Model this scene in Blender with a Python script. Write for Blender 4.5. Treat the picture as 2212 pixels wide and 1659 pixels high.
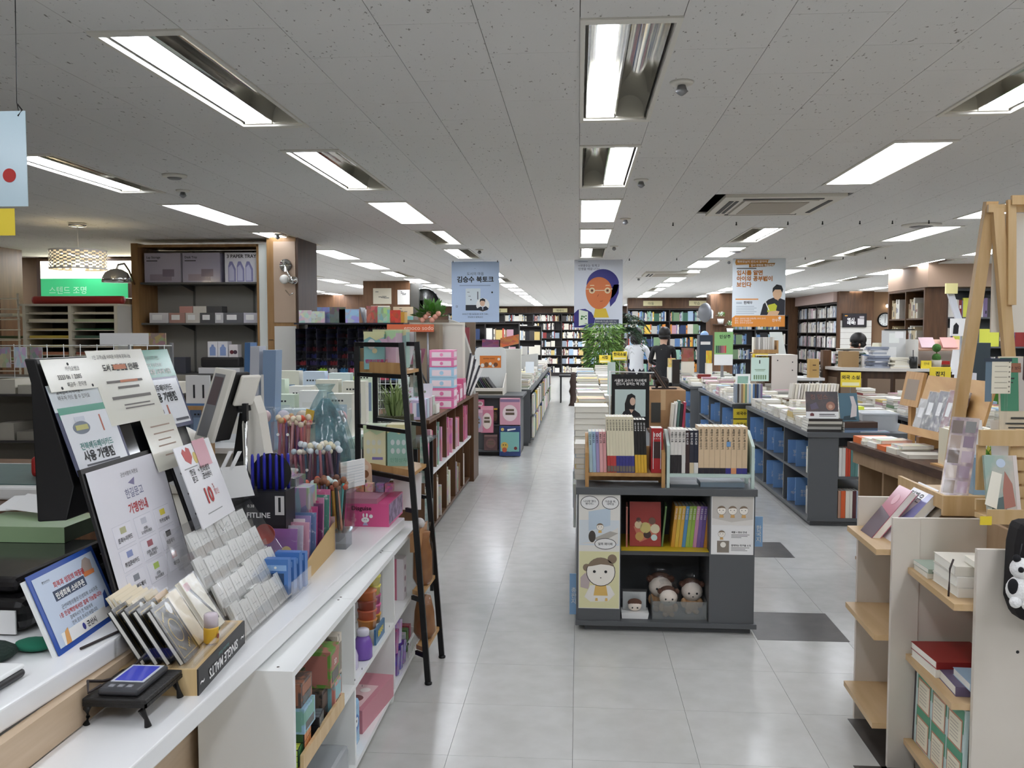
import bpy,math,random
from mathutils import Vector as V,Matrix
R=random.Random(7)
sc=bpy.context.scene
COL=sc.collection
for o in list(bpy.data.objects):bpy.data.objects.remove(o)
# ---------------------------------------------------------------- camera, world, exposure
F=1930.0
YAW,PIT=math.atan(144/F),math.atan(111.5/F)
cam=bpy.data.cameras.new('camera');cam.sensor_width=36.0;cam.sensor_fit='HORIZONTAL'
cam.lens=F/2212*36.0;cam.clip_start=.05;cam.clip_end=80
co=bpy.data.objects.new('camera',cam);COL.objects.link(co)
co.location=(0,0,1.525);co.rotation_euler=(math.pi/2-PIT,0,YAW)
sc.camera=co
wd=bpy.data.worlds.new('world');sc.world=wd;wd.use_nodes=True
wd.node_tree.nodes['Background'].inputs[0].default_value=(.9,.95,1,1)
wd.node_tree.nodes['Background'].inputs[1].default_value=.02
sc.view_settings.view_transform='Standard';sc.view_settings.look='None'
sc.view_settings.gamma=1;sc.view_settings.use_curve_mapping=False
sc.view_settings.exposure=0.82
LAMP=15.0          # radiance of lit tubes and LED diffusers
try:
    sc.cycles.max_bounces=8;sc.cycles.diffuse_bounces=4;sc.cycles.glossy_bounces=3
    sc.cycles.transparent_max_bounces=16;sc.cycles.transmission_bounces=4
    sc.cycles.sample_clamp_indirect=6;sc.cycles.caustics_reflective=False;sc.cycles.caustics_refractive=False
except Exception:pass
H=2.44             # ceiling height
# ---------------------------------------------------------------- materials
def lin(c):
    if isinstance(c,str):
        c=c.lstrip('#');c=[int(c[i:i+2],16)/255 for i in (0,2,4)]
    return [x/12.92 if x <= .04045 else ((x+.055)/1.055)**2.4 for x in c]
MC={}
def mat(c,rough=.5,metal=0,emit=0,noise=None,bump=None,name=None,spec=.5,stretch=None):
    """plain colour, with optional mottling (scale, second colour, contrast lo, hi) and bump (scale, strength)"""
    key=(str(c),rough,metal,emit,str(noise),str(bump),spec,str(stretch))
    if key in MC:return MC[key]
    m=bpy.data.materials.new(name or 'paint');m.use_nodes=True;nt=m.node_tree
    b=nt.nodes['Principled BSDF']
    b.inputs['Base Color'].default_value=(*lin(c),1);b.inputs['Roughness'].default_value=rough
    b.inputs['Metallic'].default_value=metal;b.inputs['Specular IOR Level'].default_value=spec
    m.diffuse_color=(*lin(c),1)
    if emit:
        b.inputs['Emission Color'].default_value=(*lin(c),1);b.inputs['Emission Strength'].default_value=emit
    if noise or bump:
        tc=nt.nodes.new('ShaderNodeTexCoord');mp=nt.nodes.new('ShaderNodeMapping')
        nt.links.new(tc.outputs['Object'],mp.inputs[0])
        if stretch:mp.inputs['Scale'].default_value=stretch
    if noise:
        n=nt.nodes.new('ShaderNodeTexNoise');n.inputs['Scale'].default_value=noise[0];n.inputs['Detail'].default_value=5
        oi=nt.nodes.new('ShaderNodeObjectInfo');n.noise_dimensions='4D'
        ml=nt.nodes.new('ShaderNodeMath');ml.operation='MULTIPLY';ml.inputs[1].default_value=40
        nt.links.new(oi.outputs['Random'],ml.inputs[0]);nt.links.new(ml.outputs[0],n.inputs['W'])
        r=nt.nodes.new('ShaderNodeValToRGB')
        r.color_ramp.elements[0].position=noise[2];r.color_ramp.elements[1].position=noise[3]
        r.color_ramp.elements[0].color=(*lin(noise[1]),1);r.color_ramp.elements[1].color=(*lin(c),1)
        nt.links.new(mp.outputs[0],n.inputs['Vector']);nt.links.new(n.outputs['Fac'],r.inputs[0])
        nt.links.new(r.outputs[0],b.inputs['Base Color'])
    if bump:
        n2=nt.nodes.new('ShaderNodeTexNoise');n2.inputs['Scale'].default_value=bump[0];n2.inputs['Detail'].default_value=3
        bp=nt.nodes.new('ShaderNodeBump');bp.inputs['Strength'].default_value=bump[1];bp.inputs['Distance'].default_value=.01
        nt.links.new(mp.outputs[0],n2.inputs['Vector']);nt.links.new(n2.outputs['Fac'],bp.inputs['Height'])
        nt.links.new(bp.outputs[0],b.inputs['Normal'])
    MC[key]=m
    return m
def clear(c='#ffffff',gloss=.10,rough=.06,bump=None,name='clear_plastic',body=0.0):
    """thin clear plastic: see-through with a fresnel gloss and an optional milky body"""
    key=('clear',c,gloss,rough,str(bump),body)
    if key in MC:return MC[key]
    m=bpy.data.materials.new(name);m.use_nodes=True;nt=m.node_tree;N=nt.nodes;L=nt.links
    N.remove(N['Principled BSDF']);out=N['Material Output']
    t=N.new('ShaderNodeBsdfTransparent');t.inputs[0].default_value=(*lin(c),1)
    g=N.new('ShaderNodeBsdfGlossy');g.inputs['Roughness'].default_value=rough
    fr=N.new('ShaderNodeFresnel');fr.inputs[0].default_value=1.35
    ad=N.new('ShaderNodeMath');ad.operation='MULTIPLY_ADD';ad.inputs[1].default_value=.7;ad.inputs[2].default_value=gloss*.35;ad.use_clamp=True
    mn=N.new('ShaderNodeMath');mn.operation='MINIMUM';mn.inputs[1].default_value=.22 if name != 'cello_wrap' else .13
    L.new(fr.outputs[0],ad.inputs[0]);L.new(ad.outputs[0],mn.inputs[0]);mx=N.new('ShaderNodeMixShader')
    L.new(mn.outputs[0],mx.inputs[0]);L.new(t.outputs[0],mx.inputs[1]);L.new(g.outputs[0],mx.inputs[2])
    last=mx
    if body:
        d=N.new('ShaderNodeBsdfDiffuse');d.inputs[0].default_value=(*lin(c),1)
        m2=N.new('ShaderNodeMixShader');m2.inputs[0].default_value=body
        L.new(mx.outputs[0],m2.inputs[1]);L.new(d.outputs[0],m2.inputs[2]);last=m2
    if bump:
        tc=N.new('ShaderNodeTexCoord');n2=N.new('ShaderNodeTexNoise');n2.inputs['Scale'].default_value=bump[0]
        bp=N.new('ShaderNodeBump');bp.inputs['Strength'].default_value=bump[1];bp.inputs['Distance'].default_value=.01
        L.new(tc.outputs['Object'],n2.inputs['Vector']);L.new(n2.outputs['Fac'],bp.inputs['Height'])
        L.new(bp.outputs[0],g.inputs['Normal']);L.new(bp.outputs[0],fr.inputs['Normal'])
    L.new(last.outputs[0],out.inputs[0]);MC[key]=m
    return m
def objcol(kind,rough=.45):
    """cover paper whose colour is the object's own colour ('obj') or a painted attribute ('att')"""
    key=('oc',kind,rough)
    if key in MC:return MC[key]
    m=bpy.data.materials.new('cover_paper');m.use_nodes=True;nt=m.node_tree;N=nt.nodes;L=nt.links
    b=N['Principled BSDF'];b.inputs['Roughness'].default_value=rough
    if kind =='att':
        a=N.new('ShaderNodeVertexColor');a.layer_name='Col';L.new(a.outputs[0],b.inputs['Base Color'])
    else:
        a=N.new('ShaderNodeObjectInfo');L.new(a.outputs['Color'],b.inputs['Base Color'])
        if kind =='print':   # blotchy printed picture in tints of the object colour
            tc=N.new('ShaderNodeTexCoord');vo=N.new('ShaderNodeTexVoronoi');vo.voronoi_dimensions='4D';vo.inputs['Scale'].default_value=3.2
            ml=N.new('ShaderNodeMath');ml.operation='MULTIPLY';ml.inputs[1].default_value=60
            L.new(a.outputs['Random'],ml.inputs[0]);L.new(ml.outputs[0],vo.inputs['W'])
            L.new(tc.outputs['Generated'],vo.inputs['Vector'])
            hs=N.new('ShaderNodeMix');hs.data_type='RGBA';hs.blend_type='OVERLAY';hs.inputs[0].default_value=.32
            L.new(a.outputs['Color'],hs.inputs[6]);L.new(vo.outputs['Color'],hs.inputs[7]);L.new(hs.outputs[2],b.inputs['Base Color'])
    MC[key]=m
    return m
def wood(c1,c2,scale=2.0,stretch=(1,1,12),rough=.45):
    return mat(c1,rough,noise=(scale,c2,.35,.65),stretch=stretch,name='wood')
WHITE=mat('#f0f1ee',.35,name='white_laminate');DARKG=mat('#5b5d5f',.5,name='dark_grey_board');BLACK=mat('#101011',.45,name='black')
BLKM=mat('#161616',.4,metal=.3,name='black_metal');PAPER=mat('#f2efe4',.8,name='page_paper');SHEET=mat('#f4f3f0',.5,name='print_sheet')
INK=mat('#1c1c1e',.6,name='ink');CHROME=mat('#d8d8d6',.12,metal=1,name='chrome');CREAM=mat('#e6dfd2',.5,name='cream_board')
OAK=wood('#c79b63','#b4864f',3,(1,12,1));OAKX=wood('#c9a06a','#b88c56',3,(12,1,1));BEECH=wood('#dcc196','#cfae7e',3,(1.5,10,1.5))
BROWN=wood('#6b4a2e','#563a23',3,(8,8,1));BROWND=wood('#4e3524','#3f2a1b',3,(8,8,1));ACR=clear()
WRAP=clear(bump=(16,.22),gloss=.06,rough=.16,name='cello_wrap');YEL=mat('#f0d640',.5,name='yellow_card');GREYM=mat('#8f9092',.4,metal=.5)
ORANGE=mat('#e8873a',.5);NAVY=mat('#33307f',.5);RED=mat('#b8302c',.45);GREEN=mat('#3d8a63',.5);PINK=mat('#e5679a',.4);BLUE=mat('#5d86bd',.45)
# ---------------------------------------------------------------- shapes
def link(name,me,m,par=None,loc=(0,0,0)):
    o=bpy.data.objects.new(name,me);COL.objects.link(o);o.location=loc
    if m is not None:
        for x in (m if isinstance(m,(list,tuple))else [m]):me.materials.append(x)
    if par is not None:
        o.parent=par;o.matrix_parent_inverse=par.matrix_basis.inverted()if par.parent is None else (par.parent.matrix_basis @ Matrix(par.matrix_parent_inverse)@ par.matrix_basis).inverted()
    return o
def mesh(name,vs,fs,m,par=None,mi=None,smooth=False):
    c=V((0,0,0))
    for v in vs:c +=V(v)
    c /= max(1,len(vs))
    me=bpy.data.meshes.new(name);me.from_pydata([V(v)-c for v in vs],[],fs);me.update()
    o=link(name,me,m,par,c)
    if mi:me.polygons.foreach_set('material_index',mi)
    if smooth:me.polygons.foreach_set('use_smooth',[True]*len(fs))
    return o
BF=[(0,3,2,1),(4,5,6,7),(0,1,5,4),(1,2,6,5),(2,3,7,6),(3,0,4,7)]
def bv(lo,hi):
    a,b=lo,hi
    return [(a[0],a[1],a[2]),(b[0],a[1],a[2]),(b[0],b[1],a[2]),(a[0],b[1],a[2]),(a[0],a[1],b[2]),(b[0],a[1],b[2]),(b[0],b[1],b[2]),(a[0],b[1],b[2])]
def bevel(o,w,seg=2):
    md=o.modifiers.new('b','BEVEL');md.width=w;md.segments=seg;md.limit_method='ANGLE'
    return o
def box(name,lo,hi,m,par=None,bev=0,rz=0,rx=0,ry=0):
    o=mesh(name,bv(lo,hi),BF,m,par)
    if rz or rx or ry:o.rotation_euler=(rx,ry,rz)
    if bev:bevel(o,bev)
    return o
def boxes(name,bl,m,par=None):
    vs,fs=[],[]
    for lo,hi in bl:
        k=len(vs);vs +=bv(lo,hi);fs +=[tuple(i+k for i in f)for f in BF]
    return mesh(name,vs,fs,m,par)
def slab(name,o,u,v,t,m,par=None,bev=0):
    """board from corner o along edge vectors u, v; thickness t behind (against u x v)"""
    o,u,v=V(o),V(u),V(v);n=u.cross(v).normalized()*t
    p=[o-n,o-n+u,o-n+u+v,o-n+v,o,o+u,o+u+v,o+v]
    b=mesh(name,p,BF,m,par)
    if bev:bevel(b,bev)
    return b
def poly(name,pts,ex,m,par=None):
    """polygon extruded along ex"""
    ex=V(ex);n=len(pts);a=[V(p)for p in pts]
    fs=[tuple(range(n)),tuple(range(2*n-1,n-1,-1))]+[(i,i+n,(i+1)% n+n,(i+1)% n)for i in range(n)]
    ar=sum(((a[i].cross(a[(i+1)% n]))for i in range(n)),V((0,0,0)))
    if ar.dot(ex)>0:fs=[tuple(reversed(f))for f in fs]
    return mesh(name,a+[p+ex for p in a],fs,m,par)
def lathe(name,prof,c,m,par=None,seg=20,axis='z',smooth=True):
    vs,fs=[],[]
    for r,h in prof:
        for i in range(seg):
            t=2*math.pi*i/seg;x,y=r*math.cos(t),r*math.sin(t)
            vs.append({'z':(c[0]+x,c[1]+y,c[2]+h),'y':(c[0]+x,c[1]+h,c[2]+y),'x':(c[0]+h,c[1]+x,c[2]+y)}[axis])
    for j in range(len(prof)-1):
        for i in range(seg):
            q=(j*seg+i,j*seg+(i+1)% seg,(j+1)*seg+(i+1)% seg,(j+1)*seg+i)
            fs.append(q if axis != 'y' else q[::-1])
    fs.append(tuple(range(seg))[::-1]);k=(len(prof)-1)*seg;fs.append(tuple(range(k,k+seg)))
    return mesh(name,vs,fs,m,par,smooth=smooth)
def tube(name,pts,r,m,par=None,seg=6,closed=False):
    P=[V(p)for p in pts];vs,fs=[],[];n=len(P)
    for i,p in enumerate(P):
        d=(P[min(i+1,n-1)]-P[max(i-1,0)]).normalized();a=d.cross(V((0,0,1)))
        if a.length <.1:a=d.cross(V((1,0,0)))
        a.normalize();b=d.cross(a);rr=r[i]if isinstance(r,(list,tuple))else r
        for k in range(seg):
            t=2*math.pi*k/seg;vs.append(p+a*rr*math.cos(t)+b*rr*math.sin(t))
    for i in range(n-1):
        for k in range(seg):fs.append((i*seg+k,i*seg+(k+1)% seg,(i+1)*seg+(k+1)% seg,(i+1)*seg+k))
    fs.append(tuple(range(seg))[::-1]);fs.append(tuple(range((n-1)*seg,n*seg)))
    return mesh(name,vs,fs,m,par,smooth=True)
def arc(p,q,sag,n=8):
    p,q=V(p),V(q)
    return [p.lerp(q,i/n)+V((0,0,-sag*4*(i/n)*(1-i/n)))for i in range(n+1)]
def ball(name,c,r,m,par=None,sc3=(1,1,1),seg=16,rings=10):
    prof=[(max(1e-4,r*math.sin(math.pi*i/rings)),-r*math.cos(math.pi*i/rings))for i in range(rings+1)]
    o=lathe(name,prof,c,m,par,seg);o.scale=sc3
    return o
def tag(o,label,cat,group=None,kind=None):
    if label:o['label']=label
    if cat:o['category']=cat
    if group:o['group']=group
    if kind:o['kind']=kind
    return o
def thing(name,label,cat,loc=(0,0,0),group=None):
    o=bpy.data.objects.new(name,None);COL.objects.link(o);o.location=loc;o.empty_display_size=.05
    return tag(o,label,cat,group)
def struct(o):o['kind']='structure';return o
def stuff(o,label=None,cat=None):o['kind']='stuff';return tag(o,label,cat)
class Fr:
    """a flat face: origin o, unit axes u (right), v (up); prints lie just in front of it"""
    def __init__(s,o,u,v):s.o,s.u,s.v=V(o),V(u).normalized(),V(v).normalized();s.n=s.u.cross(s.v)
    def p(s,a,b,c=0):return s.o+s.u*a+s.v*b+s.n*c
    def rect(s,name,a,b,w,h,m,par=None,c=.0006,t=.0006):return slab(name,s.p(a,b,c),s.u*w,s.v*h,t,m,par)
    def poly(s,name,pts,m,par=None,c=.0006,t=.0006):return poly(name,[s.p(a,b,c)for a,b in pts],-s.n*t,m,par)
    def disc(s,name,a,b,r,m,par=None,c=.0008,ry=None,seg=24):
        return s.poly(name,[(a+r*math.cos(2*math.pi*i/seg),b+(ry or r)*math.sin(2*math.pi*i/seg))for i in range(seg)],m,par,c)
    def lines(s,name,rows,m,par=None,c=.001):
        """rows of small print: (a, b, w, h) joined"""
        vs,fs=[],[]
        for a,b,w,h in rows:
            k=len(vs);vs +=[s.p(a,b,c),s.p(a+w,b,c),s.p(a+w,b+h,c),s.p(a,b+h,c)];fs.append((k,k+1,k+2,k+3))
        return mesh(name,vs,fs,m,par)
    def text(s,st,a,b,size,m=None,par=None,al='LEFT',bold=0,c=.0014,name='lettering',wid=None,space=1.0):
        cu=bpy.data.curves.new('lettering','FONT');cu.body=st;cu.size=size;cu.align_x=al;cu.align_y='TOP_BASELINE'
        cu.offset=bold*size;cu.resolution_u=2;cu.space_line=space
        o=bpy.data.objects.new(name,cu);COL.objects.link(o)
        M=Matrix((s.u,s.v,s.n)).transposed().to_4x4();M.translation=s.p(a,b,c);o.matrix_basis=M
        cu.materials.append(m or INK)
        if par is not None:o.parent=par;o.matrix_parent_inverse=par.matrix_basis.inverted()if par.parent is None else (par.parent.matrix_basis @ Matrix(par.matrix_parent_inverse)@ par.matrix_basis).inverted()
        if wid:o.scale=(wid,1,1)
        return o
def front(x,y,z):return Fr((x,y,z),(1,0,0),(0,0,1))      # faces the camera side (-y)
def lean_x(x,y,z,recl=0,w=0):                                     # faces the aisle (+x), leaning back by recl per metre
    return Fr((x,y,z),(0,1,0),(-recl,0,1))
ORD=['first','second','third','fourth','fifth','sixth','seventh','eighth','ninth','tenth','eleventh','twelfth','thirteenth','fourteenth','fifteenth',
       'sixteenth','seventeenth','eighteenth','nineteenth','twentieth','twenty-first','twenty-second','twenty-third','twenty-fourth','twenty-fifth','twenty-sixth',
       'twenty-seventh','twenty-eighth','twenty-ninth','thirtieth']+['%d-th' % i for i in range(31,80)]
# ---------------------------------------------------------------- books: one unit mesh, coloured per copy
def unit_book():
    e=.03;bl=[((0,0,0),(1,1,e*1.2)),((0,0,1-e*1.2),(1,1,1)),((0,0,e*1.2),(e,1,1-e*1.2)),((e,.012,e*1.2),(.985,.988,1-e*1.2))]
    vs,fs,mi=[],[],[]
    for j,(lo,hi)in enumerate(bl):
        k=len(vs);vs +=[(x-.5,y-.5,z)for x,y,z in bv(lo,hi)];fs +=[tuple(i+k for i in f)for f in BF];mi +=[1 if j ==3 else 0]*6
    me=bpy.data.meshes.new('book');me.from_pydata(vs,[],fs);me.polygons.foreach_set('material_index',mi)
    me.materials.append(objcol('obj'));me.materials.append(PAPER);me.update()
    return me
UB=unit_book()
UBP=UB.copy();UBP.materials[0]=objcol('print')
def book(c,size,col,label,group,rot=(0,0,0),pr=False,cat='book',par=None,name='book'):
    """lying book: c = centre of its underside, size = (spine to fore-edge, spine length, thickness); the spine is on its local -x side"""
    o=bpy.data.objects.new(name,UBP if pr else UB);COL.objects.link(o)
    o.location=c;o.scale=size;o.rotation_euler=rot;o.color=(*lin(col),1)
    return tag(o,label,cat,group)
def upright(x,y,z,th,d,h,col,label,group,face='y',lean=0,**k):
    """standing book, spine towards -y ('y'), -x ('x') or +x ('X'); x,y = middle of its spine face, z = foot"""
    if face =='y':M=Matrix(((0,0,1),(1,0,0),(0,1,0)));c=V((x-th/2,y+d/2,z+h/2))
    elif face =='x':M=Matrix(((1,0,0),(0,0,-1),(0,1,0)));c=V((x+d/2,y+th/2,z+h/2))
    else:M=Matrix(((-1,0,0),(0,0,1),(0,1,0)));c=V((x-d/2,y-th/2,z+h/2))
    o=book((0,0,0),(d,h,th),col,label,group,**k)
    base=V((x,y,z));Lr=Matrix.Rotation(lean,4,'Y' if face =='y' else 'X')
    T=Matrix.Translation(base)@ Lr @ Matrix.Translation(c-base)@ M.to_4x4()
    o.matrix_basis=T @ Matrix.Diagonal((d,h,th,1))
    return o
CN={'#f2efe6':'white','#e9e3d2':'cream','#d8d2c4':'pale grey','#b9b6ae':'grey','#8f9aa6':'slate','#a9c3d8':'pale blue','#5b7fae':'blue','#2c3e63':'navy','#8f2f2c':'dark red','#c8553d':'rust','#d9c07a':'straw',
      '#7d9a74':'sage','#3d6a55':'green','#c79aa6':'dusty pink','#46413d':'charcoal','#1f1f22':'black','#9b7f63':'tan','#7d6a8f':'mauve','#e6c24a':'yellow','#e0913c':'orange'}
PALE=['#f2efe6']*6+['#e9e3d2']*4+['#d8d2c4']*3+['#b9b6ae','#a9c3d8','#d9c07a','#c79aa6','#8f9aa6','#7d9a74','#46413d','#5b7fae','#8f2f2c']
MIX=list(CN)
USED={}
def uniq(s):
    return s
def stack(x,y,z,n,w,d,where,group,rz=0,th=(.014,.03),pal=PALE,jit=.008,top=None):
    """a pile of lying books, spines towards the camera or sideways; every book its own object"""
    h=z
    for i in range(n):
        t=R.uniform(*th);c=R.choice(pal)if not (top and i ==n-1)else top
        book((x+R.uniform(-jit,jit),y+R.uniform(-jit,jit),h),(w*R.uniform(.95,1.03),d*R.uniform(.95,1.03),t-.0005),c,
             '%s book lying %s from the bottom of the %s' % (CN[c],ORD[i],where),group,(0,0,rz+R.uniform(-.03,.03)))
        h +=t
    return h
# ---------------------------------------------------------------- room shell
FLOORT=mat('#cdccc7',.2,noise=(9,'#c3c2bc',.32,.66),spec=.45,name='vinyl_tile')
floor=struct(box('floor',(-9.6,-2.6,-.03),(9.6,32.2,-.004),mat('#6a6862',.7)))
TX,TY,TS=-.016,3.12,.449
tile_me=None
def tile(par,x,y,m=FLOORT,nm='tile',z=0.0,s=TS):
    global tile_me
    if tile_me is None or m is not FLOORT:
        me=bpy.data.meshes.new('tile');g=.0007;me.from_pydata(bv((g,g,-.004),(s-g,s-g,0)),[],BF);me.materials.append(m);me.update()
        if m is FLOORT:tile_me=me
    else:me=tile_me
    o=bpy.data.objects.new(nm,me);COL.objects.link(o);o.location=(x,y,z);o.parent=par;o.matrix_parent_inverse=par.matrix_basis.inverted()
    return o
own=set()
for i in range(-3,5):
    for j in range(-3,24):
        x,y=TX+i*TS,TY+j*TS
        if (0 <= i <= 1 and j >=4)or (i <=-3 and j >12)or (i >3 and j >10):continue
        own.add((i,j));tile(floor,x,y)
vs,fs=[],[]
for i in range(-21,22):
    for j in range(-12,65):
        if (i,j)in own:continue
        x,y=TX+i*TS,TY+j*TS;k=len(vs);g=.001
        vs +=[(x+g,y+g,0),(x+TS-g,y+g,0),(x+TS-g,y+TS-g,0),(x+g,y+TS-g,0)];fs.append((k,k+1,k+2,k+3))
stuff(mesh('tile',vs,fs,FLOORT,floor))
DTILE=mat('#45413f',.35,noise=(9,'#57534f',.3,.7),name='dark_tile')
for x,y in ((.892,4.437),(1.02,6.1),(1.065,3.09),(.97,2.7)):
    o=tile(floor,x,y,DTILE,'dark_tile',.0012);o['label']='dark grey vinyl tile set among the pale tiles'
PANEL=mat('#e2e1de',.8,noise=(75,'#8a8780',.31,.36),bump=(60,.05),name='ceiling_board',stretch=(1,.45,1))
PANELF=mat('#dedcd5',.85,name='ceiling_board_far')
ceil=struct(box('ceiling',(-9.6,-2.6,2.60),(9.6,32.2,2.64),mat('#5a5853',.8)))
# fixture grid: columns every 1.5 m, rows every 1.775 m; kind: L/R = louvre with the left/right tube lit, D = flat LED panel
ROW0,DY,FL=2.672,1.775,1.285
KIND={(0,0):'L',(0,1):'R',(0,4):'L',(-1,0):'L',(-1,1):'L',(-1,3):'R',(-1,4):'L',(-2,1):'L',(-2,3):'L',(-3,1):'R',(1,0):'R',(1,3):'R',
        (2,4):'L',(2,5):'L',(3,3):'L',(3,5):'L',(2,7):'R',(0,7):'R',(1,6):'R',(-1,7):'L',(0,11):'L',(-2,6):'L',(-3,6):'L',(1,9):'R',(3,7):'L',(-1,0-1):'L',(0,-1):'L'}
NOFIX={(1,2),(-3,2),(-3,3),(-4,2),(-4,3),(-2,0),(-2,-1),(2,-1),(3,0),(3,-1),(-3,0),(-3,-1),(3,1)}
fix=[]
for c in range(-5,6):
    for k in range(-2,16):
        if (c,k)in NOFIX or (c ==2 and k <2 and k != 0):continue
        if abs(c)>3 and k <3:continue
        fix.append((c,k,1.5*c,ROW0+DY*k))
holes=[(x,y,x+.30,y+FL)for c,k,x,y in fix]+[(.97,6.08,1.76,7.04)]
pvs,pfs,pmc,npan=[],[],{},0
for c in range(-32,32):
    x0=.3*c;off=.115 if c % 2 ==0 else-.185
    yb=[-2.6];y=2.57+off-9*.6
    while y <32.2:
        if y >-2.6:yb.append(y)
        y +=.6
    yb.append(32.2);seg=[]
    for a,b in zip(yb,yb[1:]):
        cur=[(a,b)]
        for hx0,hy0,hx1,hy1 in holes:
            if hx1 <= x0+.02 or hx0 >=x0+.28:continue
            nxt=[]
            for p,q in cur:
                if hy1 <= p or hy0 >=q:nxt.append((p,q))
                else:
                    if hy0 >p+.02:nxt.append((p,hy0))
                    if hy1 <q-.02:nxt.append((hy1,q))
            cur=nxt
        seg +=cur
    for a,b in seg:
        g=.0011
        if 2.2 <b and a <8.2-abs(c)*.12 and-13 <= c <= 13 and npan <298 and abs(x0-.1*a)<.75*a:
            key=(round(b-a,3));npan +=1
            if key not in pmc:
                me=bpy.data.meshes.new('ceiling_panel');me.from_pydata(bv((g,g,0),(.3-g,b-a-g,.012)),[],BF);me.materials.append(PANEL);me.update();pmc[key]=me
            o=bpy.data.objects.new('ceiling_panel',pmc[key]);COL.objects.link(o);o.location=(x0,a,H);o.parent=ceil;o.matrix_parent_inverse=ceil.matrix_basis.inverted()
        else:
            k=len(pvs);pvs +=bv((x0+g,a+g,H),(x0+.3-g,b-g,H+.012));pfs +=[tuple(i+k for i in f)for f in BF]
stuff(mesh('ceiling_panel',pvs,pfs,PANEL,ceil))
WALLC=mat('#8a6f5b',.7,name='brown_wall');
struct(box('wall_far',(-9.6,31.6,0),(9.6,31.8,2.6),BROWN))
struct(box('wall_left',(-9.6,-2.6,0),(-9.4,32,2.6),mat('#9d9488',.8)))
struct(box('wall_right',(9.3,-2.6,0),(9.5,32,2.6),mat('#9d9488',.8)))
struct(box('wall_back',(-9.6,-2.6,0),(9.6,-2.5,2.6),mat('#b5aea4',.8)))
# ---------------------------------------------------------------- ceiling lights
FRAME=mat('#e3e0d6',.45,name='fixture_frame');REFL=mat('#dddcd8',.1,metal=1,bump=(6,.25),name='reflector',stretch=(1,.3,1));CAPM=mat('#e9e4d2',.5)
LIT=mat('#f2f6ff',emit=LAMP,name='lit_tube');LED=mat('#f0f5ff',emit=LAMP*.62,name='lit_diffuser')
def frame_bm():   # flange and housing walls, open below
    w,l=.30,FL;f=.016;e=.042
    return [((0,0,-.006),(w,e,.004)),((0,l-e,-.006),(w,l,.004)),((0,e,-.006),(f,l-e,.004)),((w-f,e,-.006),(w,l-e,.004)),
            ((f-.002,f,.004),(f,l-f,.12)),((w-f,f,.004),(w-f+.002,l-f,.12)),((f,f-.002,.004),(w-f,f,.12)),((f,l-f,.004),(w-f,l-f+.002,.12)),((f,f,.12),(w-f,l-f,.124))]
def refl_mesh():
    vs,fs=[],[]
    for j,cx in enumerate((.0875,.2125)):
        n=10;k=len(vs)
        for i in range(n+1):
            t=math.pi*(i/n);x=cx-.0605*math.cos(t);z=.012+.085*math.sin(t)**.75
            vs +=[(x,.05,z),(x,FL-.05,z)]
        for i in range(n):fs.append((k+2*i,k+2*i+1,k+2*i+3,k+2*i+2))
    return vs,fs
def light(kind):
    t=thing('ceiling_light','x','ceiling light')
    fr=boxes('frame',frame_bm(),FRAME,t)
    if kind =='D':
        box('diffuser',(.0165,.0425,-.001),(.2835,FL-.0425,.003),LED,t)
    else:
        vs,fs=refl_mesh();mesh('reflector',vs,fs,REFL,t,smooth=True)
        boxes('divider',[((.147,.05,.012),(.153,FL-.05,.06))],REFL,t)
        for s,cx in ((0,.0875),(1,.2125)):
            on=(kind =='L')==(s ==0)
            for e in (0,1):
                y0=.016 if e ==0 else FL-.016;d=1 if e ==0 else-1
                poly('lamp_holder',[(cx-.06,y0,.004),(cx-.06,y0,.06),(cx-.02,y0,.1),(cx+.02,y0,.1),(cx+.06,y0,.06),(cx+.06,y0,.004)],(0,d*.036,0),CAPM,t)
            if on:lathe('lit_tube',[(.026,0),(.026,FL-.11)],(cx,.055,.045),LIT,t,10,'y')
    return t
def copy_tree(o,par=None):
    c=o.copy();COL.objects.link(c)
    if par is not None:c.parent=par
    for ch in list(KIDS.get(o,())):copy_tree(ch,c)
    return c
KIDS={}
def index():
    KIDS.clear()
    for o in bpy.data.objects:
        if o.parent is not None:KIDS.setdefault(o.parent,[]).append(o)
proto={k:light(k)for k in 'LRD'}
index();firstuse=set()
cname={-5:'fifth row left',-4:'fourth row left',-3:'third row left',-2:'second row left',-1:'first row left',0:'aisle row',1:'first row right',2:'second row right',3:'third row right',4:'fourth row right',5:'fifth row right'}
for c,k,x,y in fix:
    kd=KIND.get((c,k),'D')
    o=proto[kd]if kd not in firstuse else copy_tree(proto[kd])
    firstuse.add(kd);o.location=(x,y,H)
    ty={'D':'flat glowing LED panel','L':'open reflector fixture lit on its left tube','R':'open reflector fixture lit on its right tube'}[kd]
    tag(o,'%s, %s in the %s' % (ty,ORD[k+2],cname[c]),'ceiling light','recessed ceiling lights')
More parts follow.
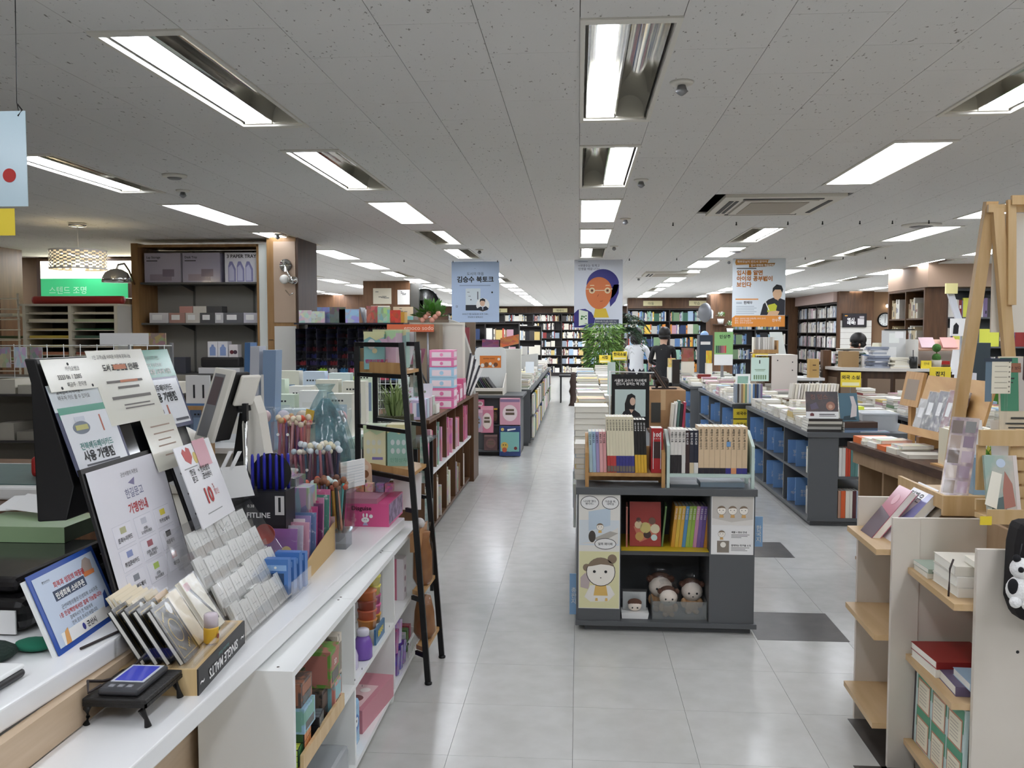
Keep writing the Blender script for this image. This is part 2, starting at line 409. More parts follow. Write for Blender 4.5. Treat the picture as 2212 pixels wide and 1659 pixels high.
# ---------------------------------------------------------------- ceiling fittings
def sprinkler(x,y,lab,s=1):
    t=thing('sprinkler',lab,'sprinkler',(x,y,H),'ceiling sprinklers')
    lathe('rose',[(.045*s,0),(.04*s,-.008),(.03*s,-.012)],(x,y,H-.0005),FRAME,t,16)
    lathe('head',[(.014*s,-.012),(.02*s,-.03),(.024*s,-.034),(.012*s,-.045),(.004,-.05)],(x,y,H),GREYM,t,10)
for i,(x,y)in enumerate(((.372,3.365),(.369,5.465),(.37,7.3),(.37,9.6),(-2.55,5.65),(-2.8,8.2),(1.9,11.6),(2.6,13.2),(-1.1,9.9),(2.9,15.5),(1.0,15.2))):
    sprinkler(x,y,'small metal sprinkler head on the ceiling, %s'%('nearest, right of the aisle lights','second right of the aisle lights','third right of the aisle lights','fourth right of the aisle lights','left, near the wall-side lights','left, beyond the wall-side lights','right, behind the second poster row','right, in the third light row','left, near the blue poster','far right, behind the lecture poster','beyond the lecture poster')[i])
def hook(x,y,i):
    t=thing('ceiling_hook','tiny black clip hanging on the ceiling seam, %s of its line' % ORD[i],'hook',(x,y,H),'clips on the ceiling seams')
    box('clip',(x-.004,y-.003,H-.018),(x+.004,y+.003,H-.0005),BLACK,t);lathe('ring',[(.007,-.028),(.007,-.018)],(x,y,H),BLACK,t,8)
for i,x in enumerate((.78,1.3,1.72,2.0,2.3,2.56,2.85)):hook(x,7.6,i)
for i,x in enumerate((-2.2,-.85,.62,1.2,2.75,3.2,3.7)):hook(x,11.2,i+7)
t=thing('air_conditioner','wide white ceiling cassette air conditioner with a beige grille','air conditioner',(1.36,6.56,H))
ACW=mat('#dcd8cc',.5)
boxes('panel',[((.97,6.08,H-.022),(1.76,6.2,H)),((.97,6.92,H-.022),(1.76,7.04,H)),((.97,6.2,H-.022),(1.11,6.92,H)),((1.62,6.2,H-.022),(1.76,6.92,H)),((1.12,6.21,H-.03),(1.61,6.91,H-.004))],ACW,t)
box('intake_grille',(1.17,6.27,H-.034),(1.56,6.85,H-.0305),mat('#b5ac9d',.7,bump=(300,.3)),t)
for lo,hi in (((1.1,6.15,H-.026),(1.63,6.185,H-.0225)),((1.1,6.935,H-.026),(1.63,6.97,H-.0225)),((1.02,6.25,H-.026),(1.05,6.87,H-.0225)),((1.68,6.25,H-.026),(1.71,6.87,H-.0225)),((1.065,6.25,H-.026),(1.085,6.87,H-.0225))):
    box('louvre',lo,hi,mat('#2e2c2a',.6),t)
t=thing('air_conditioner','distant ceiling cassette air conditioner behind the round-faced poster','air conditioner',(.9,14.4,H))
box('panel',(1.0,13.6,H-.03),(1.8,14.5,H-.0005),ACW,t);box('intake_grille',(1.15,13.75,H-.036),(1.65,14.35,H-.0305),mat('#b5ac9d',.7),t)
for i,x in enumerate((1.05,1.1)):box('louvre',(x,13.75,H-.035),(x+.025,14.35,H-.0305),INK,t)
for i,(x,y)in enumerate(((2.9,7.9),(-1.45,11.7),(1.75,10.2),(-2.35,5.1))):
    t=thing('ceiling_vent',('round flush ceiling diffuser, right side beside the LED panel','round ceiling diffuser left of the blue poster','round ceiling speaker above the right gondolas','pale round detector near the left lights')[i],'vent',(x,y,H),'round ceiling fittings')
    r=(.16,.14,.09,.07)[i];lathe('disc',[(r,-.001),(r*.95,-.014),(r*.6,-.018)],(x,y,H),FRAME,t,24);lathe('core',[(r*.6,-.018),(r*.45,-.026)],(x,y,H),GREYM,t,20)
# ---------------------------------------------------------------- book mass: everything past the singly built books
MB={'v':[],'f':[],'c':[]}
def mbox(lo,hi,col,rz=0,piv=None):
    k=len(MB['v']);vs=bv(lo,hi)
    if rz:
        cx,cy=piv or ((lo[0]+hi[0])/2,(lo[1]+hi[1])/2);ca,sa=math.cos(rz),math.sin(rz)
        vs=[(cx+(x-cx)*ca-(y-cy)*sa,cy+(x-cx)*sa+(y-cy)*ca,z)for x,y,z in vs]
    MB['v']+=vs;MB['f']+=[tuple(i+k for i in f)for f in BF];MB['c']+=[col]*6
PG=['#f2efe4','#ece7d8','#e6e0cf','#f5f3ec']
def mlie(x,y,z,w,d,t,col,rz=0):
    """lying book in the mass, centre x, y; thin covers, paper block"""
    pv=(x,y);e=min(.0025,t*.1);a,b,c,f=x-w/2,x+w/2,y-d/2,y+d/2
    mbox((a,c,z),(b,f,z+e),col,rz,pv);mbox((a+.003,c+.003,z+e),(b-.003,f-.003,z+t-e),R.choice(PG),rz,pv);mbox((a,c,z+t-e),(b,f,z+t-.0003),col,rz,pv)
    if R.random()<.5:mbox((a,c,z+e),(a+.004,f,z+t-e),col,rz,pv)
def pile(x,y,z,h,w,d,where,group,own=2,rz=0,th=(.015,.028),pal=PALE,top=None):
    """pile of lying books of height h: the lower ones join the mass, the top `own` are objects"""
    zz=z;ts=[]
    while sum(ts)<h-.012:ts.append(R.uniform(*th))
    n=len(ts)
    col=R.choice(pal)
    for i,t in enumerate(ts):
        if R.random()<.45:col=R.choice(pal)
        if i >=n-own:
            cc=top if top and i ==n-1 else col
            book((x+R.uniform(-.006,.006),y+R.uniform(-.006,.006),zz),(w*R.uniform(.96,1.02),d*R.uniform(.96,1.02),t-.0006),cc,
                 '%s book %s of %s' % (CN.get(cc,'coloured'),{n-1:'on top',n-2:'second from top',n-3:'third from top'}.get(i,'%s from bottom' % ORD[i]),where),group,(0,0,rz+R.uniform(-.04,.04)),pr=(i ==n-1))
        else:mlie(x+R.uniform(-.006,.006),y+R.uniform(-.006,.006),zz,w*R.uniform(.95,1.02),d*R.uniform(.95,1.02),t-.0004,col,rz+R.uniform(-.03,.03))
        zz +=t
    return zz
def mrow(p,u,n,z,L,hs=(.17,.24),d=.15,th=(.008,.03),pal=MIX,fill=1.0,face=.0):
    """standing books in the mass along unit u from p, depth along n (pointing out of the shelf), on height z"""
    s=0;p,u,n=V((*p,0)),V((*u,0)),V((*n,0))
    while s <L*fill:
        fo=R.random()<face
        t=R.uniform(.12,.16)if fo else R.uniform(*th)
        if s+t >L:break
        h=R.uniform(*hs);col=R.choice(pal);dd=.03 if fo else d*R.uniform(.85,1)
        a=p+u*s;b=p+u*(s+t-.001);q=[a,b,b-n*dd,a-n*dd]
        k=len(MB['v']);MB['v']+=[(v.x,v.y,z)for v in q]+[(v.x,v.y,z+h)for v in q]
        vs=MB['v'][k:];cr=(V(vs[1])-V(vs[0])).cross(V(vs[3])-V(vs[0])).z
        MB['f']+=[tuple(i+k for i in (f if cr >0 else f[::-1]))for f in BF];MB['c']+=[col,R.choice(PG)]+[col]*4
        if t >.012 and R.random()<.7 and not fo:   # a dark or pale print band on the spine
            cc=R.choice(['#2b2b2d','#f4f2ea','#8a2f2a','#34507e','#58595b']);z0=z+h*R.uniform(.1,.5);z1=z0+h*R.uniform(.15,.35)
            a2,b2=a+u*t*.2+n*.0006,a+u*t*.75+n*.0006;k=len(MB['v'])
            MB['v']+=[(a2.x,a2.y,z0),(b2.x,b2.y,z0),(b2.x,b2.y,z1),(a2.x,a2.y,z1)];MB['f'].append((k,k+1,k+2,k+3));MB['c'].append(cc)
        s +=t
# ---------------------------------------------------------------- the grey gondola in front
GX0,GX1,GY,GZ=-.011,.895,4.5,.741
G=thing('book_gondola','dark grey island shelf facing the camera with comic posters on its end','shelf',(.44,6.9,0))
box('plinth',(.034,4.535,0),(.874,9.3,.03),DARKG,G,.002);box('base_board',(GX0,4.5,.03),(GX1+.004,9.35,.055),DARKG,G,.002)
box('top_board',(GX0,4.5,.705),(GX1,9.35,.741),DARKG,G,.002)
box('end_panel',(.0,4.512,.055),(.217,4.93,.705),DARKG,G);box('end_panel',(.662,4.512,.055),(.886,4.93,.705),DARKG,G)
box('back_panel',(.217,4.90,.055),(.662,4.93,.705),DARKG,G);box('shelf_board',(.217,4.53,.393),(.662,4.90,.417),DARKG,G)
box('shelf_liner',(.22,4.515,.4175),(.66,4.89,.4195),mat('#d9b92c',.5),G)['label']='yellow paper lining the middle shelf'
for x in (.0,.866):
    for z in (.30,.52):box('side_shelf',(x,4.94,z),(x+.02,9.3,z+.018),DARKG,G)
box('core_panel',(.1,4.95,.055),(.79,9.3,.705),DARKG,G)
# comic poster, left column
t=thing('comic_poster','tall two-panel comic poster with a baby character on the left end panel','poster',(.11,4.51,.41))
f=front(.004,4.5115,.117);W2,H2=.209,.588;OUT=mat('#3a3733',.6);SKIN=mat('#fbf5ea',.6);HAIR=mat('#8d7a66',.6)
f.rect('sheet',0,0,W2,H2,mat('#efece4',.45),t,.0008,.001)
f.rect('lower_panel',.003,.003,W2-.006,.292,mat('#e9e4b4',.5),t,.0013)
f.rect('upper_panel',.003,.326,W2-.006,.13,mat('#dfe6ea',.5),t,.0013);f.poly('window',[(.05,.4),(.16,.43),(.16,.52),(.05,.5)],mat('#c7d7e4',.5),t,.0016)
f.poly('bed',[(.01,.335),(.09,.35),(.2,.42),(.2,.335)],mat('#e9e6df',.5),t,.0019);f.poly('table',[(.07,.36),(.16,.4),(.2,.39),(.12,.345)],mat('#b9b4aa',.5),t,.0021)
for cx,cy,rx,ry in ((.055,.545,.044,.032),(.16,.545,.04,.03),(.135,.335,.052,.026)):
    f.disc('bubble_outline',cx,cy,rx+.003,OUT,t,.0023,ry+.003);f.disc('speech_bubble',cx,cy,rx,SHEET,t,.0026,ry)
f.text('나사랑 했다\n쨍이지~',.055,.548,.013,INK,t,'CENTER',.01,.003);f.text('이손을 꽉,\n대박임',.16,.548,.013,INK,t,'CENTER',.01,.003);f.text('알투 패이패',.135,.329,.015,INK,t,'CENTER',.012,.003)
f.disc('sleeve',.068,.372,.018,mat('#4c463f',.6),t,.0026,.03)
def kid(f,x,y,s,par,body=mat('#e8bf6c',.6),bun=True):
    f.poly('body',[(x-.5*s,y-1.7*s),(x+.5*s,y-1.7*s),(x+.32*s,y-.6*s),(x-.32*s,y-.6*s)],body,par,.0028)
    f.disc('head_outline',x,y,1.03*s,OUT,par,.003);f.disc('head',x,y,.98*s,SKIN,par,.0033)
    f.poly('hair',[(x+1.02*s*math.cos(a),y+1.02*s*math.sin(a))for a in [math.pi*(.12+.76*i/12)for i in range(13)]]+[(x-.6*s,y+.42*s),(x,y+.55*s),(x+.6*s,y+.5*s)],HAIR,par,.0037)
    if bun:f.disc('hair_bun',x+.8*s,y+.95*s,.32*s,HAIR,par,.0037);f.disc('hair_bun',x-1.0*s,y+.3*s,.26*s,HAIR,par,.0028)
    for e in (-.45,.35):f.disc('eye',x+e*s,y+.02*s,.1*s,INK,par,.004)
    f.disc('mouth',x,y-.42*s,.04*s,INK,par,.004)
kid(f,.108,.422,.018,t,bun=False)
f.poly('blanket',[(.03,.06),(.06,.035),(.15,.038),(.185,.075),(.16,.12),(.06,.12)],mat('#f3efe6',.6),t,.0024)
f.poly('toy',[(.01,.11),(.05,.1),(.06,.15),(.035,.185),(.01,.16)],mat('#c3b3b0',.6),t,.0026)
kid(f,.113,.19,.072,t)
for x in (.085,.135):f.poly('foot',[(x,.04),(x+.014,.04),(x+.012,.055),(x+.002,.055)],mat('#e8bf6c',.6),t,.0031)
# right column sheet
t=thing('doll_poster','square sheet showing three plush dolls on the right end panel','poster',(.774,4.51,.56))
f=front(.669,4.5115,.408);f.rect('sheet',0,0,.21,.297,mat('#f4f3f1',.4),t,.0008,.001)
f.rect('photo',.004,.15,.202,.143,mat('#cfcac2',.5),t,.0013)
for i,x in enumerate((.05,.105,.16)):kid(f,x,.225,.022,t,mat('#dcb070',.6),False)
f.poly('rug',[(.004,.15),(.206,.15),(.206,.18),(.1,.165),(.004,.185)],mat('#e7e3dd',.6),t,.0016)
kid(f,.052,.105,.017,t,mat('#dcb070',.6),False);f.rect('picture',.03,.01,.06,.06,mat('#8d8378',.6),t,.0013);f.disc('picture_detail',.06,.05,.014,SKIN,t,.002)
for y,s in ((.11,'제품 + 정보 안내'),(.043,'함께하는 친구들 소개')):f.text(s,.1,y,.011,INK,t,bold=.02)
f.lines('small_print',[(.1,y,w,.0028)for y,w in ((.1,.09),(.093,.08),(.086,.05),(.034,.09),(.027,.07),(.02,.08))],mat('#8a8886',.6),t)
# blue divider boards sticking out of both sides
for x0,x1,z0,z1,s,lab in ((-.042,-.008,.055,.27,'총\n판\n지','pale blue index board sticking out low on the left side of the gondola'),(.9,.942,.43,.585,'한\n국\n지','pale blue index board sticking out on the right side of the gondola')):
    t=thing('index_board',lab,'sign',((x0+x1)/2,4.6,z0),'blue index boards')
    box('board',(x0,4.6,z0),(x1,4.606,z1),mat('#8fb6dc',.35),t);front(x0,4.5995,z0).text(s,.022,(z1-z0)*.55,.03,SHEET,t,'CENTER',.01,.001)
# ---- two book trays on top
t=thing('book_tray','oak book tray with a low shelf on the gondola top, left one','tray',(.24,4.6,GZ))
for x in (.036,.42):poly('side',[(x,4.52,GZ),(x,4.545,GZ),(x,4.545,.80),(x,4.68,.80),(x,4.68,GZ),(x,4.71,GZ),(x,4.71,1.0),(x,4.66,1.0),(x,4.52,.915)],(.018,0,0),OAK,t)
box('tray_shelf',(.054,4.53,.795),(.42,4.70,.812),OAKX,t);box('back_rail',(.054,4.70,.812),(.42,4.712,.93),OAKX,t);box('stretcher',(.054,4.68,.75),(.42,4.70,.775),OAKX,t)
MINT=mat('#c9dcd4',.45,name='mint_paint')
t=thing('book_tray','pale mint book tray on the gondola top, right one','tray',(.66,4.6,GZ))
for x in (.446,.866):poly('side',[(x,4.52,GZ),(x,4.545,GZ),(x,4.545,.80),(x,4.68,.80),(x,4.68,GZ),(x,4.71,GZ),(x,4.71,1.02),(x,4.66,1.02),(x,4.52,.955)],(.015,0,0),MINT,t)
box('tray_shelf',(.461,4.53,.795),(.866,4.70,.812),MINT,t);box('back_rail',(.461,4.70,.812),(.866,4.712,.93),MINT,t)
tag(box('flat_book',(.62,4.56,GZ),(.84,4.70,GZ+.024),mat('#8fa1ad',.4)),'slate blue book lying under the mint tray','book');tag(box('flat_book',(.47,4.56,GZ),(.61,4.70,GZ+.012),mat('#5b6468',.4)),'thin grey book lying under the mint tray','book')
GB='books standing in the gondola trays'
def spined(x,w,h,col,lab,band=None,title=None,y=4.545,z=.8125,d=.14,ln=0,tcol=INK,tsz=.6,nb=None):
    """book with its own cover, page block, spine print and paper band"""
    r=thing('book',lab,'book',(x,y,z),GB);cm=mat(col,.35)
    boxes('cover',[((x-w/2,y,z),(x+w/2,y+.002,z+h)),((x-w/2,y+.002,z),(x-w/2+.0012,y+d,z+h)),((x+w/2-.0012,y+.002,z),(x+w/2,y+d,z+h))],cm,r)
    box('pages',(x-w/2+.0013,y+.0025,z+.002),(x+w/2-.0013,y+d-.003,z+h-.002),PAPER,r)
    f=Fr((x-w/2,y-.0002,z),(1,0,0),(0,0,1))
    if band:f.rect('paper_band',0,.0,w,h*band[1],mat(band[0],.4),r)
    if nb:f.rect('publisher_mark',.001,.004,w-.002,.03,mat(nb,.5),r,.0012)
    if title:
        g=Fr((x,y-.0006,z+h*.95),(0,0,-1),(1,0,0));g.text(title,0,-w*.28,w*tsz,tcol,r,bold=.015,c=.0006)
    if ln:r.rotation_euler=(0,ln,0)
    return r
xs=.066
for c,lab,ti in (('#b9d4da','pale aqua','어린이 과학책'),('#a9c4dd','light blue','마음의 온도'),('#a99bc4','lilac','그날의 편지'),('#eab2b0','pale pink','봄날의 산책'),('#e3a3a2','rose pink','작은 위로들')):
    spined(xs,.0165,.208,c,'%s paperback with a slim spine at the start of the oak tray' % lab,title=ti,ln=-.03);xs +=.0178
xs=.157
for i in range(9):
    spined(xs,.0148,.285,'#ece3c4','tall cream volume, %s of the nine cream spines in the oak tray' % ORD[i],band=('#c6433f' if i <3 else '#3c3a86',.30),title='내 고장 한 바퀴',ln=-.035,nb='#776d60');xs +=.0153
for i in range(4):spined(xs+.002,.0142,.27,'#23211f','black volume with a yellow foot, %s of four in the oak tray' % ORD[i],band=('#e2b234',.34),title='검은 방의 밤',tcol=SHEET,ln=-.035);xs +=.0150
r=spined(.398,.058,.228,'#b3262a','fat red book reading 100 in the oak tray',title=None,d=.12);f=Fr((.369,4.5448,.8125),(1,0,0),(0,0,1))
f.text('100',.029,.185,.026,SHEET,r,'CENTER',.02);f.text('D A Y S',.029,.172,.010,SHEET,r,'CENTER');f.rect('spine_photo',.006,.075,.046,.085,mat('#3a2422',.5),r);f.rect('white_frame',.009,.02,.003,.19,SHEET,r,.0012);f.rect('white_frame',.046,.02,.003,.19,SHEET,r,.0012)
xs=.474
for i in range(4):spined(xs,.0185,.222,'#e9e4dc','white spine with a dark foot, %s of four in the mint tray' % ORD[i],band=('#2b2628' if i <3 else '#e2e0da',.42),title='여름의 기록');xs +=.0192
for i in range(3):spined(xs,.021,.218,('#3f2c2c','#2c2e3c','#232737')[i],'%s spine with a pale foot, %s of three dark ones in the mint tray' % (('maroon','navy','black')[i],ORD[i]),band=(('#3a2626','#d9c9a6','#e9e6df')[i],.25),title='밤의 도서관',tcol=SHEET);xs +=.0218
for i in range(9):spined(xs+.003,.0262,.238,'#e4c9a4','sand-coloured volume with black title, %s of the nine in the mint tray' % ORD[i],band=(('#2b2730','#2b2730','#2b2730','#2b2730','#2b2730','#3d3a86','#e29a6c','#3d3a86','#3d3a86')[i],.12),title='바람의 노래 이야기',tsz=.5);xs +=.0271
box('price_sticker',(.745,4.5435,.95),(.765,4.544,.975),mat('#7aa7d6',.5)).name='price_sticker'
tag(bpy.data.objects['price_sticker'],'small blue sticker on the last sand-coloured spines','sticker')
# ---- inside the front bay
t=thing('picture_book','large red picture book with cartoon children facing out on the yellow shelf','book',(.345,4.62,.42))
f=Fr((.268,4.60,.4215),(1,0,.0),(0,.16,1))
slab('cover',f.p(0,0),f.u*.16,f.v*.228,.003,mat('#a8443f',.25),t);slab('pages',f.p(.003,.002,-.0035),f.u*.155,f.v*.224,.012,PAPER,t);slab('back_cover',f.p(0,0,-.016),f.u*.16,f.v*.228,.003,mat('#a8443f',.3),t)
for a,b,r,c in ((.045,.11,.02,'#e6cfa8'),(.08,.095,.028,'#d8c980'),(.115,.13,.018,'#7d5b4a'),(.13,.09,.024,'#e0d6b6'),(.09,.06,.02,'#4a3632'),(.125,.045,.016,'#c9e0dd'),(.05,.05,.022,'#c9a05c'),(.045,.135,.012,'#5c3a34')):f.disc('picture',a,b,r,mat(c,.4),t,.001)
f.poly('picture',[(.02,.1),(.13,.13),(.14,.06),(.05,.02)],mat('#c7755f',.4),t,.0007)
for i,(x,c)in enumerate(((.255,'#c77f70'),(.437,'#6d8a58'))):slab('picture_book',(x,4.58+.02*i,.4205),(.006,.13,0),(0.02 if i else 0,.0,.21),.008,mat(c,.4));tag(bpy.context.scene.objects[-1],('red picture book standing edge-on behind the front-facing one','green-edged picture book leaning beside the front-facing one')[i],'book')
for i,c in enumerate(('#d9a03c','#e0bd48','#e3b44a','#5b96c9','#a6c15a','#9cc24e','#d89cc0','#8668ad','#7c62a8','#dd9c45')):
    x=.487+.0185*i
    spined(x,.0172,.214,c,'%s series book, %s of ten on the yellow shelf' % (('orange','yellow','gold','blue','lime','green','pink','purple','violet','amber')[i],ORD[i]),title='무지개 시리즈',y=4.6,z=.4205,d=.15,tcol=SHEET,ln=.10)['group']='series books on the yellow shelf'
t=thing('storage_bin','frosted clear bin holding bagged plush dolls at the bottom of the gondola','bin',(.52,4.62,.056))
FROST=clear('#e2e5e4',.08,.3,body=.16,name='frosted_plastic')
for n_,lo,hi in (('front',(.385,4.545,.058),(.655,4.549,.15)),('back',(.385,4.75,.058),(.655,4.754,.15)),('side',(.381,4.545,.058),(.385,4.754,.15)),('side',(.655,4.545,.058),(.659,4.754,.15)),('bottom',(.381,4.545,.0552),(.659,4.754,.058))):box(n_,lo,hi,FROST,t)
PLSK=mat('#f8ebdd',.9,bump=(200,.3),name='plush');PLHR=mat('#6b4a3c',.95,bump=(120,.8),name='plush_hair');PLBD=mat('#e0b487',.9,bump=(200,.3))
def doll(x,y,z,s,lab,bag=True):
    t=thing('plush_doll',lab,'doll',(x,y,z),'bagged plush dolls')
    ball('body',(x,y,z+.045*s),.042*s,PLBD,t,(1,.75,1.05));ball('head',(x,y-.005,z+.125*s),.058*s,PLSK,t,(1.05,.9,.95))
    ball('hair',(x,y+.022*s,z+.152*s),.058*s,PLHR,t,(1.06,.85,.72));ball('hair_bun',(x-.055*s,y,z+.165*s),.018*s,PLHR,t,seg=10);ball('hair_bun',(x+.055*s,y,z+.165*s),.018*s,PLHR,t,seg=10)
    for e in (-1,1):ball('eye',(x+e*.022*s,y-.0555*s,z+.126*s),.006*s,INK,t,seg=8,rings=6);ball('arm',(x+e*.045*s,y-.01,z+.06*s),.018*s,PLBD,t,(1,.8,1.6),10);ball('leg',(x+e*.022*s,y-.02*s,z+.012*s),.02*s,PLBD,t,(.9,1.3,.7),10)
    ball('mouth',(x,y-.058*s,z+.108*s),.004*s,INK,t,seg=8,rings=6)
    if bag:lathe('bag',[(.045*s,.0),(.07*s,.03),(.074*s,.12*s),(.066*s,.19*s),(.05*s,.21*s),(.064*s,.235*s)],(x,y,z),WRAP,t,14)
doll(.435,4.69,.06,1.02,'plush doll with brown hair in a clear bag, back of the bin on the left');doll(.468,4.60,.06,.78,'paler plush doll sitting in front in the frosted bin');doll(.595,4.66,.06,.92,'plush doll with brown hair in a clear bag at the right of the bin')
t=thing('doll_pack','clear-bagged keyring doll on a white card tray beside the frosted bin','toy pack',(.29,4.6,.056))
poly('card_tray',[(.228,4.55,.0552),(.36,4.55,.0552),(.365,4.55,.085),(.225,4.55,.085)],(0,.1,0),SHEET,t);box('backing_card',(.235,4.62,.0855),(.355,4.626,.175),mat('#cfd3d2',.4),t);box('bag',(.232,4.6,.0856),(.358,4.615,.195),WRAP,t)
ball('doll_head',(.295,4.585,.112),.032,PLSK,t,(1.1,.6,.8));ball('doll_hair',(.295,4.59,.128),.033,PLHR,t,(1.1,.6,.65))
for e in (-1,1):ball('eye',(.295+e*.013,4.564,.108),.004,INK,t,seg=8,rings=6)
# ---- piles along the gondola top
GP='piles of books on the gondola top'
zz=GZ
for i,(t_,c)in enumerate(((.03,'#e9e3d2'),(.028,'#f2efe6'),(.026,'#d9c07a'),(.034,'#f2efe6'),(.02,'#a9c3d8'),(.03,'#e9e3d2'),(.024,'#f2efe6'))):
    book((.058,4.84,zz),(.15,.2,t_-.0005),c,'%s book, %s from the bottom of the pile hidden by the oak tray' % (CN[c],ORD[i]),GP,(0,0,R.uniform(-.03,.03)));zz +=t_
zz=GZ
for i in range(11):
    t_=.0335;book((.072,5.14,zz),(.19,.26,t_-.0007),'#d8d2c4' if i % 3 else '#b9b6ae','thick pale grey volume, %s from the bottom of the nearest tall pile' % ORD[i],GP,(0,0,R.uniform(-.015,.015)))
    zz +=t_
for j,(y,h)in enumerate(((5.50,.385),(5.88,.395),(6.3,.39),(6.75,.405),(7.2,.40),(7.7,.41),(8.2,.415),(8.7,.42),(9.15,.43))):
    for k,x in enumerate((.07,.245)):
        if k and y <5.6:continue
        pile(x,y,GZ,h+R.uniform(-.02,.02),.165,.23,'%s %s pile, gondola top' % (ORD[j],('aisle-side','inner')[k]),GP,own=3,pal=PALE[:16])
# magazines hung on the aisle side
for i,(y,z,h,c)in enumerate(((5.3,.36,.26,'#e8e6df'),(5.8,.38,.24,'#c9ccd0'),(6.4,.37,.26,'#f2efe6'),(7.1,.62,.2,'#2c3e63'),(6.9,.36,.2,'#46413d'),(7.8,.4,.24,'#b9b6ae'))):
    o=box('magazine',(-.028-.006*i % .012,y,z),(-.012,y+.2,z+h),objcol('print'));o.color=(*lin(c),1)
    tag(o,'%s magazine hung on the aisle side of the gondola, %s back' % (('white','pale grey','cream','navy','charcoal','grey')[i],ORD[i]),'magazine','magazines on the gondola side')
# ---- clip stand with the black poster
t=thing('poster_stand','black poster of a dark-haired woman clipped on a white stand among the books','sign',(.32,5.62,GZ))
f=front(.205,5.6,.93);f.rect('sheet',0,0,.235,.335,mat('#161617',.4),t,0,.002)
f.rect('photo',.022,.07,.19,.17,mat('#cfe0dc',.4),t);f.text('서울대 교수가 자녀에게\n반드시 읽히는 책 3권',.117,.288,.0205,SHEET,t,'CENTER',.02)
f.poly('hair',[(.085,.075),(.083,.15),(.1,.205),(.125,.215),(.148,.2),(.15,.165),(.14,.075)],mat('#1a1718',.5),t,.0014)
f.disc('face',.132,.165,.017,mat('#e3c1ab',.6),t,.002,.025);f.poly('jacket',[(.06,.071),(.075,.1),(.1,.118),(.14,.115),(.175,.09),(.185,.071)],mat('#222126',.5),t,.0024);f.poly('collar',[(.11,.116),(.125,.09),(.14,.114)],mat('#d9b7a2',.5),t,.003)
f.text('김소영 글과 그림',.117,.05,.014,SHEET,t,'CENTER')
tube('upright',[(.195,5.61,GZ),(.195,5.61,1.285)],.006,WHITE,t);tube('cross_bar',[(.19,5.61,1.28),(.47,5.61,1.275)],.004,WHITE,t)
for x in (.26,.40):box('clip',(x,5.59,1.25),(x+.02,5.612,1.29),ACR,t)
tag(slab('leaflet',(.19,5.9,1.0),(.05,-.01,0),(0,0,.33),.004,mat('#dff0ea',.4)),'pale mint leaflet standing behind the black poster stand','leaflet')
t=thing('cardboard_box','brown cardboard box behind the trays with books leaning on it','box',(.70,7.4,GZ));CARD=mat('#b08a63',.8,noise=(8,'#a07a55',.3,.7),name='cardboard')
box('carton',(.56,7.25,GZ),(.86,7.75,1.06),CARD,t);box('tape',(.66,7.2496,.9),(.70,7.2499,1.06),mat('#c9a880',.3),t);box('frame_picture',(.585,7.244,.80),(.66,7.2495,.96),mat('#3b3a36',.4),t)
tag(box('side_table',(.55,7.02,GZ),(.87,7.22,GZ+.022),BROWN),'brown wooden board in front of the cardboard box','board')
for i,c in enumerate(('#e9e3d2','#f2efe6','#5f7d73','#2b2b2d','#b8425a')):upright(.735+.022*i,7.1,GZ+.0225,.018,.13,.2+.012*(i % 3),c,'%s book leaning in front of the cardboard box' % ('cream','white','grey green','black','crimson')[i],'books by the cardboard box',lean=.08)
t=thing('iron_ornament','dark cast-iron animal ornament on the cardboard box','ornament',(.68,7.4,1.06));IRON=mat('#2c211d',.5)
ball('body',(.68,7.4,1.125),.05,IRON,t,(1.2,.7,.8));ball('head',(.62,7.4,1.165),.028,IRON,t);box('foot_plate',(.60,7.36,1.0605),(.80,7.45,1.072),IRON,t)
for x in (.64,.72):tube('leg',[(x,7.4,1.072),(x+.01,7.4,1.12)],.012,IRON,t)
for i in range(3):slab('book',(.70+.018*i,7.36,1.075),(.0,.09,0),(-.11,0,.17),.012,mat(('#3c3330','#5a4a40','#2b2725')[i],.5),t)
t=thing('black_box','tall black box standing on a clear block on the cardboard box','box',(.80,7.5,1.06));box('clear_block',(.775,7.47,1.0605),(.835,7.53,1.10),ACR,t);box('case',(.775,7.47,1.101),(.835,7.53,1.30),mat('#2c2420',.4),t)
# ---------------------------------------------------------------- service counter on the left
CW=mat('#f1f1f0',.22,spec=.6,name='white_solid_top');MAPLE=wood('#cfb89c','#c3aa8c',3,(1,1,14))
c=thing('service_counter','long white two-level service counter running along the left side','counter',(-1.1,2.4,0))
o=poly('lower_top',[(-.877,.9,.645),(-.781,3.95,.645),(-1.05,3.95,.645),(-1.05,.9,.645)],(0,0,.045),CW,c);bevel(o,.004)
o=poly('upper_top',[(-1.105,.9,.772),(-1.026,2.86,.772),(-1.75,2.86,.772),(-1.75,.9,.772)],(0,0,.048),CW,c);bevel(o,.006,3)
box('riser',(-1.075,.9,.6901),(-1.05,2.86,.7715),MAPLE,c);box('front_panel',(-1.06,.9,0),(-1.03,3.9,.6445),MAPLE,c);box('end_panel',(-1.75,2.83,.6901),(-1.08,2.86,.7715),MAPLE,c);box('lower_top',(-1.75,2.88,.645),(-1.0505,3.95,.69),CW,c);box('end_panel',(-1.75,3.9,0),(-1.03,3.93,.6445),MAPLE,c)
box('desk_top',(-2.3,.9,.60),(-1.78,3.3,.63),BROWND,c)
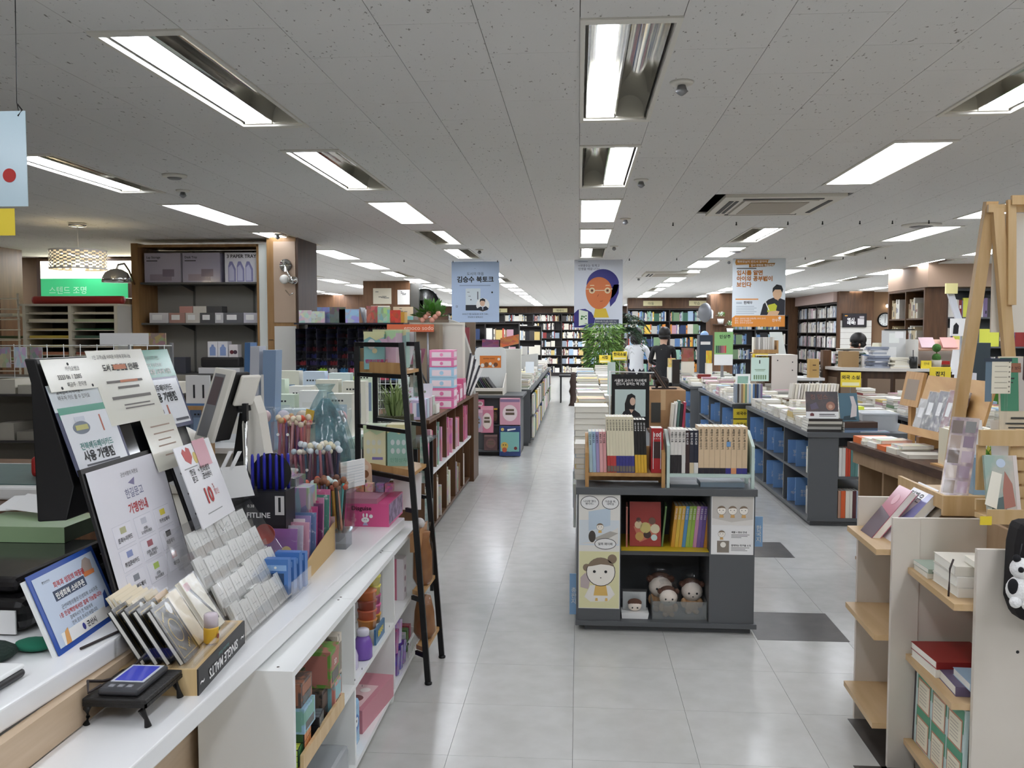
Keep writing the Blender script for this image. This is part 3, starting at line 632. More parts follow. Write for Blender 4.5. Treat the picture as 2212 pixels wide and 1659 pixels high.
# ---- white cube shelf in front of it
u=thing('cube_shelf','low white open shelf unit holding toys in front of the counter','shelf',(-.87,3.2,0));X0,X1=-1.005,-.745
for y in (2.25,2.886,3.53,4.117):box('upright',(X0,y,.05),(X1,y+.018,.617),WHITE,u)
box('top_board',(X0,2.25,.617),(X1,2.894,.635),WHITE,u);box('top_board',(X0,2.896,.617),(X1,3.538,.635),WHITE,u);box('top_board',(X0,3.540,.617),(X1,4.135,.635),WHITE,u)
for a,b in ((2.268,2.886),(2.904,3.53),(3.548,4.117)):box('shelf_board',(X0+.01,a,.327),(X1,b,.345),WHITE,u);box('bottom_board',(X0,a,.05),(X1,b,.068),WHITE,u)
box('back_panel',(X0,2.268,.068),(X0+.008,4.117,.617),WHITE,u)
for y in (2.3,2.9,3.55,4.08):
    lathe('foot',[(.02,0),(.024,.03),(.022,.05)],(X1-.03,y,0),WHITE,u,12)
for y in (2.28,2.88,2.91,3.52,3.55):lathe('screw_cap',[(.004,0),(.004,.0006)],(X1-.05,y,.6351),mat('#4a3a30',.5),u,8)
for y,z in ((3.0,.36),(3.0,.3),(2.9,.36),(4.05,.37),(4.05,.31),(3.45,.36)):lathe('screw_cap',[(.004,0),(.004,.0006)],(X1,y-.01,z),INK,u,8,'x')
def B(nm,lo,hi,c,lab,cat,grp=None,pr=True,rz=0,rough=.4,ry=0,rx=0):
    """a plain printed carton as one thing"""
    o=box(nm,lo,hi,objcol('print',rough)if pr else mat(c,rough),None,0,rz,rx,ry);o.color=(*lin(c),1)
    return tag(o,lab,cat,grp)
GT='boxed toys in the cube shelf'
def toybox(nm,x,y,z,w,d,h,c,side,lab,rz=0,txt=None,win=True):
    t=thing(nm,lab,'toy',(x,y,z),GT)
    box('carton',(x-w/2,y-d/2,z),(x+w/2,y+d/2,z+h),mat(c,.35,noise=(34,side,.42,.5)),t)
    f=lean_x(x+w/2+.0002,y-d/2,z)
    f.rect('label_panel',d*.1,h*.45,d*.8,h*.42,mat(side,.4),t)
    if win:f.rect('window',d*.14,h*.1,d*.72,h*.3,mat('#4d4a46',.15),t)
    f2=front(x-w/2,y-d/2-.0002,z);f2.rect('side_panel',w*.08,h*.1,w*.84,h*.8,mat(side,.4),t)
    if txt:f.text(txt,d*.5,h*.55,h*.2,SHEET,t,'CENTER',.02)
    if rz:t.rotation_euler=(0,0,rz)
    return t
toybox('toy_box',-.83,2.76,.3455,.14,.05,.215,'#d6ccbc','#8d8377','tall cream boxed puzzle standing in the near bay')
toybox('toy_box',-.83,2.70,.3455,.14,.04,.2,'#4b4440','#77706a','dark brown boxed puzzle beside the tall cream one')
toybox('toy_box',-.80,2.665,.353,.12,.075,.10,'#d98c80','#8fc0c6','coral and aqua puzzle box under the green one in the near bay');toybox('toy_box',-.82,2.59,.353,.12,.06,.10,'#3a3634','#6a5a50','dark puzzle box beside the coral one in the near bay')
toybox('toy_box',-.80,2.635,.4535,.12,.10,.11,'#6f9c46','#b5766a','green and red 3D puzzle box on top of the near bay pile',txt='3D');toybox('toy_box',-.85,2.505,.353,.09,.08,.18,'#3f4a38','#6b7a58','dark green puzzle box at the middle of the near bay')
toybox('toy_box',-.79,2.375,.4315,.1,.10,.07,'#9cc1d9','#7fb0a0','pale blue puzzle box resting on the lime cube');toybox('toy_box',-.80,2.38,.502,.1,.10,.065,'#5a4b46','#a06a50','brown windowed puzzle box on the pale blue one')
toybox('toy_box',-.90,2.38,.353,.08,.1,.2,'#7f5a6a','#c9b06a','plum boxed puzzle at the back of the near bay');toybox('toy_box',-.80,2.36,.0685,.12,.14,.15,'#4a3a38','#b0568a','dark box with a pink panel at the bottom of the near bay')
def cube(x,y,z,s,cols,lab,rz=.2):
    t=thing('puzzle_cube',lab,'toy',(x,y,z),GT);bevel(box('core',(x-s/2,y-s/2,z),(x+s/2,y+s/2,z+s),BLACK,t),.003)
    f=[(lean_x(x+s/2,y-s/2,z),cols[0]),(front(x-s/2,y-s/2,z),cols[1]),(Fr((x-s/2,y-s/2,z+s),(1,0,0),(0,1,0)),cols[2])]
    for fr,cc in f:
        for i in range(3):
            for j in range(3):fr.rect('sticker',s*(.04+.32*i),s*(.04+.32*j),s*.28,s*.28,mat(cc,.3),t)
    t.rotation_euler=(0,0,rz)
cube(-.785,2.37,.353,.078,('#d98a52','#3b5f3a','#b6d34a'),'puzzle cube with orange and green sides under the pale blue box',.06);cube(-.775,2.49,.353,.066,('#5a6468','#2b2b2d','#6a7377'),'grey mirrored puzzle cube in the wooden crate',.1);cube(-.775,2.315,.0685 if False else .353,.05,('#4f8a57','#b9d84a','#d3e05a'),'small lime puzzle cube at the near end of the crate',.1)
t=thing('wooden_crate','low slatted wooden crate holding puzzle cubes in the near bay','crate',(-.84,2.5,.3455));box('rail',(-.742,2.29,.3455),(-.732,2.71,.39),BEECH,t);box('rail',(-.96,2.29,.3455),(-.95,2.71,.39),BEECH,t)
for i in range(9):box('slat',(-.949,2.30+.045*i,.3456),(-.743,2.33+.045*i,.3525),OAKX,t)
t=thing('clear_case','clear plastic case at the bottom of the near bay','case',(-.82,2.7,.0685));bevel(box('case',(-.92,2.55,.0685),(-.755,2.85,.16),clear('#e6e8ea',.15,.15,body=.25),t),.015)
# bay 2: stacking cups pack, jars, pink case, blue bag
t=thing('cup_pack','clear pack of yellow, pink and orange stacking cups on the middle shelf','toy pack',(-.80,3.33,.3455),GT)
for j,yy in enumerate((3.30,3.37)):
    for i,c_ in enumerate(('#e0a23c','#e2639c','#b33e78','#e6d84e','#eadf55')if j else ('#d98a3a','#c95f3a','#a34b34','#d8763c')):
        lathe('cup',[(.033,0),(.036,.03),(.038,.031),(.038,.036)],(-.80,yy,.40+.037*i),mat(c_,.35),t,16)
box('card',(-.765,3.26,.3458),(-.757,3.41,.405),mat('#3d6f96',.35),t);lean_x(-.7568,3.26,.3455).text('쿨플레이',.075,.025,.026,mat('#f0d84a',.4),t,'CENTER',.03);box('clear_case',(-.84,3.255,.346),(-.766,3.415,.6),ACR,t)
for x,y,c_,lab,h in ((-.775,3.13,'#7d5ab0','purple glitter jar with a clear lid on the middle shelf',.085),(-.80,3.02,'#cfc6dc','pale lilac jar on the middle shelf, nearer than the purple one',.08)):
    t=thing('glitter_jar',lab,'jar',(x,y,.3455),GT);lathe('jar',[(.03,0),(.034,.006),(.034,h*.6),(.028,h*.82),(.02,h)],(x,y,.3455),mat(c_,.2),t,18);lathe('lid',[(.022,h),(.023,h+.02),(.018,h+.024)],(x,y,.3455),mat('#d6d4dd',.15),t,18)
t=thing('case_box','pink boxed play case lying at the bottom of the middle bay','toy',(-.80,3.3,.0685),GT);box('carton',(-.88,3.12,.0685),(-.755,3.47,.155),mat('#c98490',.35),t)
f=Fr((-.88,3.12,.1552),(1,0,0),(0,1,0));f.rect('picture',.02,.03,.085,.2,mat('#e6c3c4',.4),t);f.disc('picture_detail',.06,.1,.03,mat('#7d4a4c',.4),t,.0014);f.disc('picture_detail',.07,.18,.02,mat('#f3e8e3',.4),t,.0014);t.rotation_euler=(0,0,-.12)
t=thing('toy_bag','pale blue printed bag of modelling sand in the middle bay','toy',(-.79,3.0,.0685),GT);bevel(box('pouch',(-.815,2.95,.0685),(-.77,3.06,.235),mat('#8fbfe2',.2,bump=(40,.3)),t),.015);f=lean_x(-.7698,2.95,.0685);f.disc('picture',.055,.09,.03,mat('#3a6fb3',.4),t);f.disc('picture_detail',.055,.095,.016,mat('#e9eef2',.4),t,.0016);f.disc('picture_detail',.05,.10,.005,INK,t,.002)
toybox('toy_box',-.80,2.935,.0685,.06,.04,.12,'#e5d27a','#d9c8a0','slim yellow box squeezed by the middle bay upright')
# bay 3
t=thing('boxed_book','pale pink boxed set standing on the far upper shelf of the cube unit','box',(-.78,3.85,.3455),GT);box('carton',(-.84,3.83,.3455),(-.765,3.90,.53),mat('#d9d2d4',.35),t);front(-.84,3.8298,.3455).rect('spine_panel',0,0,.045,.184,mat('#c06a80',.4),t)
f=lean_x(-.7648,3.83,.3455)
for i in range(3):f.disc('picture',.035,.04+.05*i,.012,mat('#8d6a78',.4),t)
for i,(y,z,c_,l)in enumerate(((3.66,.0685,'#6d4fa3','purple'),(3.73,.0685,'#5a3f94','violet'),(3.80,.0685,'#7a56ac','light purple'),(3.64,.17,'#a2558f','magenta'),(3.71,.19,'#c9b9d6','lilac'))):
    B('toy_box',(-.83,y,z),(-.76,y+.055,z+.1),c_,'%s shiny packet in the far bottom bay' % l,'toy',GT,rx=-.25,rough=.25)
t=thing('wire_basket','white plastic basket at the bottom of the far bay','basket',(-.78,3.9,.0685));boxes('rim',[((-.84,3.87,.13),(-.752,3.876,.14)),((-.84,4.09,.13),(-.752,4.096,.14)),((-.758,3.87,.13),(-.752,4.096,.14))],WHITE,t)
for i in range(8):box('bar',(-.757,3.88+.03*i,.0685),(-.753,3.884+.03*i,.13),WHITE,t)
for i in range(3):B('craft_pack',(-.83,3.89+.06*i,.0688),(-.775,3.93+.06*i,.17),('#d8d2d6','#56803f','#b5576f')[i],'%s craft pack in the white basket' % ('white','green','crimson')[i],'toy',GT)
# ---------------------------------------------------------------- lower counter level, near to far
IRN=mat('#1b1918',.5,metal=.2,bump=(120,.2),name='cast_iron')
t=thing('trivet_stand','black cast-iron footed stand on the lower counter','stand',(-.98,1.86,.69))
bevel(box('plate',(-1.045,1.775,.742),(-.905,1.95,.752),IRN,t),.003)
for x in (-1.035,-.915):
    for y in (1.787,1.94):tube('leg',[(x,y,.742),(x*1.006,y,.725),(x+(.004 if x >-1 else-.004),y,.708),(x+(.008 if x >-1 else-.008),y,.6905)],[.010,.008,.0045,.008],IRN,t,8)
boxes('apron',[((-1.045,1.777,.734),(-.905,1.781,.742)),((-.909,1.777,.734),(-.905,1.95,.742))],IRN,t)
t=thing('price_checker','small dark handheld terminal with a blue screen on the iron stand','device',(-.975,1.86,.7525));t.rotation_euler=(0,0,-.12)
bevel(box('body',(-1.02,1.79,.7525),(-.93,1.935,.767),mat('#3b3c40',.35),t),.005);box('bezel',(-1.012,1.832,.7671),(-.938,1.93,.768),mat('#cfd2da',.3),t);box('screen',(-1.006,1.838,.7681),(-.944,1.922,.7686),mat('#3a409a',.15,emit=.35),t)
for i in range(3):box('key',(-1.002+.02*i,1.802,.7671),(-.99+.02*i,1.815,.769),mat('#8c8d92',.4),t)
tag(tube('cable',[(-1.10,1.87,.824),(-1.075,1.99,.824),(-1.02,2.01,.82),(-1.0,1.98,.78),(-1.02,1.90,.752),(-1.035,1.84,.764),(-1.045,1.80,.78),(-1.03,1.775,.765),(-1.015,1.80,.772)],.0032,mat('#2a1f1d',.5),None,8),'dark cable looping from the upper counter down to the small terminal','cable')
# wooden SINGLE MALTS box with acrylic tray
rz=.07;piv=V((-.868,1.952,.69));Q=lambda x,y,z:tuple(piv+Matrix.Rotation(rz,3,'Z')@ V((x,y,z)))
def qbox(nm,lo,hi,m,par):return mesh(nm,[Q(*p)for p in bv(lo,hi)],BF,m,par)
PINE=wood('#d8bc8b','#cba973',3,(10,1,1));t=thing('wooden_box','pine box reading SINGLE MALTS upside down on its black side','box',piv)
qbox('box_body',(-.195,0,0),(-.004,.35,.062),PINE,t);qbox('side_board',(-.0038,0,0),(0,.35,.0615),mat('#1d1b1b',.45),t)
f=Fr(Q(.0003,.35,.0615),Q(0,-1,0)-piv if False else Matrix.Rotation(rz,3,'Z')@ V((0,-1,0)),(0,0,-1))
f.text('SINGLE MALTS',.175,.026,.034,SHEET,t,'CENTER',.02,wid=.98);f.text('Aberlour Road',.175,.010,.013,mat('#4f8f88',.5),t,'CENTER')
f.text('~',.012,.022,.05,SHEET,t);f.text('~',.315,.022,.05,SHEET,t)
t=thing('acrylic_tray','clear acrylic tray on the pine box holding notebooks','tray',Q(-.1,.15,.062))
qbox('base',(-.192,.004,.0622),(-.012,.33,.065),ACR,t);qbox('front_lip',(-.192,.003,.065),(-.012,.0055,.11),ACR,t);qbox('side_lip',(-.0125,.003,.065),(-.010,.33,.085),ACR,t);qbox('back_lip',(-.194,.003,.065),(-.1915,.33,.13),ACR,t)
GN='notebooks in the acrylic tray'
def notebook(x,y,w,h,cov,lab,deco=None,wrap=True,th=.012,sl=.6):
    o=V(Q(x,y,.067));e=Matrix.Rotation(rz,3,'Z');u=e @ V((0,w,0));v=e @ V((-sl*h*.86,0,h*.83));t=thing('notebook',lab,'notebook',o,GN)
    n=u.cross(v).normalized()
    slab('cover',o,u,v,.0015,cov,t);slab('pages',o-n*.0016+u*.02+v*.01,u*.96,v*.98,th-.003,PAPER,t);slab('back_cover',o-n*(th-.0013),u,v,.0015,cov,t)
    if deco:deco(Fr(o,u,v),w,V(v).length,t)
    if wrap:slab('wrapper',o+n*.0045-u*.03-v*.02,u*1.06,v*1.04,.001,WRAP,t)
GOLD=mat('#b89a4a',.35,metal=.6)
def orn(f,w,h,t):
    for r_ in (.024,.0215):
        f.poly('gold_ring',[(w/2+r_*math.cos(a),h*.5+r_*1.3*math.sin(a))for a in [2*math.pi*i/28 for i in range(28)]],GOLD if r_ >.022 else mat('#26251f',.4),t,.0008 if r_ >.022 else .0012)
    for sx in (-1,1):
        for sy in (-1,1):
            for q in range(4):f.disc('gold_leaf',w/2+sx*(.012+.006*q),h*.5+sy*(.05-.005*q),.0022,GOLD,t,.001,.004,6)
    f.lines('gold_line',[(w*.1,h*.06,w*.8,.0018),(w*.1,h*.93,w*.8,.0018),(w*.1,h*.06,.0018,h*.87),(w*.88,h*.06,.0018,h*.87)],GOLD,t);f.disc('price_tag',w*.75,h*.86,.011,SHEET,t,.0016,.016,14)
BKN=mat('#23221e',.35)
for i,x in enumerate((-.13,-.10,-.072,-.04)):notebook(x,.022,.105,.15,BKN,'black notebook with gold ornament, %s of four in the acrylic tray' % ORD[i],orn)
for i,x in enumerate((-.10,-.075,-.05)):notebook(x,.135,.07,.15,mat(('#d9c8a2','#c9a878','#e3d3b0')[i],.5),'beige vintage notebook behind the black ones, %s of three' % ORD[i])
for i in range(5):notebook(-.16+.012*i,.09,.12,.165-.004*i,mat('#e9dcc0',.5),'cream wrapped postcard pack at the back of the tray, %s from the back' % ORD[i],None,i ==4,.008)
def quill(f,w,h,t):f.poly('quill',[(w*.2,h*.85),(w*.3,h*.9),(w*.9,h*.15),(w*.84,h*.12)],mat('#2a2f2c',.5),t);f.rect('label',w*.1,h*.8,w*.3,h*.13,mat('#c98a8a',.5),t);f.rect('label',w*.25,h*.08,w*.4,h*.12,mat('#7f9aa0',.5),t)
notebook(-.045,.225,.10,.16,mat('#ebe5d2',.5),'cream notebook with a black quill drawing at the far end of the tray',quill)
t=thing('sauce_bottle','tiny bottle with yellow label and clear cap on the pine box','bottle',Q(-.022,.17,.066));cx,cy,cz=Q(-.028,.17,.066)
lathe('bottle',[(.017,0),(.0185,.003),(.0185,.036),(.0175,.04)],(cx,cy,cz),mat('#d9ab35',.3),t,20);lathe('cap',[(.0175,.04),(.0175,.068),(.015,.073),(.006,.075)],(cx,cy,cz),mat('#d3c6cc',.1),t,20);f=Fr((cx+.0187,cy-.008,cz+.008),(0,1,0),(0,0,1));f.disc('logo',.004,.01,.006,mat('#8a3a2a',.5),t);f.poly('leaf',[(.008,.022),(.018,.024),(.014,.03)],mat('#54702c',.5),t)
# clear stepped rack of white card packs
t=thing('card_rack','clear acrylic stepped rack full of white card packs','rack',(-.97,2.56,.69))
box('base',(-1.04,2.315,.6902),(-.893,2.80,.6935),ACR,t)
for y in (2.313,2.797):poly('end_panel',[(-.893,y,.6936),(-.893,y,.73),(-1.07,y,1.0),(-1.11,y,.96),(-1.11,y,.83),(-1.04,y,.83),(-1.04,y,.6936)],(0,.003,0),ACR,t)
STEP=[(-.905,.694),(-.955,.752),(-1.005,.815),(-1.05,.88)]
for i,(x,z)in enumerate(STEP):
    slab('tier_front',(x+.008,2.317,z),(0,.479,0),(-.012,0,.045),.0015,ACR,t);slab('tier_back',(x-.026,2.317,z),(0,.479,0),(-.045,0,.10),.0015,ACR,t);box('tier_floor',(x-.03,2.317,z),(x+.008,2.796,z+.002),ACR,t)
CARDM=mat('#eeeee9',.35);LINE=mat('#8d8f8d',.5)
for i,(x,z)in enumerate(STEP):
    for j in range(8):
        y=2.327+.0585*j;w=.052;th=R.choice((.010,.014,.02));hh=R.uniform(.085,.1)
        if (i,j)in ((0,7),(3,0)):continue
        o=V((x+.002,y,z+.0025));u,v=V((0,w,0)),V((-.42*hh,0,hh*.9));p=thing('card_pack','white card pack, %s from near end, %s tier of the clear rack' % (ORD[j],('lowest','second','third','top')[i]),'card',o,'card packs in the clear rack')
        n_=u.cross(v).normalized();f=Fr(o+n_*.0002,u,v)
        for k in range(max(2,int(th/.005))):slab('card',o-n_*.0048*k+V((0,R.uniform(-.002,.002),0)),u,v*R.uniform(.96,1),.0035,CARDM,p)
        f.lines('print_line',[(w*.25,hh*.3,.001,hh*.5),(w*.6,hh*.2,.001,hh*.6),(w*.2,hh*.62,w*.55,.001),(w*.35,hh*.45,w*.4,.001)],LINE,p);slab('sleeve',f.p(-.001,-.001,.002),u*1.04,v*1.03,.0006,WRAP,p)
# blue packs
for i in range(4):
    y=2.70+.045*i;t=thing('pen_pack','blue hanging pack beside the card rack, %s from the near end' % ORD[i],'pack',(-.92,y,.69),'blue packs by the card rack')
    box('pack',(-.985+.004*i,y,.6905),(-.905+.004*i,y+.03,.815-.012*(i % 2)),mat('#4f7ec0',.3),t);f=front(-.985+.004*i,y-.0003,.6905);f.rect('window',.012,.02,.055,.06,mat('#27466f',.15),t);f.rect('header',.005,.088,.07,.018,mat('#8fb4e0',.4),t);f.disc('hang_hole',.04,.098,.004,SHEET,t,.0012)
t=thing('pack_holder','clear acrylic holder around the blue packs','holder',(-.945,2.78,.69));box('front',(-1.0,2.672,.6903),(-.885,2.675,.74),ACR,t);box('side',(-.888,2.675,.6903),(-.885,2.88,.75),ACR,t)
# kraft display box with pink packs
t=thing('kraft_display_box','open kraft display box of pink sticker packs on the lower counter','box',(-1.0,3.1,.69));KR=mat('#c3a470',.7,name='kraft')
poly('side_wall',[(-.905,2.9,.6903),(-.93,3.33,.6903),(-.93,3.33,.80),(-.905,2.9,.755)],(-.004,0,0),KR,t);poly('side_wall',[(-1.14,2.9,.6903),(-1.15,3.33,.6903),(-1.15,3.33,.80),(-1.14,2.9,.755)],(-.004,0,0),KR,t)
box('front_wall',(-1.14,2.896,.6903),(-.905,2.8995,.745),KR,t);box('floor',(-1.139,2.90,.6903),(-.935,3.33,.693),KR,t);box('back_wall',(-1.15,3.331,.6903),(-.93,3.335,.82),mat('#e3c3c0',.5),t)
PCOL=[('#9b6aa8','purple glitter'),('#c9c3cf','silver'),('#d9a0b4','pale pink'),('#efe6e8','white'),('#a58fc0','lilac'),('#6f89b3','blue'),('#d9829f','rose'),('#c64f86','hot pink'),('#7a3f6a','plum'),('#cf5f92','pink'),('#d892b8','light pink'),('#4f9a86','holographic green'),('#e06a9a','bright pink'),('#e483ae','candy pink')]
for i,(c_,l)in enumerate(PCOL):
    y=2.915+.028*i;h=.165+.0055*i;t=thing('sticker_pack','%s sticker pack in the kraft box, %s from the front' % (l,ORD[i]),'pack',(-1.03,y,.693),'sticker packs in the kraft box');sh=.012*(i % 3)
    slab('pack',(-1.125+sh,y,.694),(.175,0,0),(0,.02,h),.006,mat(c_,.3,noise=(60,'#ffffff',.22,.4)),t);f=Fr((-1.125+sh,y,.694),(1,0,0),(0,.02/h,1));f.rect('header',.02,h*.82,.135,h*.13,mat('#e9b8cf' if i % 2 else c_,.3),t,.001);f.disc('hang_hole',.088,h*.9,.006,SHEET,t,.002)
    if i ==0:f.rect('print_panel',.01,.03,.15,.05,mat('#e3dbe6',.4),t,.0012);f.text('반짝이 스티커',.02,.06,.018,mat('#4a3a5a',.5),t);f.disc('gold_coin',.14,.09,.018,mat('#e0c98a',.3),t,.002)
    if i ==11:
        for q in range(5):f.disc('sequin',.03+.03*q,h*.55,.012,mat('#7fd6b0',.15,metal=.5),t,.0015)
    slab('wrapper',f.p(-.002,0,.004),f.u*.18,f.v*h*1.02,.0005,WRAP,t)
# FITLINE pen display
t=thing('pen_display','black counter display reading FITLINE holding blue pens','display',(-1.09,3.0,.69));box('carton',(-1.135,2.94,.6903),(-.99,3.04,.985),mat('#1b1a1d',.4),t)
f=front(-1.135,2.9398,.73);f.rect('front_print',.004,.14,.137,.11,mat('#26252a',.4),t);f.text('FITLINE',.008,.165,.025,SHEET,t,bold=.02);f.text('0.38',.012,.2,.014,SHEET,t);f.rect('photo',.108,.175,.032,.065,mat('#cfcbc8',.4),t,.0012);f.rect('photo_pen',.12,.185,.008,.05,INK,t,.0018);f.disc('black_disc',.08,.31,.07,mat('#141416',.4),t,-.05)
for i in range(9):
    o=lathe('fineliner',[(.006,0),(.006,.09),(.0052,.115),(.003,.122)],(-1.115+.014*i,2.97+.02*(i % 3),.9855),mat('#2c2ea6',.3),None,8);tag(o,'blue capped fineliner in the black display, %s from the left' % ORD[i],'pen','blue fineliners in the black display')
for i in range(4):B('wrapped_box',(-1.15+.035*i,3.12,.78),(-1.118+.035*i,3.24,1.06-.02*i),('#b9b9b8','#8d8d8e','#c4c4c2','#77777a')[i],'grey cellophaned carton behind the pen display, %s from the left' % ORD[i],'box','grey cartons behind the pen display',rough=.2)
B('wrapped_box',(-1.02,3.10,.6903),(-.96,3.2,.97),'#a2a2a4','tall grey cellophaned carton at the right of the pen display','box');B('wrapped_box',(-1.155,3.1,.6903),(-1.025,3.26,.7795),'#3a393c','dark carton under the grey cellophaned boxes','box')
# stepped clear pen stand with bundles of pens
t=thing('pen_stand','clear stepped pen stand crowded with novelty pens','stand',(-1.05,3.5,.69))
TI=[(-1.25,-1.10,3.60,.98,1.16),(-1.14,-.94,3.50,.88,1.02),(-1.05,-.88,3.38,.76,.94)]
for x0,x1,y,z0,z1 in TI:
    box('cup_front',(x0,y-.06,z0),(x1,y-.057,z1),ACR,t);box('cup_back',(x0,y+.057,z0),(x1,y+.06,z1+.03),ACR,t);box('cup_side',(x0,y-.057,z0),(x0+.003,y+.057,z1),ACR,t);box('cup_side',(x1-.003,y-.057,z0),(x1,y+.057,z1),ACR,t);box('cup_floor',(x0,y-.06,z0-.003),(x1,y+.06,z0),ACR,t)
    box('cup_foot',(x0+.01,y-.04,.6903),(x1-.01,y+.05,z0-.0035),clear('#d8dde0',.12,.1,body=.15),t)
    for q in (0,1):f=front(x0,y-.0602,z0);f.disc('eye_sticker',.03+.04*q,(z1-z0)*.72,.006,SHEET,t)
PENC=[['#d98a86','#c96a72','#e3aeb0','#b06a8a','#8f6fa3','#7a5a94'],['#6f8fae','#54718f','#4a4652','#7d5f72','#39425c','#b77a86'],['#d9a63c','#3a3430','#5fb3b0','#d98c4a','#8a76a6','#c98f7a','#4f4a56']]
PTOP=[['#e6d2b8','#d9583f','#f0e3c8','#caa676'],['#dfe6ea','#f0e8d8','#e3dcc0','#c3d2da'],['#8a5a40','#c9654a','#6f4a3a','#cfe0dc','#a8744f']]
pen_me={}
for k,(x0,x1,y,z0,z1)in enumerate(TI):
    for i in range(34 if k else 26):
        c_=R.choice(PENC[k]);c2=R.choice(PTOP[k]);x=R.uniform(x0+.02,x1-.02);yy=R.uniform(y-.045,y+.045);h=R.uniform(.9,1.1)
        o=bpy.data.objects.new('novelty_pen',None)
        if 'b' not in pen_me:
            a=lathe('pen_body',[(.002,0),(.005,.012),(.005,.13),(.004,.14)],(0,0,0),objcol('obj',.3),None,7);pen_me['b']=(a.data,a.location.copy());bpy.data.objects.remove(a)
            a=ball('pen_topper',(0,0,.148),.0105,objcol('obj',.6),None,seg=8,rings=6);pen_me['t']=(a.data,a.location.copy());bpy.data.objects.remove(a)
        COL.objects.link(o);o.location=(x,yy,z0+.001);o.rotation_euler=(R.uniform(-.1,.1),(x-(x0+x1)/2)*1.6,R.uniform(0,6));o.scale=(1.2,1.2,1.22*h)
        tag(o,'novelty pen, %s of the crowd in the %s cup of the clear stand' % (ORD[i],('highest','middle','lowest')[k]),'pen','novelty pens in the clear stand')
        for nm,cc in (('b',c_),('t',c2)):
            q=bpy.data.objects.new('pen_body' if nm =='b' else 'pen_topper',pen_me[nm][0]);COL.objects.link(q);q.location=pen_me[nm][1];q.parent=o;q.color=(*lin(cc),1)
# pink toy box with header card
t=thing('pink_display_box','hot pink display box with a bunny print and black title on the counter end','box',(-.92,3.9,.69));HP=mat('#d9568c',.3,name='pink_card')
box('carton',(-1.037,3.745,.6903),(-.81,4.05,.79),HP,t);box('lid',(-1.037,3.745,.7902),(-.86,4.05,.812),clear('#e6b0c4',.14,.15,body=.4),t);box('side_print',(-.8099,3.755,.7),(-.8093,4.04,.785),mat('#b9a3c4',.4,noise=(30,'#6d5a78',.4,.6)),t)
f=front(-1.037,3.7448,.69);f.text('Disguise',.065,.072,.026,mat('#3a1624',.5),t,bold=.02);f.disc('bunny_face',.125,.03,.017,SHEET,t,ry=.012)
for x in (.117,.132):f.disc('bunny_ear',x,.05,.004,SHEET,t,ry=.009)
f.disc('heart',.15,.046,.008,SHEET,t);f.disc('eye',.121,.031,.0018,INK,t,.0015);f.disc('eye',.129,.031,.0018,INK,t,.0015);f.poly('dress',[(.113,.006),(.137,.006),(.13,.02),(.12,.02)],mat('#b9aed2',.5),t)
poly('header_card',[(-1.035,3.985,.79),(-.935,3.985,.79),(-.94,3.985,.92),(-.97,3.985,.95),(-.995,3.985,.94),(-1.03,3.985,.90)],(0,.004,0),mat('#e4c2a2',.5),t)
f=front(-1.035,3.9845,.79)
for a,b,r_ in ((.04,.1,.02),(.065,.09,.018),(.05,.06,.022),(.07,.12,.012),(.075,.05,.015)):f.disc('character',a,b,r_,mat(('#8a5c3c','#e9d5bb')[int(a*100)% 2],.5),t)
for i,(x,c_)in enumerate(((-.99,'#c98a6a'),(-.95,'#e3b7a8'),(-.90,'#8f7a9a'),(-.86,'#b06a80'))):B('mini_box',(x,3.90,.813),(x+.035,3.94,.85),c_,'%s mini figure box on the pink display box' % ('rust','peach','mauve','rose')[i],'toy','mini figure boxes on the pink box')
tag(slab('price_board',(-.86,4.07,.70),(.13,.01,0),(0,.02,.17),.006,SHEET),'white card standing behind the pink display box','card');tag(poly('gift_bow',[(-.97,4.08,.80),(-.9,4.08,.80),(-.86,4.08,.86),(-.88,4.08,.90),(-.93,4.08,.87),(-.98,4.08,.91)],(0,.02,0),mat('#9fb2d3',.3)),'pale blue bow-shaped pack behind the pink display box','pack')
t=thing('ring_pad','white ring-bound pad standing at the counter edge above the pink box','notepad',(-.93,3.65,.78));slab('cover',(-1.03,3.60,.86),(.10,.22,0),(0,0,.115),.012,WHITE,t)
f=Fr((-1.03,3.60,.86),(.10,.22,0),(0,0,1));f.lines('ruled_line',[(.01,.02+.012*i,.22,.0015)for i in range(7)],mat('#b9c3c8',.5),t);box('stand',(-1.0,3.62,.6903),(-.94,3.8,.859),ACR,t)
B('card_case',(-1.04,3.72,.80),(-1.0,3.735,.96),'#e9edf0','white dotted card case above the ring-bound pad','card')
# ---------------------------------------------------------------- upper counter: signs, monitors
t=thing('coupon_sign','pale blue coupon sign with blue border on a white stand at the counter edge','sign',(-1.15,1.98,.82));BSK=mat('#c9d6e8',.3,name='sign_blue')
s_=.42;f=lean_x(-1.125,1.835,.8205,s_);f2=Fr(f.o,V((-.06,1,0)),f.v)
f2.rect('stand_back',-.012,0,.30,.18,WHITE,t,-.004,.008);f2.rect('border',-.005,0,.295,.187,mat('#2f55a8',.3),t,0,.002);f2.rect('sheet',.008,.012,.268,.163,BSK,t,.0012);f2.rect('white_foot',.03,.012,.225,.028,SHEET,t,.0018)
f2.text('회복과 성장의 마중물',.075,.137,.0155,mat('#c23a36',.5),t,bold=.02);f2.rect('title_bar',.062,.107,.14,.024,mat('#39465f',.5),t,.0018);f2.text('민생회복 소비쿠폰',.066,.112,.0165,SHEET,t,bold=.03,c=.0028)
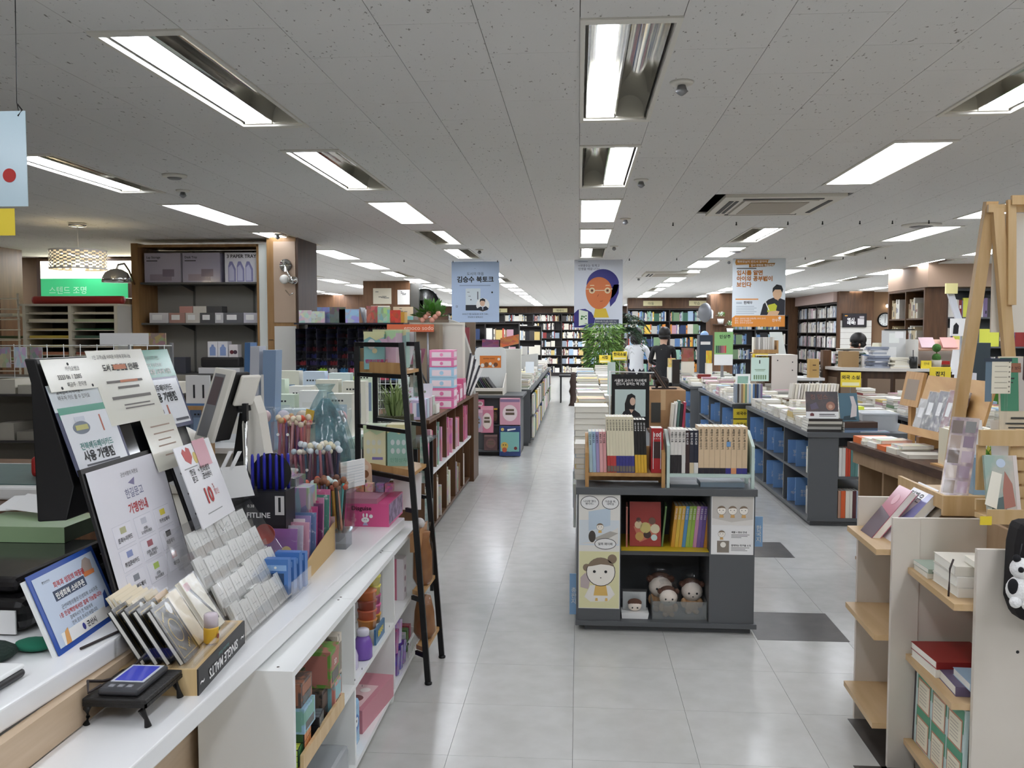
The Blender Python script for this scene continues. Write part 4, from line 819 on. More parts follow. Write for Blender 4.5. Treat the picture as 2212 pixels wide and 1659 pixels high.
f2.text('군산사랑상품권 민생회복 소비쿠폰',.07,.086,.0115,INK,t,c=.002);f2.text('1층 한길책방에서만 결제 가능합니다!',.05,.07,.0125,mat('#b8302c',.5),t,bold=.02);f2.text('결제하시기 전 직원에게\n먼저 문의 주시기 바랍니다.',.085,.056,.0105,INK,t,space=1.25);f2.text('군산시',.135,.02,.016,INK,t,bold=.02,c=.0026);f2.disc('city_logo',.122,.026,.006,mat('#3a3f8a',.5),t,.0026,.008);f2.text('행정안전부',.038,.156,.007,INK,t)
f2.poly('people',[(.205,.132),(.25,.132),(.255,.158),(.24,.168),(.222,.165),(.208,.15)],mat('#a8988f',.5),t,.0018);f2.poly('cart',[(.205,.125),(.252,.125),(.255,.135),(.205,.137)],mat('#d98450',.5),t,.0022);f2.poly('ribbon',[(.235,.035),(.262,.035),(.262,.075),(.248,.068)],mat('#2f4a8c',.5),t,.0024);f2.poly('hand',[(.035,.012),(.055,.012),(.06,.045),(.045,.04)],mat('#e0a45e',.5),t,.0026)
t=thing('keyboard_corner','rounded white device with dark sides at the near end of the counter','device',(-1.2,1.6,.82));bevel(box('base',(-1.40,1.42,.8205),(-1.128,1.72,.838),mat('#2b2a2b',.4),t),.012,3);bevel(box('top',(-1.40,1.42,.8382),(-1.13,1.718,.848),WHITE,t),.004);Fr((-1.2,1.6,.8485),(0,1,0),(-1,0,0)).lines('small_print',[(0,0,.06,.004),(.01,.012,.02,.012)],INK,t)
# customer monitor covered in notices
MK=mat('#141314',.35,name='black_plastic');t=thing('pos_monitor','large black till monitor leaning back with notices taped over it','monitor',(-1.25,2.4,.82))
MS=.35;mx=lambda z:-1.222-MS*(z-1.15)
o=poly('housing',[(-1.338,2.1,1.055),(-1.262,2.1,1.06),(-1.24,2.1,1.145),(mx(1.46),2.1,1.46),(mx(1.46)-.03,2.1,1.46),(-1.345,2.1,1.40)],(0,.68,0),MK,t);bevel(o,.004);slab('screen',(mx(1.17)+.0008,2.13,1.17),(0,.62,0),(-MS*.27,0,.27),.0006,mat('#0c0c0f',.08),t)
tube('stand_arm',[(-1.31,2.4,1.055),(-1.31,2.4,.95),(-1.30,2.4,.825)],.03,MK,t,10);bevel(box('stand_foot',(-1.42,2.25,.8205),(-1.16,2.55,.835),MK,t),.008)
def notice(y0,z0,w,h,m,lab,dx=.004,th=.0012,sl=MS,tilt=0,x=None):
    t=thing('notice',lab,'notice',((x if x is not None else mx(z0))+dx,y0,z0),'notices taped to the till monitor')
    f=Fr(((x if x is not None else mx(z0))+dx,y0,z0),(0,1,tilt),(-sl,0,1));f.rect('sheet',0,0,w,h,m,t,0,th)
    return f,t
LAM=mat('#e7e5d8',.18,name='laminated_beige');LAMW=mat('#eef0f4',.15,name='laminated_white');GRN=mat('#3f8f74',.2,name='notice_green');DBL=mat('#4b4f6b',.2,name='notice_border')
f,t=notice(2.085,1.172,.265,.235,DBL,'laminated card notice with a blue border and green band on the left of the monitor',.010)
f.rect('top_band',.0,.165,.265,.07,mat('#e4ebee',.15),t,.0006);f.rect('green_band',.012,.145,.241,.03,mat('#5fa48e',.2),t,.001);f.rect('white_panel',.014,.012,.237,.145,LAMW,t,.0012)
f.text('교육급여 지역아동 ~\n바우처 카드 쓸 수 있어요',.03,.21,.014,INK,t,space=1.1);f.text('전북에듀페이카드',.05,.062,.021,mat('#3f7f78',.4),t,bold=.02,c=.002);f.text('사용 가맹점',.05,.032,.03,INK,t,bold=.035,c=.002);f.lines('small_print',[(.05,.018,.16,.005)],mat('#55565c',.5),t,.0022);f.disc('wallet',.085,.118,.038,mat('#6d7683',.4),t,.002,.017);f.rect('wallet_band',.058,.112,.055,.013,mat('#b9b46a',.4),t,.003);f.rect('wallet_card',.065,.135,.045,.012,mat('#c9cdd6',.4),t,.003);f.rect('card_edge',.18,.1,.006,.045,mat('#b0583f',.4),t,.002)
f,t=notice(2.085,1.378,.215,.085,LAM,'rounded beige card with an account number on top of the monitor',.02)
t.children[0].name='sheet';bevel(t.children[0],.02,3);f.text('카카오뱅크',.09,.052,.014,INK,t);f.text('3333 06 1 2005',.045,.03,.017,INK,t,bold=.01);f.text('예금주 : 문지영',.075,.01,.014,INK,t)
for a,b in ((.11,.07),(.05,.008),(.19,.008)):f.disc('hole',a,b,.004,INK,t)
f,t=notice(2.31,1.272,.31,.215,LAM,'tall beige notice on the middle of the monitor',.012);f.text('1인 고객님들 어려운 이웃에 문화나눔',.02,.19,.0135,INK,t);f.text('도서 교환 환불 안내문',.055,.155,.022,INK,t,bold=.03);f.lines('print_line',[(.05,.118,.2,.007),(.1,.1,.12,.007),(.05,.07,.22,.009),(.1,.05,.15,.004),(.1,.04,.17,.004)],mat('#6d6862',.5),t);f.lines('red_line',[(.12,.118,.1,.007),(.11,.157,.07,.014)],mat('#c87f5c',.5),t,.0022)
f,t=notice(2.50,1.23,.30,.255,DBL,'green and white card notice at the right of the monitor',.006);f.rect('green_band',0,.165,.30,.09,GRN,t,.0006);f.rect('white_panel',.012,.012,.276,.146,LAMW,t,.0008);f.text('교육급여 바우처 카드',.08,.222,.016,mat('#1d4a3c',.5),t);f.text('초·중·고 전체 학원비까지',.08,.2,.014,SHEET,t);f.text('모두를 위한 교육비 지원!',.075,.176,.019,SHEET,t,bold=.03);f.text('전북에듀페이카드',.07,.122,.023,INK,t,bold=.02,c=.002);f.text('사용 가맹점',.09,.088,.033,INK,t,bold=.035,c=.002);f.lines('small_print',[(.19,.02,.09,.008)],mat('#55565c',.5),t,.002);f.rect('card_edge',.16,.025,.008,.05,mat('#b0583f',.4),t,.002);f.lines('small_print',[(.12,.035,.03,.004),(.12,.05,.012,.012)],mat('#77787c',.5),t,.002)
f,t=notice(2.455,1.125,.20,.16,mat('#e6e3d5',.15),'long beige slip hanging below the middle notice',.018);f.lines('print_line',[(.04,.13,.12,.004),(.045,.108,.13,.004),(.06,.088,.08,.004),(.05,.07,.11,.004),(.07,.04,.1,.004)],mat('#a58f7d',.5),t)
# payment sign board and price sheet
t=thing('payment_sign','white payment-options board with a grid of card logos on a black back','sign',(-1.14,2.3,.82));sl=.27;f=lean_x(-1.108,2.09,.8205,sl);hh=.372
f2=Fr(f.o,V((-.04,1,0)),f.v);f2.rect('back_board',-.012,0,.445,hh+.012,MK,t,-.003,.008);f2.rect('sheet',0,0,.42,hh,mat('#eceaf0',.3),t,.0008);f2.text('군산서점의 자존심',.21,.335,.013,INK,t,'CENTER');f2.poly('logo',[(.19,.315),(.23,.325),(.22,.305)],mat('#8c84a8',.5),t,.0014);f2.text('한길문고',.21,.277,.028,mat('#7a7d99',.5),t,'CENTER',.01);f2.text('가맹안내',.21,.236,.03,mat('#b8474c',.5),t,'CENTER',.03)
GRID=[('문화누리카드','#b9b88f'),('(지류)\n도서문화상품권','#c9c9d2'),('카카오페이','#e0cf4a'),('취업준비카드','#8f9ac6'),('(지류), 컬처랜드\n문화상품권','#b06a72'),('애플페이','#3a3a3c'),('전북에듀페이','#8c8f96'),('(지류)\n온누리상품권','#b7cf6a'),('페이코','#d99a9a')]
for i,(s,c_)in enumerate(GRID):
    a,b=.045+.118*(i % 3),.165-.063*(i//3);f2.rect('cell_border',a,b,.1,.056,mat('#d3d2da',.4),t,.0014);f2.rect('cell',a+.0015,b+.0015,.097,.053,mat('#efedf3',.4),t,.002);f2.rect('card_logo',a+.035,b+.032,.03,.016,mat(c_,.5),t,.0026);f2.text(s,a+.05,b+.016 if '\n' in s else b+.012,.0095 if '\n' in s else .014,INK,t,'CENTER',.015,.003)
for nm in ('sheet',):pass
t=thing('price_sheet','white price list sheet in a black frame behind the payment board','sign',(-1.14,2.7,.82));f=lean_x(-1.09,2.545,.8205,.35);f.rect('back_board',-.01,0,.28,.335,MK,t,-.002,.006);f.rect('sheet',0,0,.26,.325,LAMW,t,.0006)
f.lines('print_line',[(.03+.02*(i % 2),.295-.032*i,.09+.05*((i*7)% 3),.006)for i in range(9)],mat('#4a4a4e',.5),t)
t=thing('discount_sign','clear-covered leaflet with red balloons reading 10 percent on the counter','sign',(-1.05,2.65,.94));f=Fr((-1.062,2.44,.965),(-.06,1,0),(-.36,0,1));f.rect('sheet',0,0,.28,.245,mat('#efeef0',.2),t,0,.003);f.poly('heart_balloon',[(.05,.2),(.08,.185),(.105,.205),(.1,.232),(.08,.238),(.07,.225),(.055,.236),(.04,.225)],mat('#c2403c',.3),t);f.disc('balloon',.125,.2,.014,mat('#d9c06a',.4),t,ry=.018);f.rect('pink_note',.135,.165,.1,.085,mat('#d9a0aa',.25),t,.002);f.text('한길    × 한화생명\n문고       군산센터',.05,.155,.02,INK,t,bold=.02,space=1.1);f.text('10',.09,.06,.065,mat('#b8302c',.5),t,bold=.03);f.text('%\n할인',.17,.095,.02,mat('#b8302c',.5),t);f.lines('fine_line',[(.02,.24-.001,.0,.0),(.07,.03,.12,.003),(.02,.175,.1,.003)],LINE,t)
tube('clip_wire',[(-1.05,2.52,.965),(-1.045,2.54,.94),(-1.04,2.56,.965)],.0015,CHROME,t);slab('support',f.p(.1,-.16,-.01),f.u*.08,f.v*.17,.004,ACR,t)
t=thing('leaflet_holder','small clear holder with a white slip beside the discount sign','holder',(-1.08,2.85,.82));slab('slip',(-1.12,2.78,.99),(.06,.06,0),(-.03,0,.1),.001,SHEET,t);slab('holder',(-1.116,2.77,.985),(.07,.07,0),(-.03,0,.12),.002,ACR,t);box('foot',(-1.13,2.77,.8205),(-1.10,2.83,.984),ACR,t)
tag(lathe('paper_fan',[(.034,0),(.034,.003)],(-1.03,2.845,.86),mat('#b04a40',.5),None,24,'y'),'red round card behind the card rack','card')
for i in range(2):tag(slab('pen_grip',(-1.16+.03*i,2.8,1.08),(.012,0,0),(.03,0,.06),.008,SHEET),'white handled tool in the pen pot, %s one' % ORD[i],'tool','white handled tools')
# cashier display and arm
t=thing('customer_display','tall narrow cream display tilted beside its white arm','monitor',(-1.2,3.0,.82));CRM=mat('#e9e4d8',.35);o_=V((-1.335,3.0,1.155));uu=V((.085,-.05,-.008));vv=V((.075,.02,.25));f=Fr(o_,uu,vv)
slab('bezel',o_,uu,vv,.015,CRM,t,.004);f.rect('screen',.012,.016,.055,.225,mat('#8b8a8c',.15),t,.001);f.rect('screen_image',.016,.13,.047,.1,mat('#6d5f60',.2),t,.0018);slab('back_shell',o_+uu*1.02+V((0,.03,.0)),V((.03,.06,0)),vv*.95,.02,MK,t,.006);slab('back_cover',o_+uu*1.3+vv*.5+V((0,.05,0)),V((.05,.05,0)),vv*.42,.02,CRM,t,.006);tube('hinge',[(-1.22,3.05,1.26),(-1.15,3.06,1.27)],.022,MK,t,10)
poly('arm',[(-1.165,3.05,1.29),(-1.14,3.05,1.30),(-1.12,3.05,1.24),(-1.10,3.05,1.10),(-1.07,3.05,.96),(-1.06,3.05,.691),(-1.16,3.05,.691),(-1.175,3.05,1.0),(-1.18,3.05,1.2)],(0,.08,0),CRM,t);tube('chrome_post',[(-1.148,3.0,.691),(-1.148,3.0,1.27)],.006,CHROME,t);box('black_clip',(-1.156,2.99,1.22),(-1.14,3.01,1.28),MK,t);poly('black_arm',[(-1.20,3.08,1.24),(-1.17,3.08,1.24),(-1.12,3.08,.691),(-1.26,3.08,.691),(-1.24,3.08,1.0)],(0,.04,0),MK,t)
tube('cable',arc((-1.17,3.04,1.06),(-1.07,3.04,.95),.03),.004,MK,t)
t=thing('scanner_hood','round white scanner hood beside the discount sign','device',(-1.4,3.1,.82));lathe('hood',[(.02,0),(.07,.01),(.085,.05),(.085,.16),(.07,.21),(.03,.235)],(-1.42,3.08,.95),CRM,t,20);lathe('base',[(.08,0),(.06,.02),(.04,.26)],(-1.42,3.08,.6905),CRM,t,16);lathe('inner_disc',[(.06,0),(.06,.004)],(-1.39,2.99,1.05),mat('#b9b7b2',.3),t,18,'y')
# ---------------------------------------------------------------- behind the counter
t=thing('label_printer','black glossy printer with white front on the desk behind the counter','printer',(-1.6,2.2,.63));bevel(box('body',(-1.68,1.95,.7725+.05),(-1.28,2.45,.90),mat('#171617',.15),t),.03,3);bevel(box('lid',(-1.66,2.0,.9001),(-1.33,2.42,.94),mat('#211f20',.12),t),.02,3);box('front',(-1.66,1.945,.825),(-1.30,1.9495,.88),mat('#e3e2e0',.3),t)
B('green_box',(-1.72,2.35,.941),(-1.42,2.55,.985),'#9ab58a','flat pale green box lying on the black printer','box',pr=False)
t=thing('cleaning_cloth','crumpled dark green cloth under the printer','cloth',(-1.3,1.8,.82));ball('cloth',(-1.28,1.80,.835),.06,mat('#1f2f28',.9,bump=(40,1)),t,(1.2,1,.35));ball('fold',(-1.20,1.86,.835),.035,mat('#1d6b52',.9),t,(1.3,.9,.4),10)
t=thing('receipt_tray','pile of crumpled receipts and papers behind the monitor','papers',(-1.62,2.5,.985))
for i in range(6):slab('paper',(-1.72+.03*i,2.48+.02*i,1.0+.004*i),(.16,.06*(-1)**i,0),(-.02,.14,.02),.001,SHEET,t)
tag(tube('tape_roll',[(-1.75+.035*math.cos(a),2.28,.985+.035*math.sin(a))for a in [2*math.pi*i/14 for i in range(15)]],.012,mat('#b48f5e',.5)),'brown tape roll behind the counter sign','tape')
d=thing('work_desk','brown desk behind the counter carrying the white paper trimmer','desk',(-2.5,3.7,0));box('desk_top',(-3.6,3.3,.80),(-1.95,4.6,.84),BROWN,d);box('side_panel',(-2.0,3.35,0),(-1.96,4.55,.7995),BROWN,d);box('side_panel',(-3.55,3.35,0),(-3.51,4.55,.7995),BROWN,d);box('modesty_panel',(-3.5,3.4,.2),(-2.01,3.43,.7995),BROWN,d)
t=thing('paper_trimmer','white tray with a dark green cutting mat on the desk behind the counter','tray',(-2.4,3.7,.84));bevel(box('tray',(-3.0,3.45,.8405),(-2.12,4.1,.895),WHITE,t),.01);box('mat',(-2.95,3.5,.8955),(-2.18,4.05,.899),mat('#3f5a58',.5,noise=(6,'#4d6a66',.3,.7)),t);box('blue_eraser',(-2.22,3.55,.8992),(-2.14,3.62,.915),mat('#4a9bd0',.4),t)
t=thing('pencil_sharpener','red and navy desk sharpener on the cutting mat','sharpener',(-2.27,3.72,.9));bevel(box('base',(-2.36,3.66,.8995),(-2.20,3.82,.99),RED,t),.02,3);bevel(box('hood',(-2.33,3.655,.9905),(-2.20,3.80,1.07),mat('#2a2350',.2),t),.02,3);tube('crank',[(-2.2,3.74,1.03),(-2.16,3.74,1.03),(-2.16,3.74,.98)],.008,MK,t)
t=thing('thermos_bottle','dark teal bottle with a chrome cap behind the sharpener','bottle',(-2.45,4.0,.9));lathe('body',[(.06,0),(.065,.01),(.065,.22),(.05,.25)],(-2.42,3.98,.8995),mat('#24384a',.35),t,18);lathe('neck',[(.05,.25),(.048,.3),(.03,.315)],(-2.42,3.98,.8995),mat('#5a5048',.2,metal=1),t,18);lathe('cap',[(.03,.315),(.034,.33),(.03,.37),(.012,.38),(.012,.40)],(-2.42,3.98,.8995),CHROME,t,16);front(-2.45,3.914,.98).disc('badge',.03,.05,.018,GREYM,t)
# ---------------------------------------------------------------- grey islands in the middle and right
def island(lab,x0,x1,y0,y1,z=.741,bays=3,endx=None,nm='book_gondola',m=DARKG,right=False):
    t=thing(nm,lab,'shelf',((x0+x1)/2,(y0+y1)/2,0),'grey book islands')
    box('plinth',(x0+.03,y0+.03,0),(x1-.03,y1-.03,.04),m,t);box('bottom_board',(x0,y0+.002,.04),(x1,y1-.002,.065),m,t);box('top_board',(x0-.012,y0-.012,z-.036),(x1+.012,y1+.012,z),m,t)
    box('end_panel',(x0+.002,y0,.065),(endx or x1-.002,y0+.02,z-.036),m,t);box('end_panel',(x0+.002,y1-.02,.065),(x1-.002,y1,z-.036),m,t)
    cx=x0+.28;box('core_panel',(cx,y0+.25 if endx else y0+.02,.065),(cx+.02,y1-.02,z-.036),m,t)
    box('shelf_board',(x0+.005,y0+.02,.375),(cx,y1-.02,.395),m,t)
    for i in range(1,bays):
        y=y0+(y1-y0)*i/bays;box('divider',(x0+.005,y-.01,.065),(cx,y+.01,z-.036),m,t)
    if endx:
        box('divider',(endx-.02,y0+.02,.065),(endx,y0+.25,z-.036),m,t);box('end_shelf',(endx,y0+.01,.375),(x1-.002,y0+.25,.395),m,t)
    return t
def board(x,y,z,w,h,lab,s=None,c='#7fabe4'):
    t=thing('index_board',lab,'sign',(x,y,z),'blue author index boards')
    box('board',(x,y,z),(x+w,y+.005,z+h),mat(c,.3),t)
    if s:front(x,y-.0003,z).text(s,w/2,h*.45,.03,SHEET,t,'CENTER',.01,.0008)
    return t
AU=['일본\n소설','영미\n소설','한국\n소설','장르\n소설','고전\n소설','시\n에세이']
def fillbay(x0,y0,y1,zs,who,grp,nb=2,own=5,boards=True):
    """left-facing bay: some own books and blue boards, spines towards -x"""
    for zi,z in enumerate(zs):
        lv=('lower','upper')[zi % 2]if len(zs)==2 else 'single'
        y=y1-.03;n=0
        if boards:
            for k in range(nb):board(x0+.012+.02*k,y-.10-.2*k,z,.14,R.uniform(.2,.25),'blue author board, %s from back, %s shelf, %s' % (ORD[k],lv,who),R.choice(AU))
        yy=y0+.03
        while n <own and yy <y1-.1:
            th=R.uniform(.014,.03);c=R.choice(['#f2efe6','#e9e3d2','#d8d2c4','#b9b6ae','#8f2f2c','#2c3e63','#46413d','#c8553d','#3d6a55'])
            upright(x0+.04,yy+th/2,z,th,.14,R.uniform(.19,.23),c,'%s book, %s from near end, %s shelf, %s' % (CN[c],ORD[n],lv,who),grp,'x');yy +=th+.001;n +=1
G2=island('near right grey island with stacked books and blue boards, dark end panel towards us',1.80,2.75,7.12,9.70,.741,3,2.03)
SH=(.0655,.3955)
for i,(a,b)in enumerate(((7.12,7.98),(7.98,8.84),(8.84,9.70))):
    fillbay(1.80,a,b,SH,'%s bay, near right island' % ('nearest','middle','far')[i],'books in the near right island',2,(8,6,4)[i])
E_=[('#e6e3dc',.022),('#d6d2ca',.026),('#c9492f',.018),('#c9492f',.016),('#58807c',.034),('#5f8a84',.02),('#e9e6df',.022)]
x=2.04
for i,(c,th)in enumerate(E_):
    upright(x+th/2,7.135,.3955,th,.14,.225,c,'%s book on the end shelf of the near right island, %s from its panel' % (('white','pale grey','red','red','teal','teal','white')[i],ORD[i]),'books on the island end shelf');x +=th+.002
x=2.04
for i,(c,th)in enumerate((('#b9917a',.02),('#d9612f',.034),('#e9e3d2',.03),('#e2ddd0',.02),('#5a2f33',.026),('#9aa4b5',.02))):
    upright(x+th/2,7.135,.0655,th,.14,.215,c,'%s book on the bottom end shelf of the near right island, %s from its panel' % (('tan','orange','cream','white','maroon','slate')[i],ORD[i]),'books on the island end shelf');x +=th+.002
# top of the near right island
GT2='piles on the near right island'
z0=.7412
for i in range(5):book((1.93+.003*i,7.27,z0+.021*i),(.2,.26,.0205),('#3a3836','#b9b6ae','#58554f','#d8d2c4','#46413d')[i],'%s wrapped book, %s from the bottom of the pile under the dark display book' % (('black','grey','dark','pale','charcoal')[i],ORD[i]),GT2,(0,0,1.57))
for i in range(3):book((2.2,7.25,z0+(0,.02,.036)[i]),(.2,.26,(.0195,.0155,.045)[i]),('#7f93ad','#4f5d6d','#4f3a30')[i],'%s book, %s from the bottom of the pile under the blue display book' % (('pale blue','slate','thick brown')[i],ORD[i]),GT2,(0,0,1.57+.1))
t=thing('display_book','dark brown illustrated book with white band standing on the near right island','book',(1.9,7.2,.85));f=Fr((1.79,7.16,.848),(1,0.02,0),(0,.22,1))
f.rect('cover',0,0,.25,.215,mat('#4a2f2a',.25,noise=(14,'#2a1c1b',.35,.65)),t,0,.003);f.rect('paper_band',.0,.0,.25,.055,SHEET,t,.001);f.text('킹 덤스',.035,.155,.045,mat('#7d5548',.4),t,bold=.02);f.poly('picture',[(.04,.07),(.03,.11),(.08,.13),(.1,.08)],mat('#5b4f63',.3),t,.001);f.disc('picture',.19,.1,.035,mat('#a3705a',.3),t,.001);f.disc('picture_detail',.19,.095,.016,mat('#d0a68a',.3),t,.0016);f.lines('band_print',[(.1,.03,.12,.006),(.1,.018,.13,.004)],INK,t,.0022);f.poly('band_logo',[(.03,.02),(.06,.02),(.06,.038),(.045,.046),(.03,.038)],mat('#6d2f33',.4),t,.0022);slab('pages',f.p(.003,.003,-.0035),f.u*.244,f.v*.209,.015,PAPER,t)
slab('back_support',f.p(.08,-.0,-.02),f.u*.08,f.v*.15,.002,ACR,t)
t=thing('display_book','grey blue book with a white flower cover standing at the island corner','book',(2.1,7.2,.83));f=Fr((2.062,7.19,.8245),(1,.1,.0),(-.05,.2,1))
f.rect('cover',0,0,.15,.225,mat('#5f7d8c',.25),t,0,.003);f.poly('picture',[(.08,.03),(.13,.04),(.14,.12),(.12,.2),(.09,.2),(.1,.13)],mat('#ded4d2',.3),t,.001);f.poly('picture_dark',[(.02,.01),(.13,.01),(.1,.05),(.03,.04)],mat('#3f5058',.3),t,.0008);slab('pages',f.p(.003,.003,-.0035),f.u*.144,f.v*.219,.015,PAPER,t);slab('back_support',f.p(.04,0,-.02),f.u*.06,f.v*.14,.002,ACR,t)
t=thing('storage_bin','clear white plastic bin full of paper on the near right island corner','bin',(2.4,7.4,.7412));FR2=clear('#eef0f2',.12,.2,body=.35);box('front',(2.25,7.25,.742),(2.52,7.253,.875),FR2,t);box('side',(2.25,7.253,.742),(2.253,7.55,.875),FR2,t);box('rim',(2.24,7.24,.875),(2.53,7.56,.885),FR2,t);box('paper_stack',(2.27,7.27,.7425),(2.5,7.53,.872),PAPER,t)
tag(box('sticky_block',(2.28,7.7,.7415),(2.4,7.8,.90),mat('#d9e24a',.4)),'lime yellow pack behind the clear bin','pack')
tag(box('open_binder',(2.2,7.13,.7415),(2.42,7.24,.752),objcol('print')),'slate brochure lying at the front corner of the near right island','brochure').color=(.5,.55,.6,1)
k=0
for j,y in enumerate((7.62,7.90,8.18,8.46,8.74,9.02,9.30,9.56)):
    for i,x in enumerate((1.91,2.14,2.38,2.6)):
        if y <7.7 and i ==3:continue
        h=R.uniform(.07,.13)+(.02*i if i <3 else 0)
        pile(x,y,z0,h,.15,.21,'%s pile, %s row, near right island' % (('edge','inner','third','far-side')[i],ORD[j]),GT2,own=(3 if i ==0 else 1)if j <5 and i <3 else 0,rz=1.57 if i % 2 else 0,pal=PALE[:17])
# spine-up row and standing row on the island
GR='spine-up books along the island'
for i in range(16):
    c=R.choice(['#f2efe6','#f2efe6','#e9e3d2','#e9e3d2','#d8d2c4']);th=R.uniform(.018,.026)
    upright(2.10+.028*i,8.95,.87,th,.15,.15,c,'%s book standing page edges up on the island riser, %s from the left' % (CN[c],ORD[i]),GR,lean=.12)
t=thing('book_riser','dark wooden riser carrying the row of standing books on the island','stand',(2.3,9.0,.741));box('top',(2.04,8.93,.85),(2.62,9.12,.8695),BROWN,t);box('leg',(2.05,8.95,.7412),(2.07,9.1,.8495),BROWN,t);box('leg',(2.59,8.95,.7412),(2.61,9.1,.8495),BROWN,t)
for i,c in enumerate(('#8f9aa6','#46413d','#b9b6ae','#9b7f63','#d9c07a','#7d9a74','#d8d2c4','#a9c3d8','#e9e3d2','#5b7fae','#46413d','#2c3e63','#8f9aa6','#7d6a8f')):
    upright(1.70+.0205*i,9.78,.7645,.0195,.13,.205,c,'%s boxed-set volume standing at the far end of the island, %s from the left' % (CN[c],ORD[i]),'boxed set between the right islands')
# island 3, 4 behind, island 5 on the right
G3=island('second right grey island behind the first with yellow index cards on its end',1.69,2.6,9.92,12.7,.741,3)
for i,s in enumerate(('외국수필','외국시','국내시')):
    t=thing('index_card','yellow %s index card on the end of the second island' % ('topmost','middle','lowest')[i],'sign',(1.7,9.9,.5-.115*i),'yellow index cards');box('card',(1.695,9.905,.585-.12*i),(1.95,9.9185,.69-.12*i),YEL,t);front(1.695,9.9048,.585-.12*i).text(s,.03,.04,.04,INK,t,bold=.02)
for i in range(3):fillbay(1.69,9.92+.93*i,10.85+.93*i,SH,'%s bay, second right island' % ('near','middle','far')[i],'books in the second right island',2,3)
tag(box('red_folder',(1.705,11.2,.0655),(1.85,11.45,.32),RED),'red boxed set at the bottom of the second right island','box')
G4=island('third right grey island in the row behind the cardboard box',1.62,2.5,13.1,16.4,.741,3)
fillbay(1.62,13.1,14.2,SH,'near bay, third right island','books in the third right island',2,2)
for gx,g0,g1,nm_ in ((1.69,9.92,12.7,'second'),(1.62,13.1,16.4,'third')):
    for j in range(int((g1-g0)/.3)):
        for i in range(4):
            pile(gx+.11+.22*i,g0+.17+.3*j,z0,R.uniform(.05,.13),.15,.21,'%s pile, %s row, %s right island' % (ORD[i],ORD[j],nm_),'piles on the further right islands',own=1 if (j <3 and i <2 and nm_ =='second')else 0,rz=1.57 if i % 2 else 0)
G5=island('far right grey island beside the wooden desk with stacked books',3.02,3.9,7.6,10.6,.741,3)
for j in range(9):
    for i in range(4):
        h=R.uniform(.08,.17);pile(3.13+.22*i,7.75+.32*j,z0,h,.15,.21,'%s pile, %s row, far right island' % (ORD[i],ORD[j]),'piles on the far right island',own=1 if j <3 and i <2 else 0,rz=1.57 if i % 2 else 0)
fillbay(3.02,7.6,8.6,SH,'near bay, far right island','books in the far right island',2,0)
def yellow(x,y,z,w,h,s,lab,rz=0,post=.741,sz=.05):
    t=thing('section_sign',lab,'sign',(x,y,post),'yellow section signs')
    bevel(box('board',(x-w/2,y,z),(x+w/2,y+.008,z+h),YEL,t),.004);f=front(x-w/2,y-.0004,z);f.text(s,w/2,h*.55,sz,INK,t,'CENTER',.025,.0008);f.rect('white_strip',w*.08,h*.1,w*.84,h*.22,mat('#efe9b8',.5),t)
    tube('post',[(x,y+.012,post+.0005),(x,y+.012,z+h*.6)],.004,GREYM,t);box('clip',(x-.012,y-.003,z+h-.01),(x+.012,y+.014,z+h+.02),ACR,t)
    if rz:t.rotation_euler=(0,0,rz)
yellow(3.10,10.45,.90,.22,.17,'외국 소설','yellow section sign reading foreign fiction on the far right island',-.15,sz=.05)
yellow(3.13,8.0,1.055,.18,.17,'잡지\n행사','yellow square section sign beside the wooden stand',0,sz=.045)
yellow(.42,9.2,1.24,.15,.09,'한국소설','yellow section sign above the gondola piles beside the bamboo',.1,sz=.035);yellow(.27,9.25,1.21,.12,.08,'시집','smaller yellow section sign left of the bamboo pot',-.1,sz=.035)
yellow(2.25,11.3,1.14,.19,.12,'에세이','yellow section sign in front of the cream hood stand',-.1,sz=.05)
t=thing('framed_print','white framed green picture standing on the second right island','frame',(1.95,10.1,.8));slab('frame',(1.72,10.0,.795),(.16,.02,0),(.02,.05,.27),.015,WHITE,t);f=Fr((1.72,10.0,.795),(.16,.02,0),(.02,.05,.27));f.rect('picture',.02,.02,.12,.23,mat('#6f9a86',.3,noise=(9,'#8fb5a2',.4,.6)),t,.001)
t=thing('info_card','pale mint card sheet standing above the boxed set','card',(2.05,10.4,.98));f=front(1.96,10.35,.97);f.rect('sheet',0,0,.2,.27,mat('#d6eee2',.4),t);f.rect('tab',.09,.2,.012,.04,INK,t,.001);f.lines('print_line',[(.03+.025*i,.02,.016,.05)for i in range(6)]+[(.04,.13,.12,.006),(.05,.115,.1,.005)],mat('#7d9a74',.5),t);box('stand',(2.0,10.36,.85),(2.1,10.40,.9695),ACR,t)
# ---------------------------------------------------------------- brown reading desk with open compartments
do,da,dn=V((1.745,5.80,0)),V((.086,-1.0,0)).normalized(),None;dn=V((-da.y,da.x,0))
D=lambda s,t_,z:tuple(do+da*s+dn*t_+V((0,0,z)))
def dbox(nm,s0,s1,t0,t1,z0_,z1_,m,par):return poly(nm,[D(s0,t0,z0_),D(s1,t0,z0_),D(s1,t1,z0_),D(s0,t1,z0_)],(0,0,z1_-z0_),m,par)
MDF=wood('#a98c6d','#9c7f60',3,(6,6,1));t=thing('wooden_desk','dark-topped wooden desk with open compartments in the right foreground','desk',tuple(do+da*.9+dn*.3))
TOPW=wood('#5a4030','#3f2b20',4,(10,2,10));poly('desk_top',[D(-.02,-.03,.785),D(1.75,-.03,.785),D(1.75,.75,.785),D(-.02,.75,.785)],(0,0,.045),TOPW,t)
dbox('apron',0,1.7,.0,.02,.70,.7845,MDF,t)
for s in (.02,.37,.72,1.07,1.42):dbox('partition',s,s+.022,.03,.40,.10,.6995,MDF,t)
